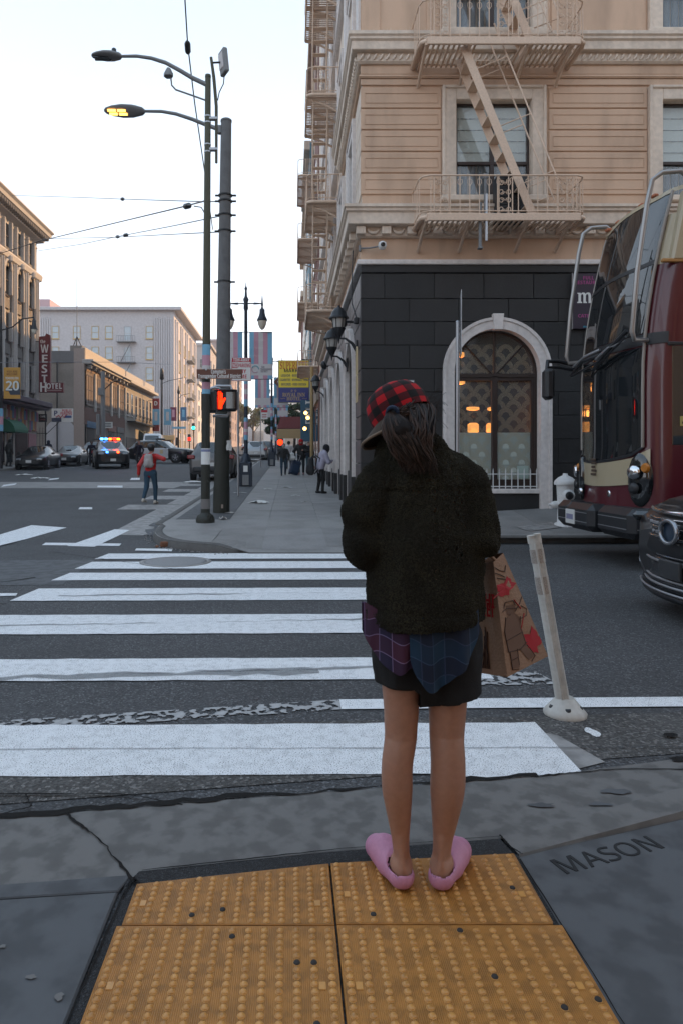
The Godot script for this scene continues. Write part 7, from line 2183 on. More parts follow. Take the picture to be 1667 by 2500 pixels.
func tour_bus(paint: Callable) -> void:
	var o := base("tour_bus", Vector3.ZERO)
	tag(o,"maroon and cream open-top double-decker bus heading left past the hydrant", "bus")
	var maroon: Material = paint.call(Color(0.085,0.008,0.015),0.3)
	var cream: Material = paint.call(Color(0.42,0.35,0.23),0.4)
	var screen := mat(Color(0.012,0.014,0.016),0.03)
	screen.metallic_specular = 0.9
	var zn := -9.0
	var zf := -11.35
	var front := func(y: float) -> float:
		if y < 2.6: return 4.72
		return 4.72+0.115*pow((y-2.6)/1.3,1.7)*1.15
	var slice := func(y: float,x_back: float,inset: float,n: int) -> Array:
		var xf: float = front.call(y)+inset
		var p := []
		var r := 0.34
		for k in n+1:
			var an := PI/2*k/n
			p.append(Vector3(xf+r-r*sin(an),y,zn-inset-r*1.3+r*1.3*cos(an)))
		for k in range(1,6):
			var t := k/6.0
			p.append(Vector3(xf-0.1*sin(PI*t),y,lerpf(zn-inset-r*1.3,zf+inset+r*1.3,t)))
		for k in n+1:
			var an := PI/2*(1.0-float(k)/n)
			p.append(Vector3(xf+r-r*sin(an),y,zf+inset+r*1.3-r*1.3*cos(an)))
		if x_back > 0.0:
			p.append(Vector3(x_back,y,zf+inset))
			p.append(Vector3(x_back,y,zn-inset))
		return p
	var shell := func(ys: Array,m: Material,called: String,inset := 0.0,open := false) -> void:
		var rs := []
		for y in ys: rs.append(slice.call(y,0.0 if open else 15.0,inset,6))
		for r in rs: r.reverse()
		put(called,Geo.new().rings(rs,not open,not open,4),o,m)
	shell.call([0.82,0.9,1.2,1.6,2.2,2.6,3.0,3.4,3.8,4.12],maroon,"lower_body")
	shell.call([4.123,4.5,4.8],cream,"upper_cowl")
	var sheet2 := func(y0: float,y1: float,sag: float,called: String,m: Material,out: float,a0: int,a1: int,sag1: float = 0.0) -> void:
		var rs := []
		for j in 9:
			var r := []
			for k in range(a0,a1):
				var t := float(k-a0)/(a1-1-a0)
				var y := lerpf(y0-sag*sin(PI*t),y1-sag1*sin(PI*t),j/8.0)
				var base_ring: Array = slice.call(y,0.0,-out,6)
				r.append(base_ring[k])
			r.reverse()
			rs.append(r)
		put(called,Geo.new().rings(rs,false,false,4),o,m)
	sheet2.call(1.66,3.02,0.2,"lower_windscreen", screen,0.012,4,17)
	sheet2.call(3.2,5.12,0.0,"upper_windscreen", screen,0.012,4,17)
	sheet2.call(1.24,1.64,0.14,"cream_apron", cream,0.02,3,18,0.2)
	sheet2.call(1.64,1.68,0.2,"screen_seal", M.black_plastic,0.022,4,17,0.2)
	sheet2.call(4.14,4.2,0.0,"screen_joint", M.black_plastic,0.018,4,17)
	sheet2.call(3.04,3.19,0.0,"deck_band", M.black_plastic,0.016,1,18)
	sheet2.call(5.1,5.16,0.0,"screen_rim", cream,0.02,1,18)
	for k in [4,15]:
		var pts := []
		for j in 10:
			var y := lerpf(1.66,5.12,j/9.0)
			pts.append((slice.call(y,0.0,-0.02,6) as Array)[k])
		put("screen_pillar", Geo.new().tube(pts,0.022,6),o,mat(Color(0.3,0.27,0.24),0.4))
	put("shoulder", Geo.new().prism(PackedVector2Array([Vector2(5.02,4.12),Vector2(9,4.12),Vector2(9,4.9),Vector2(6.1,5.05),Vector2(5.35,5.2),Vector2(5.2,5.05)]),0.12,Transform3D(Basis(),Vector3(0,0,zn+0.01)),0.03),o,cream)
	put("far_shoulder", Geo.new().prism(PackedVector2Array([Vector2(5.02,4.12),Vector2(9,4.12),Vector2(9,4.9),Vector2(6.1,5.05),Vector2(5.35,5.2),Vector2(5.2,5.05)]),0.12,Transform3D(Basis(),Vector3(0,0,zf+0.11)),0.03),o,cream)
	put("side_window", Geo.new().span(Vector3(5.03,1.68,zn+0.004),Vector3(15,3.0,zn-0.05),0.01),o,M.car_glass)
	put("window_edge", Geo.new().span(Vector3(4.98,3.0,zn+0.008),Vector3(15,3.05,zn-0.05),0.01),o,M.black_plastic)
	for k in 4: put("window_post", Geo.new().span(Vector3(5.5+1.6*k,1.69,zn+0.01),Vector3(5.58+1.6*k,2.99,zn-0.05),0.005),o,M.black_plastic)
	put("side_line", Geo.new().span(Vector3(4.9,4.1,zn+0.006),Vector3(15,4.15,zn-0.05),0.01),o,mat(Color(0.4,0.2,0.06),0.5))
	put("sticker", Geo.new().box(Vector3(5.2,2.0,zn+0.008),Vector3(0.14,0.13,0.01)),o,mat(Color(0.45,0.36,0.12),0.6))
	put("sticker_print", Geo.new().box(Vector3(5.2,1.98,zn+0.014),Vector3(0.09,0.03,0.006)),o,M.ink)
	put("sleeve_band", Geo.new().span(Vector3(5.36,2.2,zn+0.005),Vector3(5.8,2.27,zn+0.012)),o,mat(Color(0.5,0.03,0.06),0.5))
	for q in [[6.6,zn-0.02],[6.6,zf+0.02],[12.2,zn-0.02]]:
		var wn := Node3D.new()
		wn.name = "wheel"
		o.add_child(wn,true)
		wn.position = Vector3(q[0],0.52,q[1])
		put("tyre", Geo.new().lathe([Vector2(0.3,-0.14),Vector2(0.5,-0.14),Vector2(0.52,-0.1),Vector2(0.52,0.1),Vector2(0.5,0.02),Vector2(0.3,0.02)],22,Vector3.ZERO,Basis(Vector3.RIGHT,PI/2)),wn,M.rubber)
		put("rim", Geo.new().lathe([Vector2(0.3,0.0),Vector2(0.28,0.03),Vector2(0.1,0.05)],18,Vector3.ZERO,Basis(Vector3.RIGHT,PI/2)),wn,M.steel)
	put("underbody", Geo.new().span(Vector3(5.1,0.35,zn-0.1),Vector3(15,0.85,zf+0.1)),o,M.rubber)
	var bb := [[zn+0.06,-9.95],[-9.97,-10.85],[-10.87,zf-0.02]]
	for k in 3:
		var a := Vector3(4.36 if k == 1 else (4.44 if k == 0 else 4.42),0.43,bb[k][0]); var b := Vector3(5.6 if k == 0 else 4.95,0.84,bb[k][1])
		put("bumper_block", Geo.new().span(a,b,0.09),o,mat(Color(0.018,0.02,0.024),0.45,0.0,"grime", 3.0))
		for y in [0.56,0.7]: put("bumper_seam", Geo.new().span(Vector3(a.x-0.004,y,a.z-0.09),Vector3(a.x+0.02,y+0.012,b.z+0.09)),o,M.steel)
	for y in [0.56,0.7]: put("bumper_seam", Geo.new().span(Vector3(4.54,y,zn+0.064),Vector3(5.5,y+0.012,zn+0.04)),o,M.steel)
	put("number_plate", Geo.new().box(Vector3(4.35,0.62,-10.62),Vector3(0.02,0.22,0.32),0.004),o,M.plate)
	put("plate_print", Geo.new().box(Vector3(4.338,0.62,-10.62),Vector3(0.006,0.08,0.24)),o,mat(Color(0.2,0.2,0.3),0.7))
	var dk := mat(Color(0.07,0.045,0.03),0.6)
	for k in 5: put("crest", Geo.new().box(Vector3(4.586,1.5-0.055*k,-10.35+0.02*(k % 2)),Vector3(0.012,0.035,0.16-0.05*float(k == 2)),0.005),o,dk)
	for s in [[zn-0.33,1.0],[zf+0.33,-1.0]]:
		var b := Basis(Vector3.UP,0.4*s[1])
		put("lamp_housing", Geo.new().lathe([Vector2(0.3,0.0),Vector2(0.29,0.05),Vector2(0.2,0.07),Vector2(0.05,0.075)],18,Vector3(4.765,1.22,s[0]+0.06*s[1]),b*Basis(Vector3(0,0,1),PI/2)*Basis.from_scale(Vector3(1.25,1,0.62))),o,M.glass_dark)
		put("headlamp", Geo.new().lathe([Vector2(0.1,0.0),Vector2(0.09,0.03),Vector2(0.03,0.045)],14,Vector3(4.65,1.32,s[0]+0.08*s[1]),b*Basis(Vector3(0,0,1),PI/2)),o,M.chrome)
		put("indicator", Geo.new().lathe([Vector2(0.07,0.0),Vector2(0.05,0.03)],12,Vector3(4.74,1.38,s[0]+0.21*s[1]),b*Basis(Vector3(0,0,1),PI/2)),o,mat(Color(0.45,0.16,0.02),0.3))
		put("headlamp", Geo.new().lathe([Vector2(0.08,0.0),Vector2(0.07,0.03),Vector2(0.03,0.04)],14,Vector3(4.65,1.1,s[0]+0.08*s[1]),b*Basis(Vector3(0,0,1),PI/2)),o,M.black_plastic)
	for z in [-9.95,-10.95]: put("fog_lamp", Geo.new().lathe([Vector2(0.055,0.0),Vector2(0.05,0.03),Vector2(0.02,0.035)],12,Vector3(4.66,1.0,z),Basis(Vector3(0,0,1),PI/2)),o,M.chrome)
	for q in [[-9.35,-10.3,0.16],[-10.1,-11.1,-0.05]]:
		put("wiper", Geo.new().tube([Vector3(4.6,3.1+q[2],q[0]),Vector3(4.52,3.02,(q[0]+q[1])/2),Vector3(4.56,2.86,q[1])],0.03,5).tube([Vector3(4.54,3.0+q[2],q[0]+0.1),Vector3(4.52,2.84,q[1]+0.1)],0.02,4),o,M.black_plastic)
		put("wiper_arm", Geo.new().tube([Vector3(4.62,3.14,q[0]-0.1),Vector3(4.52,3.08,lerpf(q[0],q[1],0.4)),Vector3(4.52,2.98,lerpf(q[0],q[1],0.8))],0.022,5),o,M.steel)
	var sil := mat(Color(0.36,0.35,0.34),0.35,0.6)
	for z in [-9.1,-11.25]:
		put("guard_hoop", Geo.new().tube([Vector3(4.85,3.1,z-0.1*signf(z+10)),Vector3(4.58,3.09,z),Vector3(4.55,3.2,z),Vector3(4.62,4.0,z),Vector3(4.75,4.9,z),Vector3(4.82,5.22,z),Vector3(4.95,5.32,z),Vector3(5.2,5.34,z),Vector3(5.3,5.26,z)],0.033,8),o,sil)
	put("mirror_arm", Geo.new().tube([Vector3(4.8,3.05,-11.3),Vector3(4.4,3.12,-11.25),Vector3(4.18,3.1,-11.1),Vector3(4.16,2.95,-11.08)],0.035,6).tube([Vector3(4.8,2.95,-11.3),Vector3(4.4,3.02,-11.22),Vector3(4.2,3.0,-11.12)],0.025,5),o,M.black_plastic)
	put("mirror", Geo.new().box(Vector3(4.17,2.72,-11.05),Vector3(0.16,0.5,0.22),0.05),o,M.black_plastic)
	for k in 5: put("marker_lamp", Geo.new().box(Vector3(5.12,5.2,-9.6-0.35*k),Vector3(0.08,0.05,0.1),0.015),o,mat(Color(0.4,0.12,0.05),0.4))
	for k in 6: put("seat_back", Geo.new().box(Vector3(7.4+0.8*(k/2),4.7,-9.7-1.0*(k % 2)),Vector3(0.14,0.7,0.8),0.05),o,M.black_plastic)
func skin_over(g: Geo,bones: Array,cell: float,k: float,clip = null,wave = null) -> void:
	var lo := Vector3(1e9,1e9,1e9)
	var hi := -lo
	for b in bones:
		var r: float = maxf(b[2],b[3])+2.5*cell+k*0.5
		for q in [b[0],b[1]]:
			lo = lo.min(q-Vector3(r,r,r))
			hi = hi.max(q+Vector3(r,r,r))
	var nx := int((hi.x-lo.x)/cell)+2
	var ny := int((hi.y-lo.y)/cell)+2
	var nz := int((hi.z-lo.z)/cell)+2
	var f := PackedFloat32Array()
	f.resize(nx*ny*nz)
	f.fill(1.0)
	var who := PackedInt32Array()
	who.resize(nx*ny*nz)
	var near := PackedFloat32Array()
	near.resize(nx*ny*nz)
	near.fill(1.0)
	for bi in bones.size():
		var b: Array = bones[bi]
		var s: Vector3 = b[5] if b.size() > 5 else Vector3.ONE
		var a: Vector3 = b[0]
		var ab: Vector3 = (b[1]-b[0])*s
		var l2 := maxf(ab.length_squared(),1e-9)
		var ra: float = b[2]
		var rb: float = b[3]
		var kk: float = b[6] if b.size() > 6 else k
		var r := maxf(ra,rb)+2.2*cell+k*0.5
		var p0: Vector3 = ((b[0].min(b[1])-Vector3(r,r,r)-lo)/cell).floor().clamp(Vector3.ZERO,Vector3(nx-1,ny-1,nz-1))
		var p1: Vector3 = ((b[0].max(b[1])+Vector3(r,r,r)-lo)/cell).ceil().clamp(Vector3.ZERO,Vector3(nx-1,ny-1,nz-1))
		for z in range(int(p0.z),int(p1.z)+1):
			for y in range(int(p0.y),int(p1.y)+1):
				var row := (z*ny+y)*nx
				for x in range(int(p0.x),int(p1.x)+1):
					var p := (lo+Vector3(x,y,z)*cell-a)*s
					var t := clampf(p.dot(ab)/l2,0.0,1.0)
					var d := (p-ab*t).length()-ra-(rb-ra)*t
					var i := row+x
					if d < near[i]:
						near[i] = d
						who[i] = bi
					var o := f[i]
					var h := maxf(kk-absf(d-o),0.0)/kk
					f[i] = minf(d,o)-h*h*kk*0.25
	if clip != null or wave != null:
		for z in nz:
			for y in ny:
				for x in nx:
					var i := (z*ny+y)*nx+x
					if f[i] > 4.0*cell: continue
					var p := lo+Vector3(x,y,z)*cell
					if wave != null: f[i] += wave.call(p)
					if clip != null: f[i] = maxf(f[i],clip.call(p))
	var at := {}
	var pts := PackedVector3Array()
	var cols := PackedColorArray()
	var off := [0,1,nx,nx+1,nx*ny,nx*ny+1,nx*ny+nx,nx*ny+nx+1]
	for z in nz-1:
		for y in ny-1:
			var row := (z*ny+y)*nx
			for x in nx-1:
				var i := row+x
				if absf(f[i]) > 2.0*cell: continue
				var m := 0
				for c in 8:
					if f[i+off[c]] < 0.0: m |= 1 << c
				if m == 0 or m == 255: continue
				var sum := Vector3.ZERO
				var n := 0
				for e in [[0,1],[2,3],[4,5],[6,7],[0,2],[1,3],[4,6],[5,7],[0,4],[1,5],[2,6],[3,7]]:
					var va: float = f[i+off[e[0]]]
					var vb: float = f[i+off[e[1]]]
					if (va < 0.0) != (vb < 0.0):
						var t := va/(va-vb)
						sum += Vector3(lerpf(e[0] & 1,e[1] & 1,t),lerpf((e[0] >> 1) & 1,(e[1] >> 1) & 1,t),lerpf(e[0] >> 2,e[1] >> 2,t))
						n += 1
				at[i] = pts.size()
				pts.append(lo+(Vector3(x,y,z)+sum/n)*cell)
				cols.append(bones[who[i]][4])
	var add := func(i: int,a: int,b: int,c: int,d: int) -> void:
		if not (at.has(a) and at.has(b) and at.has(c) and at.has(d)): return
		var q := [at[a],at[b],at[c],at[d]] if f[i] < 0.0 else [at[d],at[c],at[b],at[a]]
		for t in [[0,1,2],[0,2,3]]:
			g.v.append(pts[q[t[0]]]); g.v.append(pts[q[t[2]]]); g.v.append(pts[q[t[1]]])
			for j in [0,2,1]:
				g.c.append(cols[q[t[j]]])
				g.g.append(1)
	var sy := nx
	var sz := nx*ny
	for i in at.keys():
		if (f[i] < 0.0) != (f[i+1] < 0.0): add.call(i,i-sy-sz,i-sz,i,i-sy)
		if (f[i] < 0.0) != (f[i+sy] < 0.0): add.call(i,i-sz-1,i-1,i,i-sz)
		if (f[i] < 0.0) != (f[i+sz] < 0.0): add.call(i,i-1-sy,i-sy,i,i-1)
func walker(label: String,at: Vector3,h: float,turn: float,look: Dictionary) -> Node3D:
	var o := base("person", at,turn)
	tag(o,label,"person")
	var k := h/1.75
	o.scale = Vector3(k,k,k)
	var sk: Color = look.get("skin", Color(0.3,0.18,0.13))
	var top: Color = look.get("top", Color(0.02,0.02,0.022))
	var slv: Color = look.get("sleeve", top)
	var leg: Color = look.get("leg", Color(0.015,0.016,0.02))
	var shoe: Color = look.get("shoe", Color(0.02,0.02,0.02))
	var hair: Color = look.get("hair", Color(0.015,0.012,0.01))
	var ln: float = look.get("lean", 0.03)
	var hd: float = look.get("head", 0.0)
	var bulk: float = look.get("bulk", 1.0)
	var flat := Vector3(1,1,1.45)
	var ls: Array = look.get("steps", [[0.05,0.0],[-0.05,0.0]])
	var pel := Vector3(0,0.93,0)
	var che := Vector3(0,1.3,ln)
	var nek := Vector3(0,1.47,ln*1.4)
	var hed := Vector3(0,1.62-absf(hd)*0.3,ln*1.6+hd)
	var b := [
		[pel,Vector3(0,1.12,ln*0.5),0.16*bulk,0.155*bulk,top,flat],[Vector3(0,1.12,ln*0.5),che,0.155*bulk,0.17*bulk,top,flat],
		[Vector3(-0.13,1.38,ln),Vector3(0.13,1.38,ln),0.085*bulk,0.085*bulk,top],[nek-Vector3(0,0.06,0),nek+Vector3(0,0.05,0.01),0.055,0.05,sk],
		[hed,hed+Vector3(0,-0.05,0.025),0.095,0.075,sk],[hed+Vector3(0,-0.02,0.09),hed+Vector3(0,-0.035,0.105),0.014,0.018,sk],[hed+Vector3(0,0.03,-0.025),hed+Vector3(0,0.015,-0.03),0.1,0.095,hair],
		[Vector3(-0.08,0.9,0),Vector3(0.08,0.9,0),0.11,0.11,leg],
	]
	if look.get("hood"): b.append([hed+Vector3(0,0.02,-0.02),hed+Vector3(0,-0.09,-0.03),0.118,0.11,look.hood])
	for s in 2:
		var x := -0.1 if s == 0 else 0.1
		var ft := Vector3(x*1.05,0.07+ls[s][1],ls[s][0])
		var kn := Vector3(x*1.1,0.49+ls[s][1]*0.25,ls[s][0]*0.5+0.04+ls[s][1]*0.6)
		b.append([Vector3(x,0.88,0),kn,0.095,0.068,leg])
		b.append([kn,ft+Vector3(0,0.06,-0.01),0.068,0.052,leg])
		b.append([ft+Vector3(0,-0.02,-0.05),ft+Vector3(0,-0.035-ls[s][1]*0.3,0.13),0.05,0.036,shoe])
		var arm: Array = look.get("arms", [[Vector3(-0.3,1.12,0.0),Vector3(-0.28,0.86,0.1)],[Vector3(0.3,1.12,0.0),Vector3(0.28,0.86,0.1)]])[s]
		var sh := Vector3(-0.19 if s == 0 else 0.19,1.38,ln)
		var low: Color = look.get("cuff", slv)
		b.append([sh,arm[0],0.072*bulk,0.06*bulk,slv])
		b.append([arm[0],arm[1],0.06*bulk,0.045,low])
		b.append([arm[1],arm[1]+(arm[1]-arm[0]).normalized()*0.09,0.036,0.028,sk])
	var g := Geo.new()
	skin_over(g,b,look.get("cell", 0.026),0.035)
	put("figure", g,o,M.cloth)
	return o
func rucksack(label: String,at: Vector3,turn: float,s: Vector3,c: Color) -> void:
	var p := base("rucksack", at,turn)
	tag(p,label,"rucksack")
	var m := mat(c,0.8,0.0,"grime", 4.0)
	var g := Geo.new()
	skin_over(g,[[Vector3(-0.07,-0.12,0),Vector3(-0.06,0.14,0),0.12,0.1,Color.WHITE,Vector3(1,1,1.3)],[Vector3(0.07,-0.12,0),Vector3(0.06,0.14,0),0.12,0.1,Color.WHITE,Vector3(1,1,1.3)],[Vector3(0,-0.12,-0.07),Vector3(0,-0.03,-0.07),0.09,0.08,Color.WHITE]],0.025,0.03)
	put("bag", g,p,m)
	for q in [-1.0,1.0]:
		put("strap", Geo.new().tube([Vector3(q*0.09,0.22,0.06),Vector3(q*0.12,0.27,0.14),Vector3(q*0.13,0.2,0.27),Vector3(q*0.13,-0.08,0.22),Vector3(q*0.12,-0.2,0.08)],0.02,5),p,m)
	p.scale = s
func build_people() -> void:
	M.cloth = mat(Color(1,1,1),0.9,0.0,"grime", 4.0)
	var red := Color(0.45,0.012,0.015)
	var man := on_road(368,1231)
	var w := walker("man in a red and white jacket and blue jeans walking away on the concrete strip", man,1.76,PI-0.25,{"top": red,"sleeve": Color(0.48,0.05,0.05),"cuff": red,"leg": Color(0.025,0.06,0.095),"shoe": Color(0.5,0.46,0.4),"hair": Color(0.02,0.018,0.016),"steps": [[0.12,0.0],[-0.2,0.07]],"arms": [[Vector3(-0.42,1.3,0.0),Vector3(-0.22,1.35,0.16)],[Vector3(0.3,1.12,-0.1),Vector3(0.33,0.88,-0.08)]],"cell": 0.02,"lean": 0.04})
	put("cap", Geo.new().lathe([Vector2(0.115,1.65),Vector2(0.11,1.7),Vector2(0.07,1.745),Vector2(0.01,1.76)],14,Vector3(0,0,0.05)).box(Vector3(0,1.665,0.16),Vector3(0.16,0.015,0.12),0.005),w,M.black_plastic)
	rucksack("pale grey soft rucksack with pink print on the walking man's back", man+Vector3(-0.02,1.26,0.18),PI-0.25,Vector3(0.8,0.85,0.75),Color(0.36,0.33,0.32))
	w = walker("stooping person in a lavender jacket and black hood facing the right wall", Vector3(0.98,walk_y(22.1),-22.1),1.6,1.9,{"top": Color(0.36,0.34,0.42),"leg": Color(0.012,0.012,0.013),"hood": Color(0.01,0.01,0.012),"lean": 0.12,"head": 0.06,"bulk": 1.3,"steps": [[0.06,0.0],[-0.04,0.0]],"arms": [[Vector3(-0.3,1.1,0.2),Vector3(-0.1,1.15,0.4)],[Vector3(0.32,1.12,0.15),Vector3(0.14,1.1,0.4)]],"cell": 0.022})
	rucksack("black rucksack hanging low on the lavender jacket's back", Vector3(0.67,walk_y(22.1)+0.88,-22.05),1.9,Vector3(1.1,1.25,1.0),Color(0.012,0.012,0.014))
	walker("person in black with a white face mask and blue jeans walking towards the viewer", Vector3(-0.31,walk_y(33.4),-33.4),1.58,0.05,{"leg": Color(0.02,0.045,0.07),"skin": Color(0.35,0.3,0.27),"steps": [[0.14,0.0],[-0.14,0.05]],"bulk": 1.1})
	w = walker("person in a black coat with a bright red hood beside the suitcase", Vector3(0.57,walk_y(34.3),-34.3),1.8,-0.1,{"hood": Color(0.4,0.008,0.012),"head": 0.05,"lean": 0.08,"shoe": Color(0.35,0.2,0.2),"bulk": 1.25,"steps": [[0.06,0.0],[-0.06,0.0]],"arms": [[Vector3(-0.36,1.12,0.0),Vector3(-0.3,0.9,0.12)],[Vector3(0.34,1.14,0.0),Vector3(0.12,1.18,0.2)]]})
	walker("person in a white shirt walking away behind the blue suitcase", Vector3(-0.06,walk_y(41.5),-41.5),1.7,PI,{"top": Color(0.45,0.44,0.45),"leg": Color(0.07,0.08,0.1)})
	walker("dark-clothed person half hidden behind the red-hooded one", Vector3(1.05,walk_y(38.5),-38.5),1.66,0.4,{"top": Color(0.015,0.018,0.03),"leg": Color(0.03,0.07,0.09),"bulk": 1.25})
	w = base("suitcase", Vector3(0.14,walk_y(33.7),-33.7),0.3)
	tag(w,"large dark blue wheeled suitcase tilted between the two walkers", "suitcase")
	var sb := Basis(Vector3(0,0,1),-0.3)
	put("shell", Geo.new().box(sb*Vector3(0,0.4,0),Vector3(0.46,0.72,0.3),0.06,sb),w,mat(Color(0.01,0.025,0.06),0.6))
	put("side_pocket", Geo.new().box(sb*Vector3(0.02,0.35,0.17),Vector3(0.34,0.4,0.06),0.025,sb),w,mat(Color(0.01,0.03,0.07),0.7))
	put("handle", Geo.new().tube([sb*Vector3(-0.1,0.75,0),sb*Vector3(-0.1,1.05,0),sb*Vector3(0.1,1.05,0),sb*Vector3(0.1,0.75,0)],0.015,5),w,M.steel)
	for s in [-0.17,0.17]: put("caster", Geo.new().cyl(sb*Vector3(s,0.02,-0.05)+Vector3(0,0.03,0),sb*Vector3(s,0.02,0.0)+Vector3(0,0.03,0),0.05,-1,10),w,M.rubber)
	w = base("shopping_bag", Vector3(0.1,walk_y(33.7)+0.74,-33.6),0.2)
	tag(w,"white plastic carrier bag resting on top of the blue suitcase", "bag")
	var wg := Geo.new()
	skin_over(wg,[[Vector3(-0.08,0.12,0),Vector3(0.08,0.12,0),0.13,0.12,Color.WHITE],[Vector3(-0.05,0.28,0),Vector3(0.06,0.3,0),0.08,0.07,Color.WHITE],[Vector3(0.0,0.3,0),Vector3(0.0,0.42,0),0.04,0.02,Color.WHITE]],0.03,0.05)
	put("film", wg,w,M.paper)
	walker("police officer in dark uniform standing between the two police cars", Vector3(-10.9,road_y(49.5),-49.5),1.86,-0.2,{"top": Color(0.008,0.011,0.02),"leg": Color(0.008,0.01,0.018),"hair": Color(0.12,0.08,0.06)})
	walker("police officer seen above the bonnet beside the lit police car", Vector3(-14.5,road_y(50.0),-50.0),1.86,0.3,{"top": Color(0.008,0.011,0.02),"leg": Color(0.008,0.01,0.018),"skin": Color(0.1,0.06,0.045)})
	walker("person all in black with raised hood on the left pavement", Vector3(-18.6,walk_y(45),-45.2),1.83,2.6,{"hood": Color(0.008,0.008,0.009),"bulk": 1.3,"lean": 0.06})
	walker("person in a dark blue jacket seen above the second black saloon", Vector3(-18.2,walk_y(51.5),-51.5),1.75,2.9,{"top": Color(0.012,0.016,0.035),"hood": Color(0.012,0.016,0.035),"bulk": 1.15})
func build_main_person() -> void:
	var foot := Vector3(0.46,0.031,-2.33)
	var o := base("person", foot)
	tag(o,"person seen from behind in a dark fleece jacket, shorts and pink slides, cap on backwards", "person")
	var L := func(u: float,v: float,d: float) -> Vector3: return P(u,v,d)-foot
	var W := Color.WHITE
	var V1 := Vector3.ONE
	var hc: Vector3 = L.call(985,1028,2.42)
	var up := Vector3(-0.42,0.84,-0.34).normalized()
	var fw := Vector3(0.62,-0.1,-0.78)
	fw = (fw-up*fw.dot(up)).normalized()
	var rt := fw.cross(up).normalized()
	var H := func(x: float,y: float,z: float) -> Vector3: return hc+rt*x+up*y+fw*z
	var body := [
		[L.call(1035,1560,2.36),L.call(1035,1300,2.37),0.13,0.125,W,Vector3(1,1,1.4)],[L.call(1035,1300,2.37),L.call(1030,1170,2.38),0.125,0.12,W,Vector3(1,1,1.4)],
		[L.call(930,1165,2.37),L.call(1130,1165,2.37),0.05,0.05,W],[L.call(1005,1150,2.38),L.call(990,1070,2.41),0.05,0.048,W],
		[L.call(979,2098,2.325),L.call(983,2134,2.305),0.027,0.034,W,V1,0.012],[L.call(977,2108,2.33),L.call(952,2090,2.46),0.036,0.028,W],
		[L.call(1076,2098,2.325),L.call(1072,2134,2.305),0.029,0.036,W,V1,0.012],[L.call(1079,2108,2.33),L.call(1106,2092,2.44),0.038,0.03,W],
		[L.call(915,1180,2.37),L.call(893,1325,2.37),0.045,0.04,W],[L.call(893,1325,2.37),L.call(950,1325,2.6),0.04,0.027,W],
		[L.call(1140,1180,2.37),L.call(1152,1325,2.37),0.045,0.04,W],[L.call(1152,1325,2.37),L.call(1120,1310,2.62),0.04,0.027,W],
	]
	for leg in [[[975,1590,2.35,0.072],[979,1714,2.34,0.0605],[978,1765,2.335,0.056],[977,1805,2.328,0.0535],[969,1865,2.316,0.052],[969,1925,2.313,0.0505],[973,1985,2.317,0.0405],[976.5,2040,2.322,0.0305],[978.5,2075,2.326,0.0275],[979,2105,2.33,0.03]],[[1092,1590,2.35,0.078],[1091,1714,2.34,0.065],[1090,1765,2.335,0.06],[1089.5,1805,2.328,0.0575],[1092.5,1865,2.316,0.0575],[1091,1925,2.313,0.057],[1086,1985,2.317,0.046],[1080.5,2040,2.322,0.034],[1077.5,2075,2.326,0.0305],[1076,2105,2.33,0.032]]]:
		var prev := []
		for i in leg.size()-1:
			for j in 4:
				var q := []
				for c in 4: q.append(cubic_interpolate(leg[i][c],leg[i+1][c],leg[maxi(i-1,0)][c],leg[mini(i+2,leg.size()-1)][c],j/4.0))
				var p: Vector3 = L.call(q[0],q[1],q[2])
				if prev: body.append([prev[0],p,prev[1],q[3],W,V1,0.002])
				prev = [p,q[3]]
	var g := Geo.new()
	var kl: float = L.call(0,1806,2.29).y
	body.append([L.call(978.5,2050,2.296),L.call(981,2122,2.285),0.008,0.011,W,V1,0.02])
	body.append([L.call(1077.5,2050,2.294),L.call(1074,2122,2.283),0.009,0.012,W,V1,0.02])
	skin_over(g,body,0.008,0.022,null,func(p: Vector3) -> float:
		var f := 0.0022*exp(-pow((p.y-kl-0.05*sin(p.x*18.0)*0.1)/0.004,2.0))+0.003*exp(-pow((p.y-kl-0.01)/0.03,2.0))
		return f if p.z > 0.02 and p.y > 0.3 else 0.0)
	var lip := Color(0.75,0.45,0.45)
	var eye := Color(0.25,0.2,0.2)
	var head := [
		[H.call(0,0.03,-0.02),H.call(0,0.02,0.02),0.088,0.085,W],[H.call(0,-0.05,0.035),H.call(0,-0.085,0.05),0.06,0.036,W],[H.call(0,-0.03,-0.02),H.call(0,-0.12,-0.03),0.055,0.05,W],
		[H.call(0,0.01,0.1),H.call(0,-0.022,0.118),0.011,0.015,W],[H.call(-0.012,-0.025,0.11),H.call(0.012,-0.025,0.11),0.01,0.01,W],[H.call(-0.045,0.028,0.085),H.call(0.045,0.028,0.085),0.014,0.014,W],
		[H.call(-0.02,-0.056,0.092),H.call(0.02,-0.056,0.092),0.008,0.008,lip],[H.call(-0.014,-0.065,0.09),H.call(0.014,-0.065,0.09),0.008,0.008,lip],[H.call(-0.032,0.006,0.088),H.call(-0.031,0.006,0.089),0.011,0.011,eye],[H.call(0.032,0.006,0.088),H.call(0.031,0.006,0.089),0.011,0.011,eye],
		[H.call(0.085,-0.005,0.0),H.call(0.09,-0.03,-0.004),0.017,0.011,W],[H.call(-0.085,-0.005,0.0),H.call(-0.09,-0.03,-0.004),0.017,0.011,W],[H.call(0.05,-0.03,0.06),H.call(0.045,-0.04,0.065),0.026,0.026,W],[H.call(-0.05,-0.03,0.06),H.call(-0.045,-0.04,0.065),0.026,0.026,W],
	]
	skin_over(g,head,0.005,0.012)
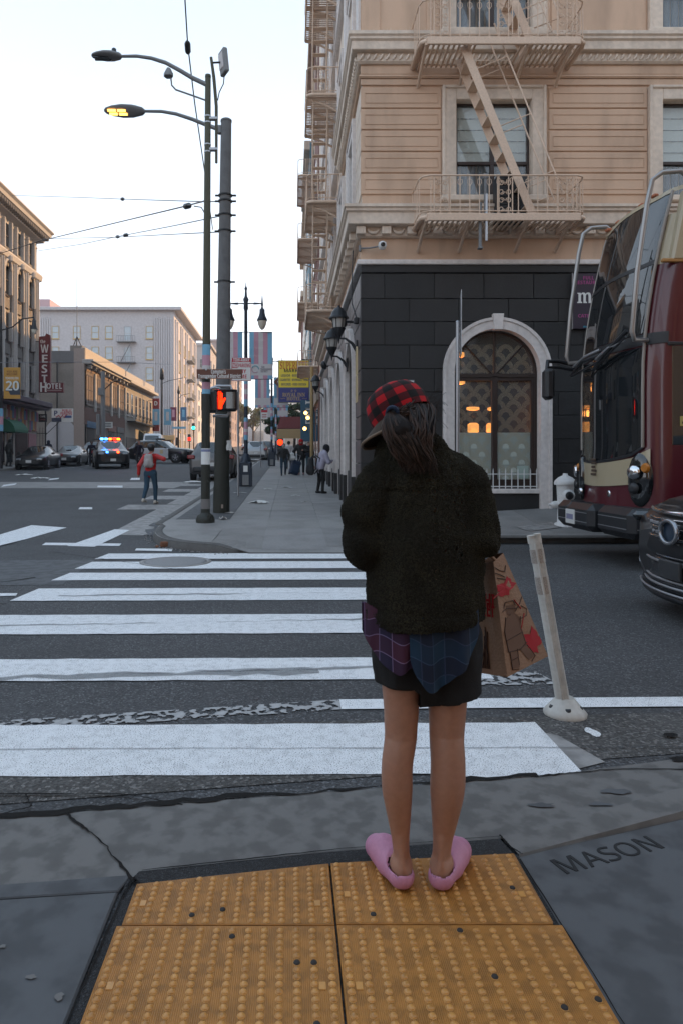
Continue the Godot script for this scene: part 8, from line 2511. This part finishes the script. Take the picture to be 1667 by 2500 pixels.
	for s in [-1.0,1.0]:
		var wr: Vector3 = L.call(950,1325,2.6) if s < 0 else L.call(1120,1310,2.62)
		var dir := (Vector3(0.5,0.35,-0.8) if s < 0 else Vector3(-0.4,0.3,-0.87)).normalized()
		var across := dir.cross(Vector3.UP).normalized()
		var palm := dir.cross(across).normalized()
		var hand := [[wr,wr+dir*0.03,0.025,0.026,W],[wr+dir*0.05+across*0.02,wr+dir*0.05-across*0.02,0.02,0.02,W],[wr+dir*0.08+across*0.028,wr+dir*0.08-across*0.028,0.014,0.014,W]]
		for k in 4:
			var l: float = [0.062,0.074,0.07,0.052][k]
			var p: Vector3 = wr+dir*0.085+across*(0.03-0.02*k)
			var q := p+(dir*0.85+palm*0.5).normalized()*l*0.45
			var r := q+(dir*0.2+palm).normalized()*l*0.35
			hand.append_array([[p,q,0.0095,0.0085,W],[q,r,0.0085,0.008,W],[r,r+(palm-dir*0.6).normalized()*l*0.28,0.008,0.0065,W]])
		var t: Vector3 = wr+dir*0.03+across*0.03*s
		hand.append_array([[t,t+(dir*0.7+across*0.6*s+palm*0.4).normalized()*0.04,0.013,0.0105,W],[t+(dir*0.7+across*0.6*s+palm*0.4).normalized()*0.04,t+(dir*1.3+across*0.6*s+palm).normalized()*0.068,0.0105,0.008,W]])
		skin_over(g,hand,0.004,0.006)
	var sk := mat(Color(0.35,0.18,0.118),0.5,0.0,"grime", 3.0)
	sk.subsurf_scatter_enabled = true
	sk.subsurf_scatter_strength = 0.15
	put("body", g,o,sk)
	var olive := Color(1,1,1)
	var D := 2.35
	var F2 := Vector3(1,1,1.35)
	var jac := [
		[L.call(1039,1500,D),L.call(1040,1330,D),0.194,0.188,olive,F2],[L.call(1040,1330,D),L.call(1034,1210,2.36),0.188,0.165,olive,F2],
		[L.call(948,1170,2.37),L.call(1105,1160,2.37),0.076,0.078,olive],[L.call(975,1118,2.39),L.call(1035,1112,2.39),0.082,0.074,olive],[L.call(965,1098,2.40),L.call(1025,1088,2.41),0.06,0.055,olive],
		[L.call(922,1188,2.36),L.call(894,1255,2.34),0.076,0.066,olive],[L.call(895,1255,2.34),L.call(896,1325,2.33),0.064,0.066,olive],[L.call(892,1327,2.33),L.call(945,1330,2.58),0.068,0.055,olive],
		[L.call(1126,1182,2.36),L.call(1153,1250,2.34),0.078,0.069,olive],[L.call(1153,1245,2.34),L.call(1161,1305,2.33),0.07,0.074,olive],[L.call(1161,1307,2.33),L.call(1122,1312,2.6),0.07,0.055,olive],
	]
	var hem: float = 0.9-foot.y
	var nz := FastNoiseLite.new()
	nz.seed = 4
	nz.frequency = 3.2
	nz.fractal_octaves = 2
	var nz2 := FastNoiseLite.new()
	nz2.seed = 9
	nz2.frequency = 55.0
	var xseam: float = L.call(1045,0,D).x
	var yoke: float = L.call(0,1195,D).y
	var wave := func(p: Vector3) -> float:
		var f := nz.get_noise_3d(p.x*2.2+p.y*0.9,p.y*0.8-p.x,p.z*2.0)*0.02+nz2.get_noise_3dv(p)*0.004
		if p.z > 0.0:
			f += 0.009*exp(-pow((p.y-yoke-0.03*p.x)/0.007,2.0))+0.006*exp(-pow((p.y-hem-0.055)/0.007,2.0))+0.007*exp(-pow((p.x-xseam)/0.006,2.0))*float(p.y < yoke)
			f += 0.012*sin((p.x*0.8+p.y)*26.0)*exp(-pow((p.x-0.17)/0.1,2.0))*smoothstep(1.1,0.7,p.y)
		f += 0.006*sin(p.y*70.0+p.x*30.0)*exp(-pow((absf(p.x+0.015)-0.22)/0.06,2.0))*exp(-pow((p.y-1.15)/0.12,2.0))
		return f
	g = Geo.new()
	skin_over(g,jac,0.0095,0.022,func(p: Vector3) -> float: return hem-p.y+0.01*sin(p.x*9.0),wave)
	var fl := mat(Color(0.014,0.013,0.0068),0.95,0.0,"fleece_tone", 8.0,"fleece", 1.0,0.6,false)
	fl.rim_enabled = true
	fl.rim = 0.2
	fl.rim_tint = 0.9
	var jm := g.mesh(fl)
	var jk := MeshInstance3D.new()
	jk.name = "fleece_jacket"
	jk.mesh = jm
	o.add_child(jk,true)
	var arr := jm.surface_get_arrays(0)
	var vs: PackedVector3Array = arr[Mesh.ARRAY_VERTEX]
	var ns: PackedVector3Array = arr[Mesh.ARRAY_NORMAL]
	var curl := Geo.new()
	curl.tube([Vector3(0,-0.003,0),Vector3(0.0025,0.0015,0.001),Vector3(0.0005,0.004,0.002),Vector3(-0.0025,0.002,0.001)],[0.0018,0.002,0.0018,0.001],4)
	var mm := MultiMesh.new()
	mm.transform_format = MultiMesh.TRANSFORM_3D
	mm.use_colors = true
	mm.mesh = curl.mesh(mat(Color(0.02,0.0185,0.0098),0.95))
	mm.instance_count = 70000
	for i in mm.instance_count:
		var k := rng.randi() % vs.size()
		var n := ns[k]
		var p := vs[k]+Vector3(rng.randf_range(-1,1),rng.randf_range(-1,1),rng.randf_range(-1,1))*0.0048
		p -= n*(p-vs[k]).dot(n)
		var y := n
		var x := y.cross(Vector3(rng.randfn(),rng.randfn(),rng.randfn())).normalized()
		var s := rng.randf_range(0.45,0.95)
		mm.set_instance_transform(i,Transform3D(Basis(x*s,y*s,x.cross(y)*s),p))
		var t := rng.randf_range(0.6,1.5)*(1.0+0.7*nz.get_noise_3d(p.x*2.5+p.y,p.y*1.2,p.z))
		mm.set_instance_color(i,Color(t,t,t))
	var pile := MultiMeshInstance3D.new()
	pile.name = "fleece_pile"
	pile.multimesh = mm
	jk.add_child(pile,true)
	tag(pile,"", "", "", "stuff")
	g = Geo.new()
	var shorts := [[L.call(1005,1575,2.36),L.call(1080,1575,2.36),0.135,0.135,W,Vector3(1,1,1.15)],[L.call(985,1600,2.35),L.call(985,1730,2.34),0.097,0.092,W],[L.call(1098,1600,2.35),L.call(1100,1750,2.34),0.1,0.092,W],[L.call(1030,1620,2.34),L.call(1030,1700,2.34),0.05,0.03,W]]
	var xm: float = L.call(1030,0,D).x
	var yl: float = L.call(0,1692,2.34).y
	var yr: float = L.call(0,1722,2.34).y
	yl = 0.694-foot.y
	yr = 0.655-foot.y
	skin_over(g,shorts,0.01,0.03,func(p: Vector3) -> float: return (yl if p.x < xm-0.03 else yr-0.02+0.16*maxf(0.0,p.x-xm-0.02)+(yl-yr+0.02)*0.0)-p.y,func(p: Vector3) -> float: return nz.get_noise_3d(p.x*3.0,p.y*1.5,p.z*3.0)*0.014)
	put("shorts", g,o,mat(Color(0.008,0.008,0.009),0.95,0.0,"fleece_tone", 14.0,"fleece", 1.0,0.3,false))
	var lobe := func(edge: Array,called: String,m: Material,out: float,seed_shift: float) -> void:
		var gg := Geo.new()
		gg.with_uv = true
		var rows := []
		var n := 26
		var cx: float = L.call(1037,0,D).x
		for i in n+1:
			var s := float(i)/n*(edge.size()-1)
			var k := mini(int(s),edge.size()-2)
			var e: Vector2 = (edge[k] as Vector2).lerp(edge[k+1],s-k)
			var col := []
			for j in 10:
				var t := j/9.0
				var v := lerpf(1490.0,e.y,t)
				var p: Vector3 = L.call(e.x,v,2.22)
				var xx := clampf((p.x-cx)/0.205,-1.0,1.0)
				var zc: float = L.call(0,0,2.36).z
				p.z = zc+(0.128+out*t+0.018*t)*sqrt(maxf(0.0,1.0-xx*xx))+0.015*t*sin(p.x*48.0+seed_shift+t+4.0*p.x*p.y)+0.006*t*sin(p.x*120.0+seed_shift)+0.01*t
				col.append([p,Vector2(p.x*9.0+0.15*sin(p.x*40.0),p.y*9.0+0.1*sin(p.x*50.0+seed_shift))])
			rows.append(col)
		for i in n:
			for j in 9:
				var q := [rows[i][j+1],rows[i+1][j+1],rows[i+1][j],rows[i][j]]
				gg.quad(q[0][0],q[1][0],q[2][0],q[3][0],5)
				for c in [0,2,1,0,3,2]: gg.uv.append(q[c][1])
		put(called,gg,o,m)
	var pl := mat(Color(0.55,0.55,0.55),0.9)
	pl.albedo_texture = TX["plaid_wine"]
	var pb := mat(Color(0.5,0.5,0.5),0.9)
	pb.albedo_texture = TX["plaid_blue"]
	lobe.call([Vector2(893,1560),Vector2(903,1585),Vector2(934,1629),Vector2(972,1650),Vector2(1000,1636),Vector2(1020,1630)],"shirt_tail", pl,0.0,0.0)
	lobe.call([Vector2(1000,1612),Vector2(1008,1640),Vector2(1037,1682),Vector2(1064,1684),Vector2(1100,1655),Vector2(1137,1627),Vector2(1169,1573),Vector2(1180,1550)],"shirt_tail", pb,0.012,2.0)
	for q in [[Vector2(0.389,-2.256),Vector2(0.305,-2.50)],[Vector2(0.481,-2.256),Vector2(0.622,-2.475)]]:
		var a := Vector3(q[0].x,0.031,q[0].y)-foot
		var b := Vector3(q[1].x,0.031,q[1].y)-foot
		var dz := (b-a).normalized()
		var dx := dz.cross(Vector3.UP).normalized()
		var len := a.distance_to(b)+0.02
		var at := func(t: float,y: float) -> Vector3: return a+dz*(t*len)+Vector3(0,y,0)
		g = Geo.new()
		skin_over(g,[[at.call(0.165,0.03),at.call(0.45,0.034),0.043,0.047,W],[at.call(0.45,0.034),at.call(0.62,0.046),0.047,0.05,W],[at.call(0.62,0.046),at.call(0.82,0.03),0.05,0.043,W]],0.0045,0.02,func(p: Vector3) -> float:
			var lc := p-a
			var t := lc.dot(dz)/len
			var x := absf(lc.dot(dx))
			var rim := 0.05+0.055*smoothstep(0.15,0.6,t)
			var f := -lc.y
			if t < 0.63: f = maxf(f,lc.y-rim)
			var wi := (0.034+0.003*smoothstep(0.1,0.4,t))*sqrt(clampf(1.0-pow((t-0.22)/0.18,4.0),0.0,1.0))
			return maxf(f,minf(minf(wi-x,lc.y-0.028-0.06*smoothstep(0.2,0.42,t)),0.02) if t > 0.03 and t < 0.63 else -1.0))
		put("slide", g,o,mat(Color(0.5,0.225,0.345),0.55,0.0,"grime", 6.0))
	cap_and_hair(o,H,up,fw,rt,L)
	paper_bag()
func cap_and_hair(o: Node3D,H: Callable,up: Vector3,fw: Vector3,rt: Vector3,L: Callable) -> void:
	var cc: Vector3 = L.call(974,1006,2.42)
	var cup := Vector3(-0.40,0.86,-0.30).normalized()
	var bdir := Vector3(-0.66,-0.72,0.22).normalized()
	var back := Vector3(-0.75,-0.5,0.42)
	back = (back-cup*back.dot(cup)).normalized()
	var side := back.cross(cup).normalized()
	var pm := mat(Color(0.9,0.9,0.9),0.95)
	pm.albedo_texture = TX["plaid_red"]
	var g := Geo.new()
	g.with_uv = true
	var prof := [[0.102,-0.022],[0.106,0.0],[0.105,0.03],[0.098,0.058],[0.08,0.084],[0.05,0.1],[0.02,0.106],[0.002,0.107]]
	var n := 40
	for i in prof.size()-1:
		for j in n:
			var q := []
			for c in [[i,j],[i,j+1],[i+1,j+1],[i+1,j]]:
				var an: float = TAU*c[1]/n
				var r: float = prof[c[0]][0]*(1.0-0.012*pow(absf(sin(an*3.0)),8.0))
				q.append([cc+(side*cos(an)+back*sin(an)*1.06)*r+cup*prof[c[0]][1],Vector2(c[1]*9.0/n,c[0]*0.52)])
			g.quad(q[0][0],q[1][0],q[2][0],q[3][0],5)
			for c in [0,2,1,0,3,2]: g.uv.append(q[c][1])
	var cap := put("cap", g,o,pm)
	var beige := mat(Color(0.17,0.125,0.085),0.85)
	var under := mat(Color(0.045,0.032,0.022),0.9)
	for lay in 2:
		g = Geo.new()
		var rows := []
		for i in 15:
			var an := lerpf(0.42,PI-0.42,i/14.0)
			var row := []
			for j in 6:
				var t := j/5.0
				var reach := 0.082*pow(sin(clampf((an-0.42)/(PI-0.84)*PI,0.0,PI)),0.55)
				var d := side*cos(an)+back*sin(an)
				var pt := cc+d*0.105+bdir*reach*t-cup*(0.018+0.008*t+0.034*pow(absf(cos(an)),2.0)*(0.4+0.6*t)+0.004*lay)
				row.append(pt)
			rows.append(row)
		for i in 14:
			for j in 5:
				if lay == 0: g.quad(rows[i][j],rows[i+1][j],rows[i+1][j+1],rows[i][j+1],6)
				else: g.quad(rows[i][j+1],rows[i+1][j+1],rows[i+1][j],rows[i][j],6)
		put("brim" if lay == 0 else "brim_underside", g,cap,under)
		if lay == 0:
			var rim := []
			for i in 15: rim.append((rows[i][5] as Vector3)-cup*0.002)
			put("brim_edge", Geo.new().tube(rim,0.0055,6),cap,beige)
	put("button", Geo.new().lathe([Vector2(0.008,0.0),Vector2(0.005,0.004)],8,cc+cup*0.106,Basis(side,cup,side.cross(cup))),cap,pm)
	var W := Color.WHITE
	g = Geo.new()
	var mass := [[H.call(0,0.0,-0.02),H.call(0,-0.02,-0.03),0.085,0.08,W],[L.call(995,1022,2.35),L.call(1022,1024,2.36),0.05,0.052,W],[L.call(1035,1015,2.37),L.call(1045,1060,2.38),0.035,0.025,W],[L.call(957,1016,2.31),L.call(980,1058,2.27),0.026,0.036,W],[L.call(980,1058,2.27),L.call(1002,1103,2.255),0.036,0.027,W],[L.call(1002,1103,2.255),L.call(1024,1140,2.25),0.027,0.006,W],[L.call(1000,1040,2.33),L.call(1035,1085,2.32),0.048,0.03,W]]
	skin_over(g,mass,0.008,0.025)
	var hm := mat(Color(0.009,0.006,0.005),0.6)
	hm.metallic_specular = 0.25
	var hair := put("hair", g,o,hm)
	var tones := [mat(Color(0.012,0.008,0.0065),0.42),mat(Color(0.024,0.015,0.011),0.45),mat(Color(0.05,0.031,0.024),0.45)]
	for t in tones: t.metallic_specular = 0.3
	for m in 3:
		g = Geo.new()
		for k in (150 if m < 2 else 90):
			var s := rng.randf()
			var a := rng.randf()*TAU
			var off := Vector3(cos(a),sin(a)*0.7,absf(sin(a))*0.5)
			var p0: Vector3 = L.call(956+14*cos(a),1014+10*sin(a),2.295)
			var spread := rng.randf_range(0.75,1.25)
			var e := rng.randf_range(0.0,1.0)
			var p1: Vector3 = L.call(975+46*cos(a)*spread,1056+20*sin(a),2.225+0.02*absf(cos(a)))
			var p2: Vector3 = L.call(1000+40*cos(a)*spread+18*e,1100+14*sin(a)+10*e,2.212+0.02*absf(cos(a)))
			var p3: Vector3 = L.call(1018+32*cos(a+0.6)*spread+12*e,1130+30*e,2.215+0.02*s)
			var bz := bez(p0,p1,p2,p3,10)
			for i in 11: bz[i] += Vector3(sin(i*1.1+a*3.0),0,cos(i*0.9+s*9.0)*0.6)*0.0075*(i/10.0)
			g.tube(bz,[0.003,0.0045,0.005,0.005,0.0048,0.0044,0.0038,0.003,0.0022,0.0014,0.0005],4,false)
		for k in 70:
			var t := rng.randf()
			var p0: Vector3 = L.call(990+68*t,985+30*rng.randf(),2.315+0.03*t)
			var p3: Vector3 = L.call(990+55*rng.randf(),1085+60*rng.randf(),2.235)
			var bz := bez(p0,p0+Vector3(0.012,-0.03,0.05),p3+Vector3(0.015,0.05,0.02),p3,10)
			for i in 11: bz[i] += Vector3(sin(i*1.2+t*20.0),0,cos(i+t*9.0)*0.5)*0.006*(i/10.0)
			g.tube(bz,[0.003,0.0042,0.0048,0.0048,0.0046,0.0042,0.0036,0.003,0.0022,0.0014,0.0005],4,false)
		for k in 130:
			var t := rng.randf()
			var p0: Vector3 = H.call(lerpf(-0.07,0.095,t),rng.randf_range(-0.03,0.03),-0.06+0.075*absf(t-0.4))-fw*0.035
			var p3: Vector3 = L.call(958+12*t,1010+14*rng.randf(),2.30)
			if t > 0.6 and rng.randf() < 0.5: p3 = L.call(1035+25*rng.randf(),1085+20*rng.randf(),2.33)
			var mid := (p0+p3)/2+Vector3(0,0.004,0.035)+Vector3(rng.randfn(),rng.randfn(),0)*0.006
			g.tube(bez(p0,mid,mid,p3,6),[0.003,0.0035,0.0035,0.003,0.003,0.0025,0.0012],4,false)
		tag(put("hair_strands", g,hair,tones[m]),"", "", "", "stuff")
	g = Geo.new()
	for k in 34:
		var p0: Vector3 = L.call(1035+30*rng.randf(),985+45*rng.randf(),2.37)
		var d := Vector3(rng.randf_range(0.0,0.06),rng.randf_range(-0.03,0.07),rng.randf_range(-0.02,0.02))
		g.tube(bez(p0,p0+d*0.5+Vector3(0,0.02,0),p0+d*0.9,p0+d+Vector3(0,-0.01,0),6),0.0007,3,false)
	tag(put("hair_strands", g,hair,tones[1]),"", "", "", "stuff")
	var tie := []
	for k in 13: tie.append(L.call(957,1008,2.295)+Vector3(0.014,0.009,0.01)*cos(TAU*k/12.0)+Vector3(-0.009,0.016,0.005)*sin(TAU*k/12.0))
	put("hair_tie", Geo.new().tube(tie,0.0075,6),o,mat(Color(0.008,0.022,0.055),0.8))
func bez(a: Vector3,b: Vector3,c: Vector3,d: Vector3,n: int) -> Array:
	var o := []
	for i in n+1: o.append(a.bezier_interpolate(b,c,d,float(i)/n))
	return o
func paper_bag() -> void:
	var o := base("paper_bag", P(1240,1652,2.42))
	tag(o,"brown paper carrier bag printed with red splashes and a sketched man aiming a rifle", "bag")
	var c := o.position
	var bot := [P(1237,1653,2.40)-c,P(1337,1602,2.53)-c,P(1275,1600,2.68)-c,P(1164,1642,2.53)-c]
	var top := [P(1203,1372,2.42)-c,P(1227,1350,2.50)-c,P(1205,1352,2.55)-c,P(1172,1374,2.50)-c]
	var kraft := mat(Color(0.27,0.165,0.105),0.85,0.0,"grime", 5.0,"bump_soft", 5.0,0.25,false)
	var face := func(a: int,b: int,s: float,t: float,lift: float) -> Vector3:
		var p: Vector3 = (bot[a] as Vector3).lerp(bot[b],s).lerp((top[a] as Vector3).lerp(top[b],s),t)
		var n: Vector3 = (bot[b]-bot[a]).cross(top[a]-bot[a]).normalized()
		return p+n*(lift+0.006*sin(s*7.0+t*5.0)*sin(PI*t)*sin(PI*s))
	for f in 4:
		var g := Geo.new()
		var b := (f+1) % 4
		for i in 8:
			for j in 10:
				g.quad(face.call(f,b,i/8.0,j/10.0,0.0),face.call(f,b,(i+1)/8.0,j/10.0,0.0),face.call(f,b,(i+1)/8.0,(j+1)/10.0,0.0),face.call(f,b,i/8.0,(j+1)/10.0,0.0),3)
		put(["front_panel", "side_panel", "back_panel", "gusset"][f],g,o,kraft)
	put("bottom_panel", Geo.new().quad2(bot[3],bot[2],bot[1],bot[0]),o,kraft)
	var hg := Geo.new()
	hg.tube([top[0].lerp(top[1],0.2),top[0]+Vector3(-0.05,0.06,-0.03),top[0]+Vector3(-0.09,0.09,-0.06),top[3]+Vector3(-0.02,0.03,0.0)],0.006,5)
	put("handle", hg,o,kraft)
	var red := mat(Color(0.33,0.012,0.02),0.8)
	for q in [[0.42,0.735,0.5,0.07],[0.78,0.19,0.24,0.11]]:
		var g := Geo.new()
		var n := 26
		for i in n:
			var r := func(k: int) -> float:
				var kk := k % n
				return 0.55+0.45*absf(sin(kk*2.7))+(0.35 if kk % 5 == 0 else 0.0)
			var a := TAU*i/n; var b := TAU*(i+1)/n
			g.tri(face.call(0,1,q[0],q[1],0.002),face.call(0,1,clampf(q[0]+cos(a)*q[2]*r.call(i),0.02,0.99),q[1]+sin(a)*q[3]*r.call(i),0.002),face.call(0,1,clampf(q[0]+cos(b)*q[2]*r.call(i+1),0.02,0.99),q[1]+sin(b)*q[3]*r.call(i+1),0.002))
		put("red_splash", g,o,red)
	for q in [[[0.1,0.72],[-0.2,0.7]],[[0.6,0.6],[0.75,0.5]],[[0.8,0.45],[0.55,0.3]]]:
		put("red_streak", Geo.new().tube([face.call(0,1,q[0][0],q[0][1],0.002),face.call(0,1,q[1][0],q[1][1],0.002)],0.002,4),o,red)
	words("HI", 0.05,red,o,face.call(3,0,0.66,0.66,0.006),0.035,Basis(Vector3.UP,-0.6))
	words("RED", 0.05,red,o,face.call(3,0,0.6,0.58,0.006),0.055,Basis(Vector3.UP,-0.6))
	var pen := mat(Color(0.05,0.025,0.018),0.85)
	var tone := mat(Color(0.13,0.075,0.05),0.9)
	var poly := func(pts: Array,called: String,m: Material) -> void:
		var g := Geo.new()
		var pg := PackedVector2Array()
		for q in pts: pg.append(Vector2(q[0],q[1]))
		var idx := Geometry2D.triangulate_polygon(pg)
		for i in range(0,idx.size(),3):
			var t := [pg[idx[i]],pg[idx[i+1]],pg[idx[i+2]]]
			g.tri(face.call(0,1,t[0].x,t[0].y,0.0022),face.call(0,1,t[1].x,t[1].y,0.0022),face.call(0,1,t[2].x,t[2].y,0.0022))
		put(called,g,o,m)
	poly.call([[0.1,0.2],[0.4,0.18],[0.62,0.2],[0.6,0.36],[0.66,0.42],[0.5,0.5],[0.2,0.48],[0.08,0.38]],"sketch_coat", tone)
	poly.call([[0.13,0.05],[0.3,0.03],[0.34,0.2],[0.12,0.2]],"sketch_leg", tone)
	poly.call([[0.4,0.18],[0.6,0.19],[0.72,0.06],[0.55,0.05]],"sketch_leg", tone)
	poly.call([[0.28,0.5],[0.55,0.49],[0.6,0.56],[0.3,0.58]],"sketch_head", tone)
	for s in [[[0.1,0.55],[0.3,0.555],[0.62,0.52],[0.7,0.53]],[[0.2,0.57],[0.3,0.61],[0.55,0.6],[0.6,0.55]],[[0.55,0.5],[0.8,0.55],[1.0*0.97,0.585]],[[0.6,0.42],[0.85,0.42],[0.95,0.47],[0.8,0.52]],[[0.1,0.2],[0.07,0.38],[0.2,0.49]],[[0.1,0.2],[0.4,0.17],[0.64,0.2]],[[0.6,0.2],[0.58,0.36],[0.66,0.44]],[[0.13,0.2],[0.13,0.04],[0.28,0.02]],[[0.34,0.19],[0.3,0.05]],[[0.62,0.18],[0.72,0.06],[0.6,0.03]],[[0.1,0.3],[0.6,0.3]],[[0.15,0.12],[0.32,0.12]],[[0.25,0.42],[0.5,0.4]],[[-0.05,0.95],[0.3,0.9],[0.6,0.86],[0.8,0.9]],[[0.0,0.9],[0.3,0.86],[0.5,0.82]],[[0.1,0.85],[0.5,0.8]]]:
		put("pen_line", Geo.new().tube(s.map(func(q): return face.call(0,1,clampf(q[0],0.02,0.97),q[1],0.0024)),0.0016,4),o,pen)
	for k in 7:
		put("pen_line", Geo.new().tube([face.call(3,0,0.15+0.05*k,0.05,0.002),face.call(3,0,0.3+0.06*sin(k*2.0),0.3+0.02*k,0.002)],0.0016,4),o,pen)
func build_small_things() -> void:
	var k := 0
	for q in [[557,1252,"white flat foam tray lying near the grey pole's foot", 0.3,0.16,0],[632,1228,"crumpled pale plastic sheet on the pavement before the lamp post", 0.5,0.2,1],[655,1194,"scrap of grey cardboard on the pavement joint", 0.28,0.1,0],[745,1225,"small bright white paper scrap in the middle of the pavement", 0.22,0.08,0],[700,1190,"long pale paper strip lying across the far pavement joint", 0.4,0.1,0],[722,1210,"thin pale paper scrap left of the lavender jacket", 0.26,0.06,0],[545,1268,"white crumpled tissue beside the olive pole's base", 0.14,0.1,1],[587,1203,"flattened white paper by the lamp post's foot", 0.4,0.1,0]]:
		var d: float = (EYE+0.384-0.14)/((q[1]-V0)/F+0.032)
		var p := Vector3((q[0]-U0)*d/F,walk_y(d)+0.004,-d)
		if d < FRONT_D: p.y = corner_y(p.x,d)+0.004
		scrap(p,q[3],q[4],q[5],q[2],M.paper if k % 3 else mat(Color(0.42,0.4,0.38),0.8))
		k += 1
	for q in [[470,1236,"white paper scrap on the concrete strip near the olive pole"],[482,1226,"second, smaller paper scrap on the concrete strip"],[100,1168,"white litter strewn on the left road lane", ],[60,1160,"pale litter heap at the nearest black saloon's front wheel"],[472,1178,"white wrapper behind the dark parked car's wheel"]]:
		scrap(on_road(q[0],q[1],0.012),0.35 if q[1] > 1200 else 0.8,0.16,1,q[2],M.paper)
	var br := base("broken_brick", on_road(409,1336,0.0))
	tag(br,"broken reddish brick lying in the gutter at the corner kerb", "brick")
	put("lump", Geo.new().box(Vector3(0,0.05,0),Vector3(0.24,0.1,0.12),0.02,Basis(Vector3.UP,0.3)),br,mat(Color(0.2,0.085,0.045),0.95,0.0,"speck", 4.0))
	put("chip", Geo.new().box(Vector3(-0.16,0.02,0.06),Vector3(0.06,0.04,0.05),0.015),br,mat(Color(0.22,0.1,0.06),0.95))
	br = base("gutter_debris")
	tag(br,"pale crumbs of rubbish along the corner kerb", "debris", "", "stuff")
	var g := Geo.new()
	for i in 70:
		var t := rng.randf()
		var an := t*PI/2
		var p := Vector3(-0.9-1.85*sin(an),0.012,-(13.6-2.75*cos(an)))+Vector3(rng.randfn()*0.05,0,rng.randfn()*0.05)
		p.y = road_y(-p.z)+0.015
		g.box(p,Vector3(rng.randf_range(0.01,0.03),0.012,rng.randf_range(0.01,0.02)),0.0,Basis(Vector3.UP,rng.randf()*3.0))
	put("crumbs", g,br,M.concrete_pale)
func scrap(at: Vector3,l: float,w: float,crumple: int,label: String,m: Material) -> void:
	var o := base("paper_scrap", at,rng.randf_range(-0.4,0.4))
	tag(o,label,"litter")
	var g := Geo.new()
	var n := 6
	var hs := []
	for i in (n+1)*(n+1): hs.append(rng.randf()*(0.08 if crumple else 0.012)+0.004)
	var f := func(i: int,j: int) -> Vector3: return Vector3((i/float(n)-0.5)*l*(1.0+0.2*sin(j*1.7)),hs[i*(n+1)+j]*sin(PI*(i+0.6)/(n+1.2)),(j/float(n)-0.5)*w*1.6*(1.0+0.2*sin(i*2.1)))
	for i in n:
		for j in n: face_up(g,f.call(i,j),f.call(i+1,j),f.call(i+1,j+1),f.call(i,j+1))
	put("sheet", g,o,m)
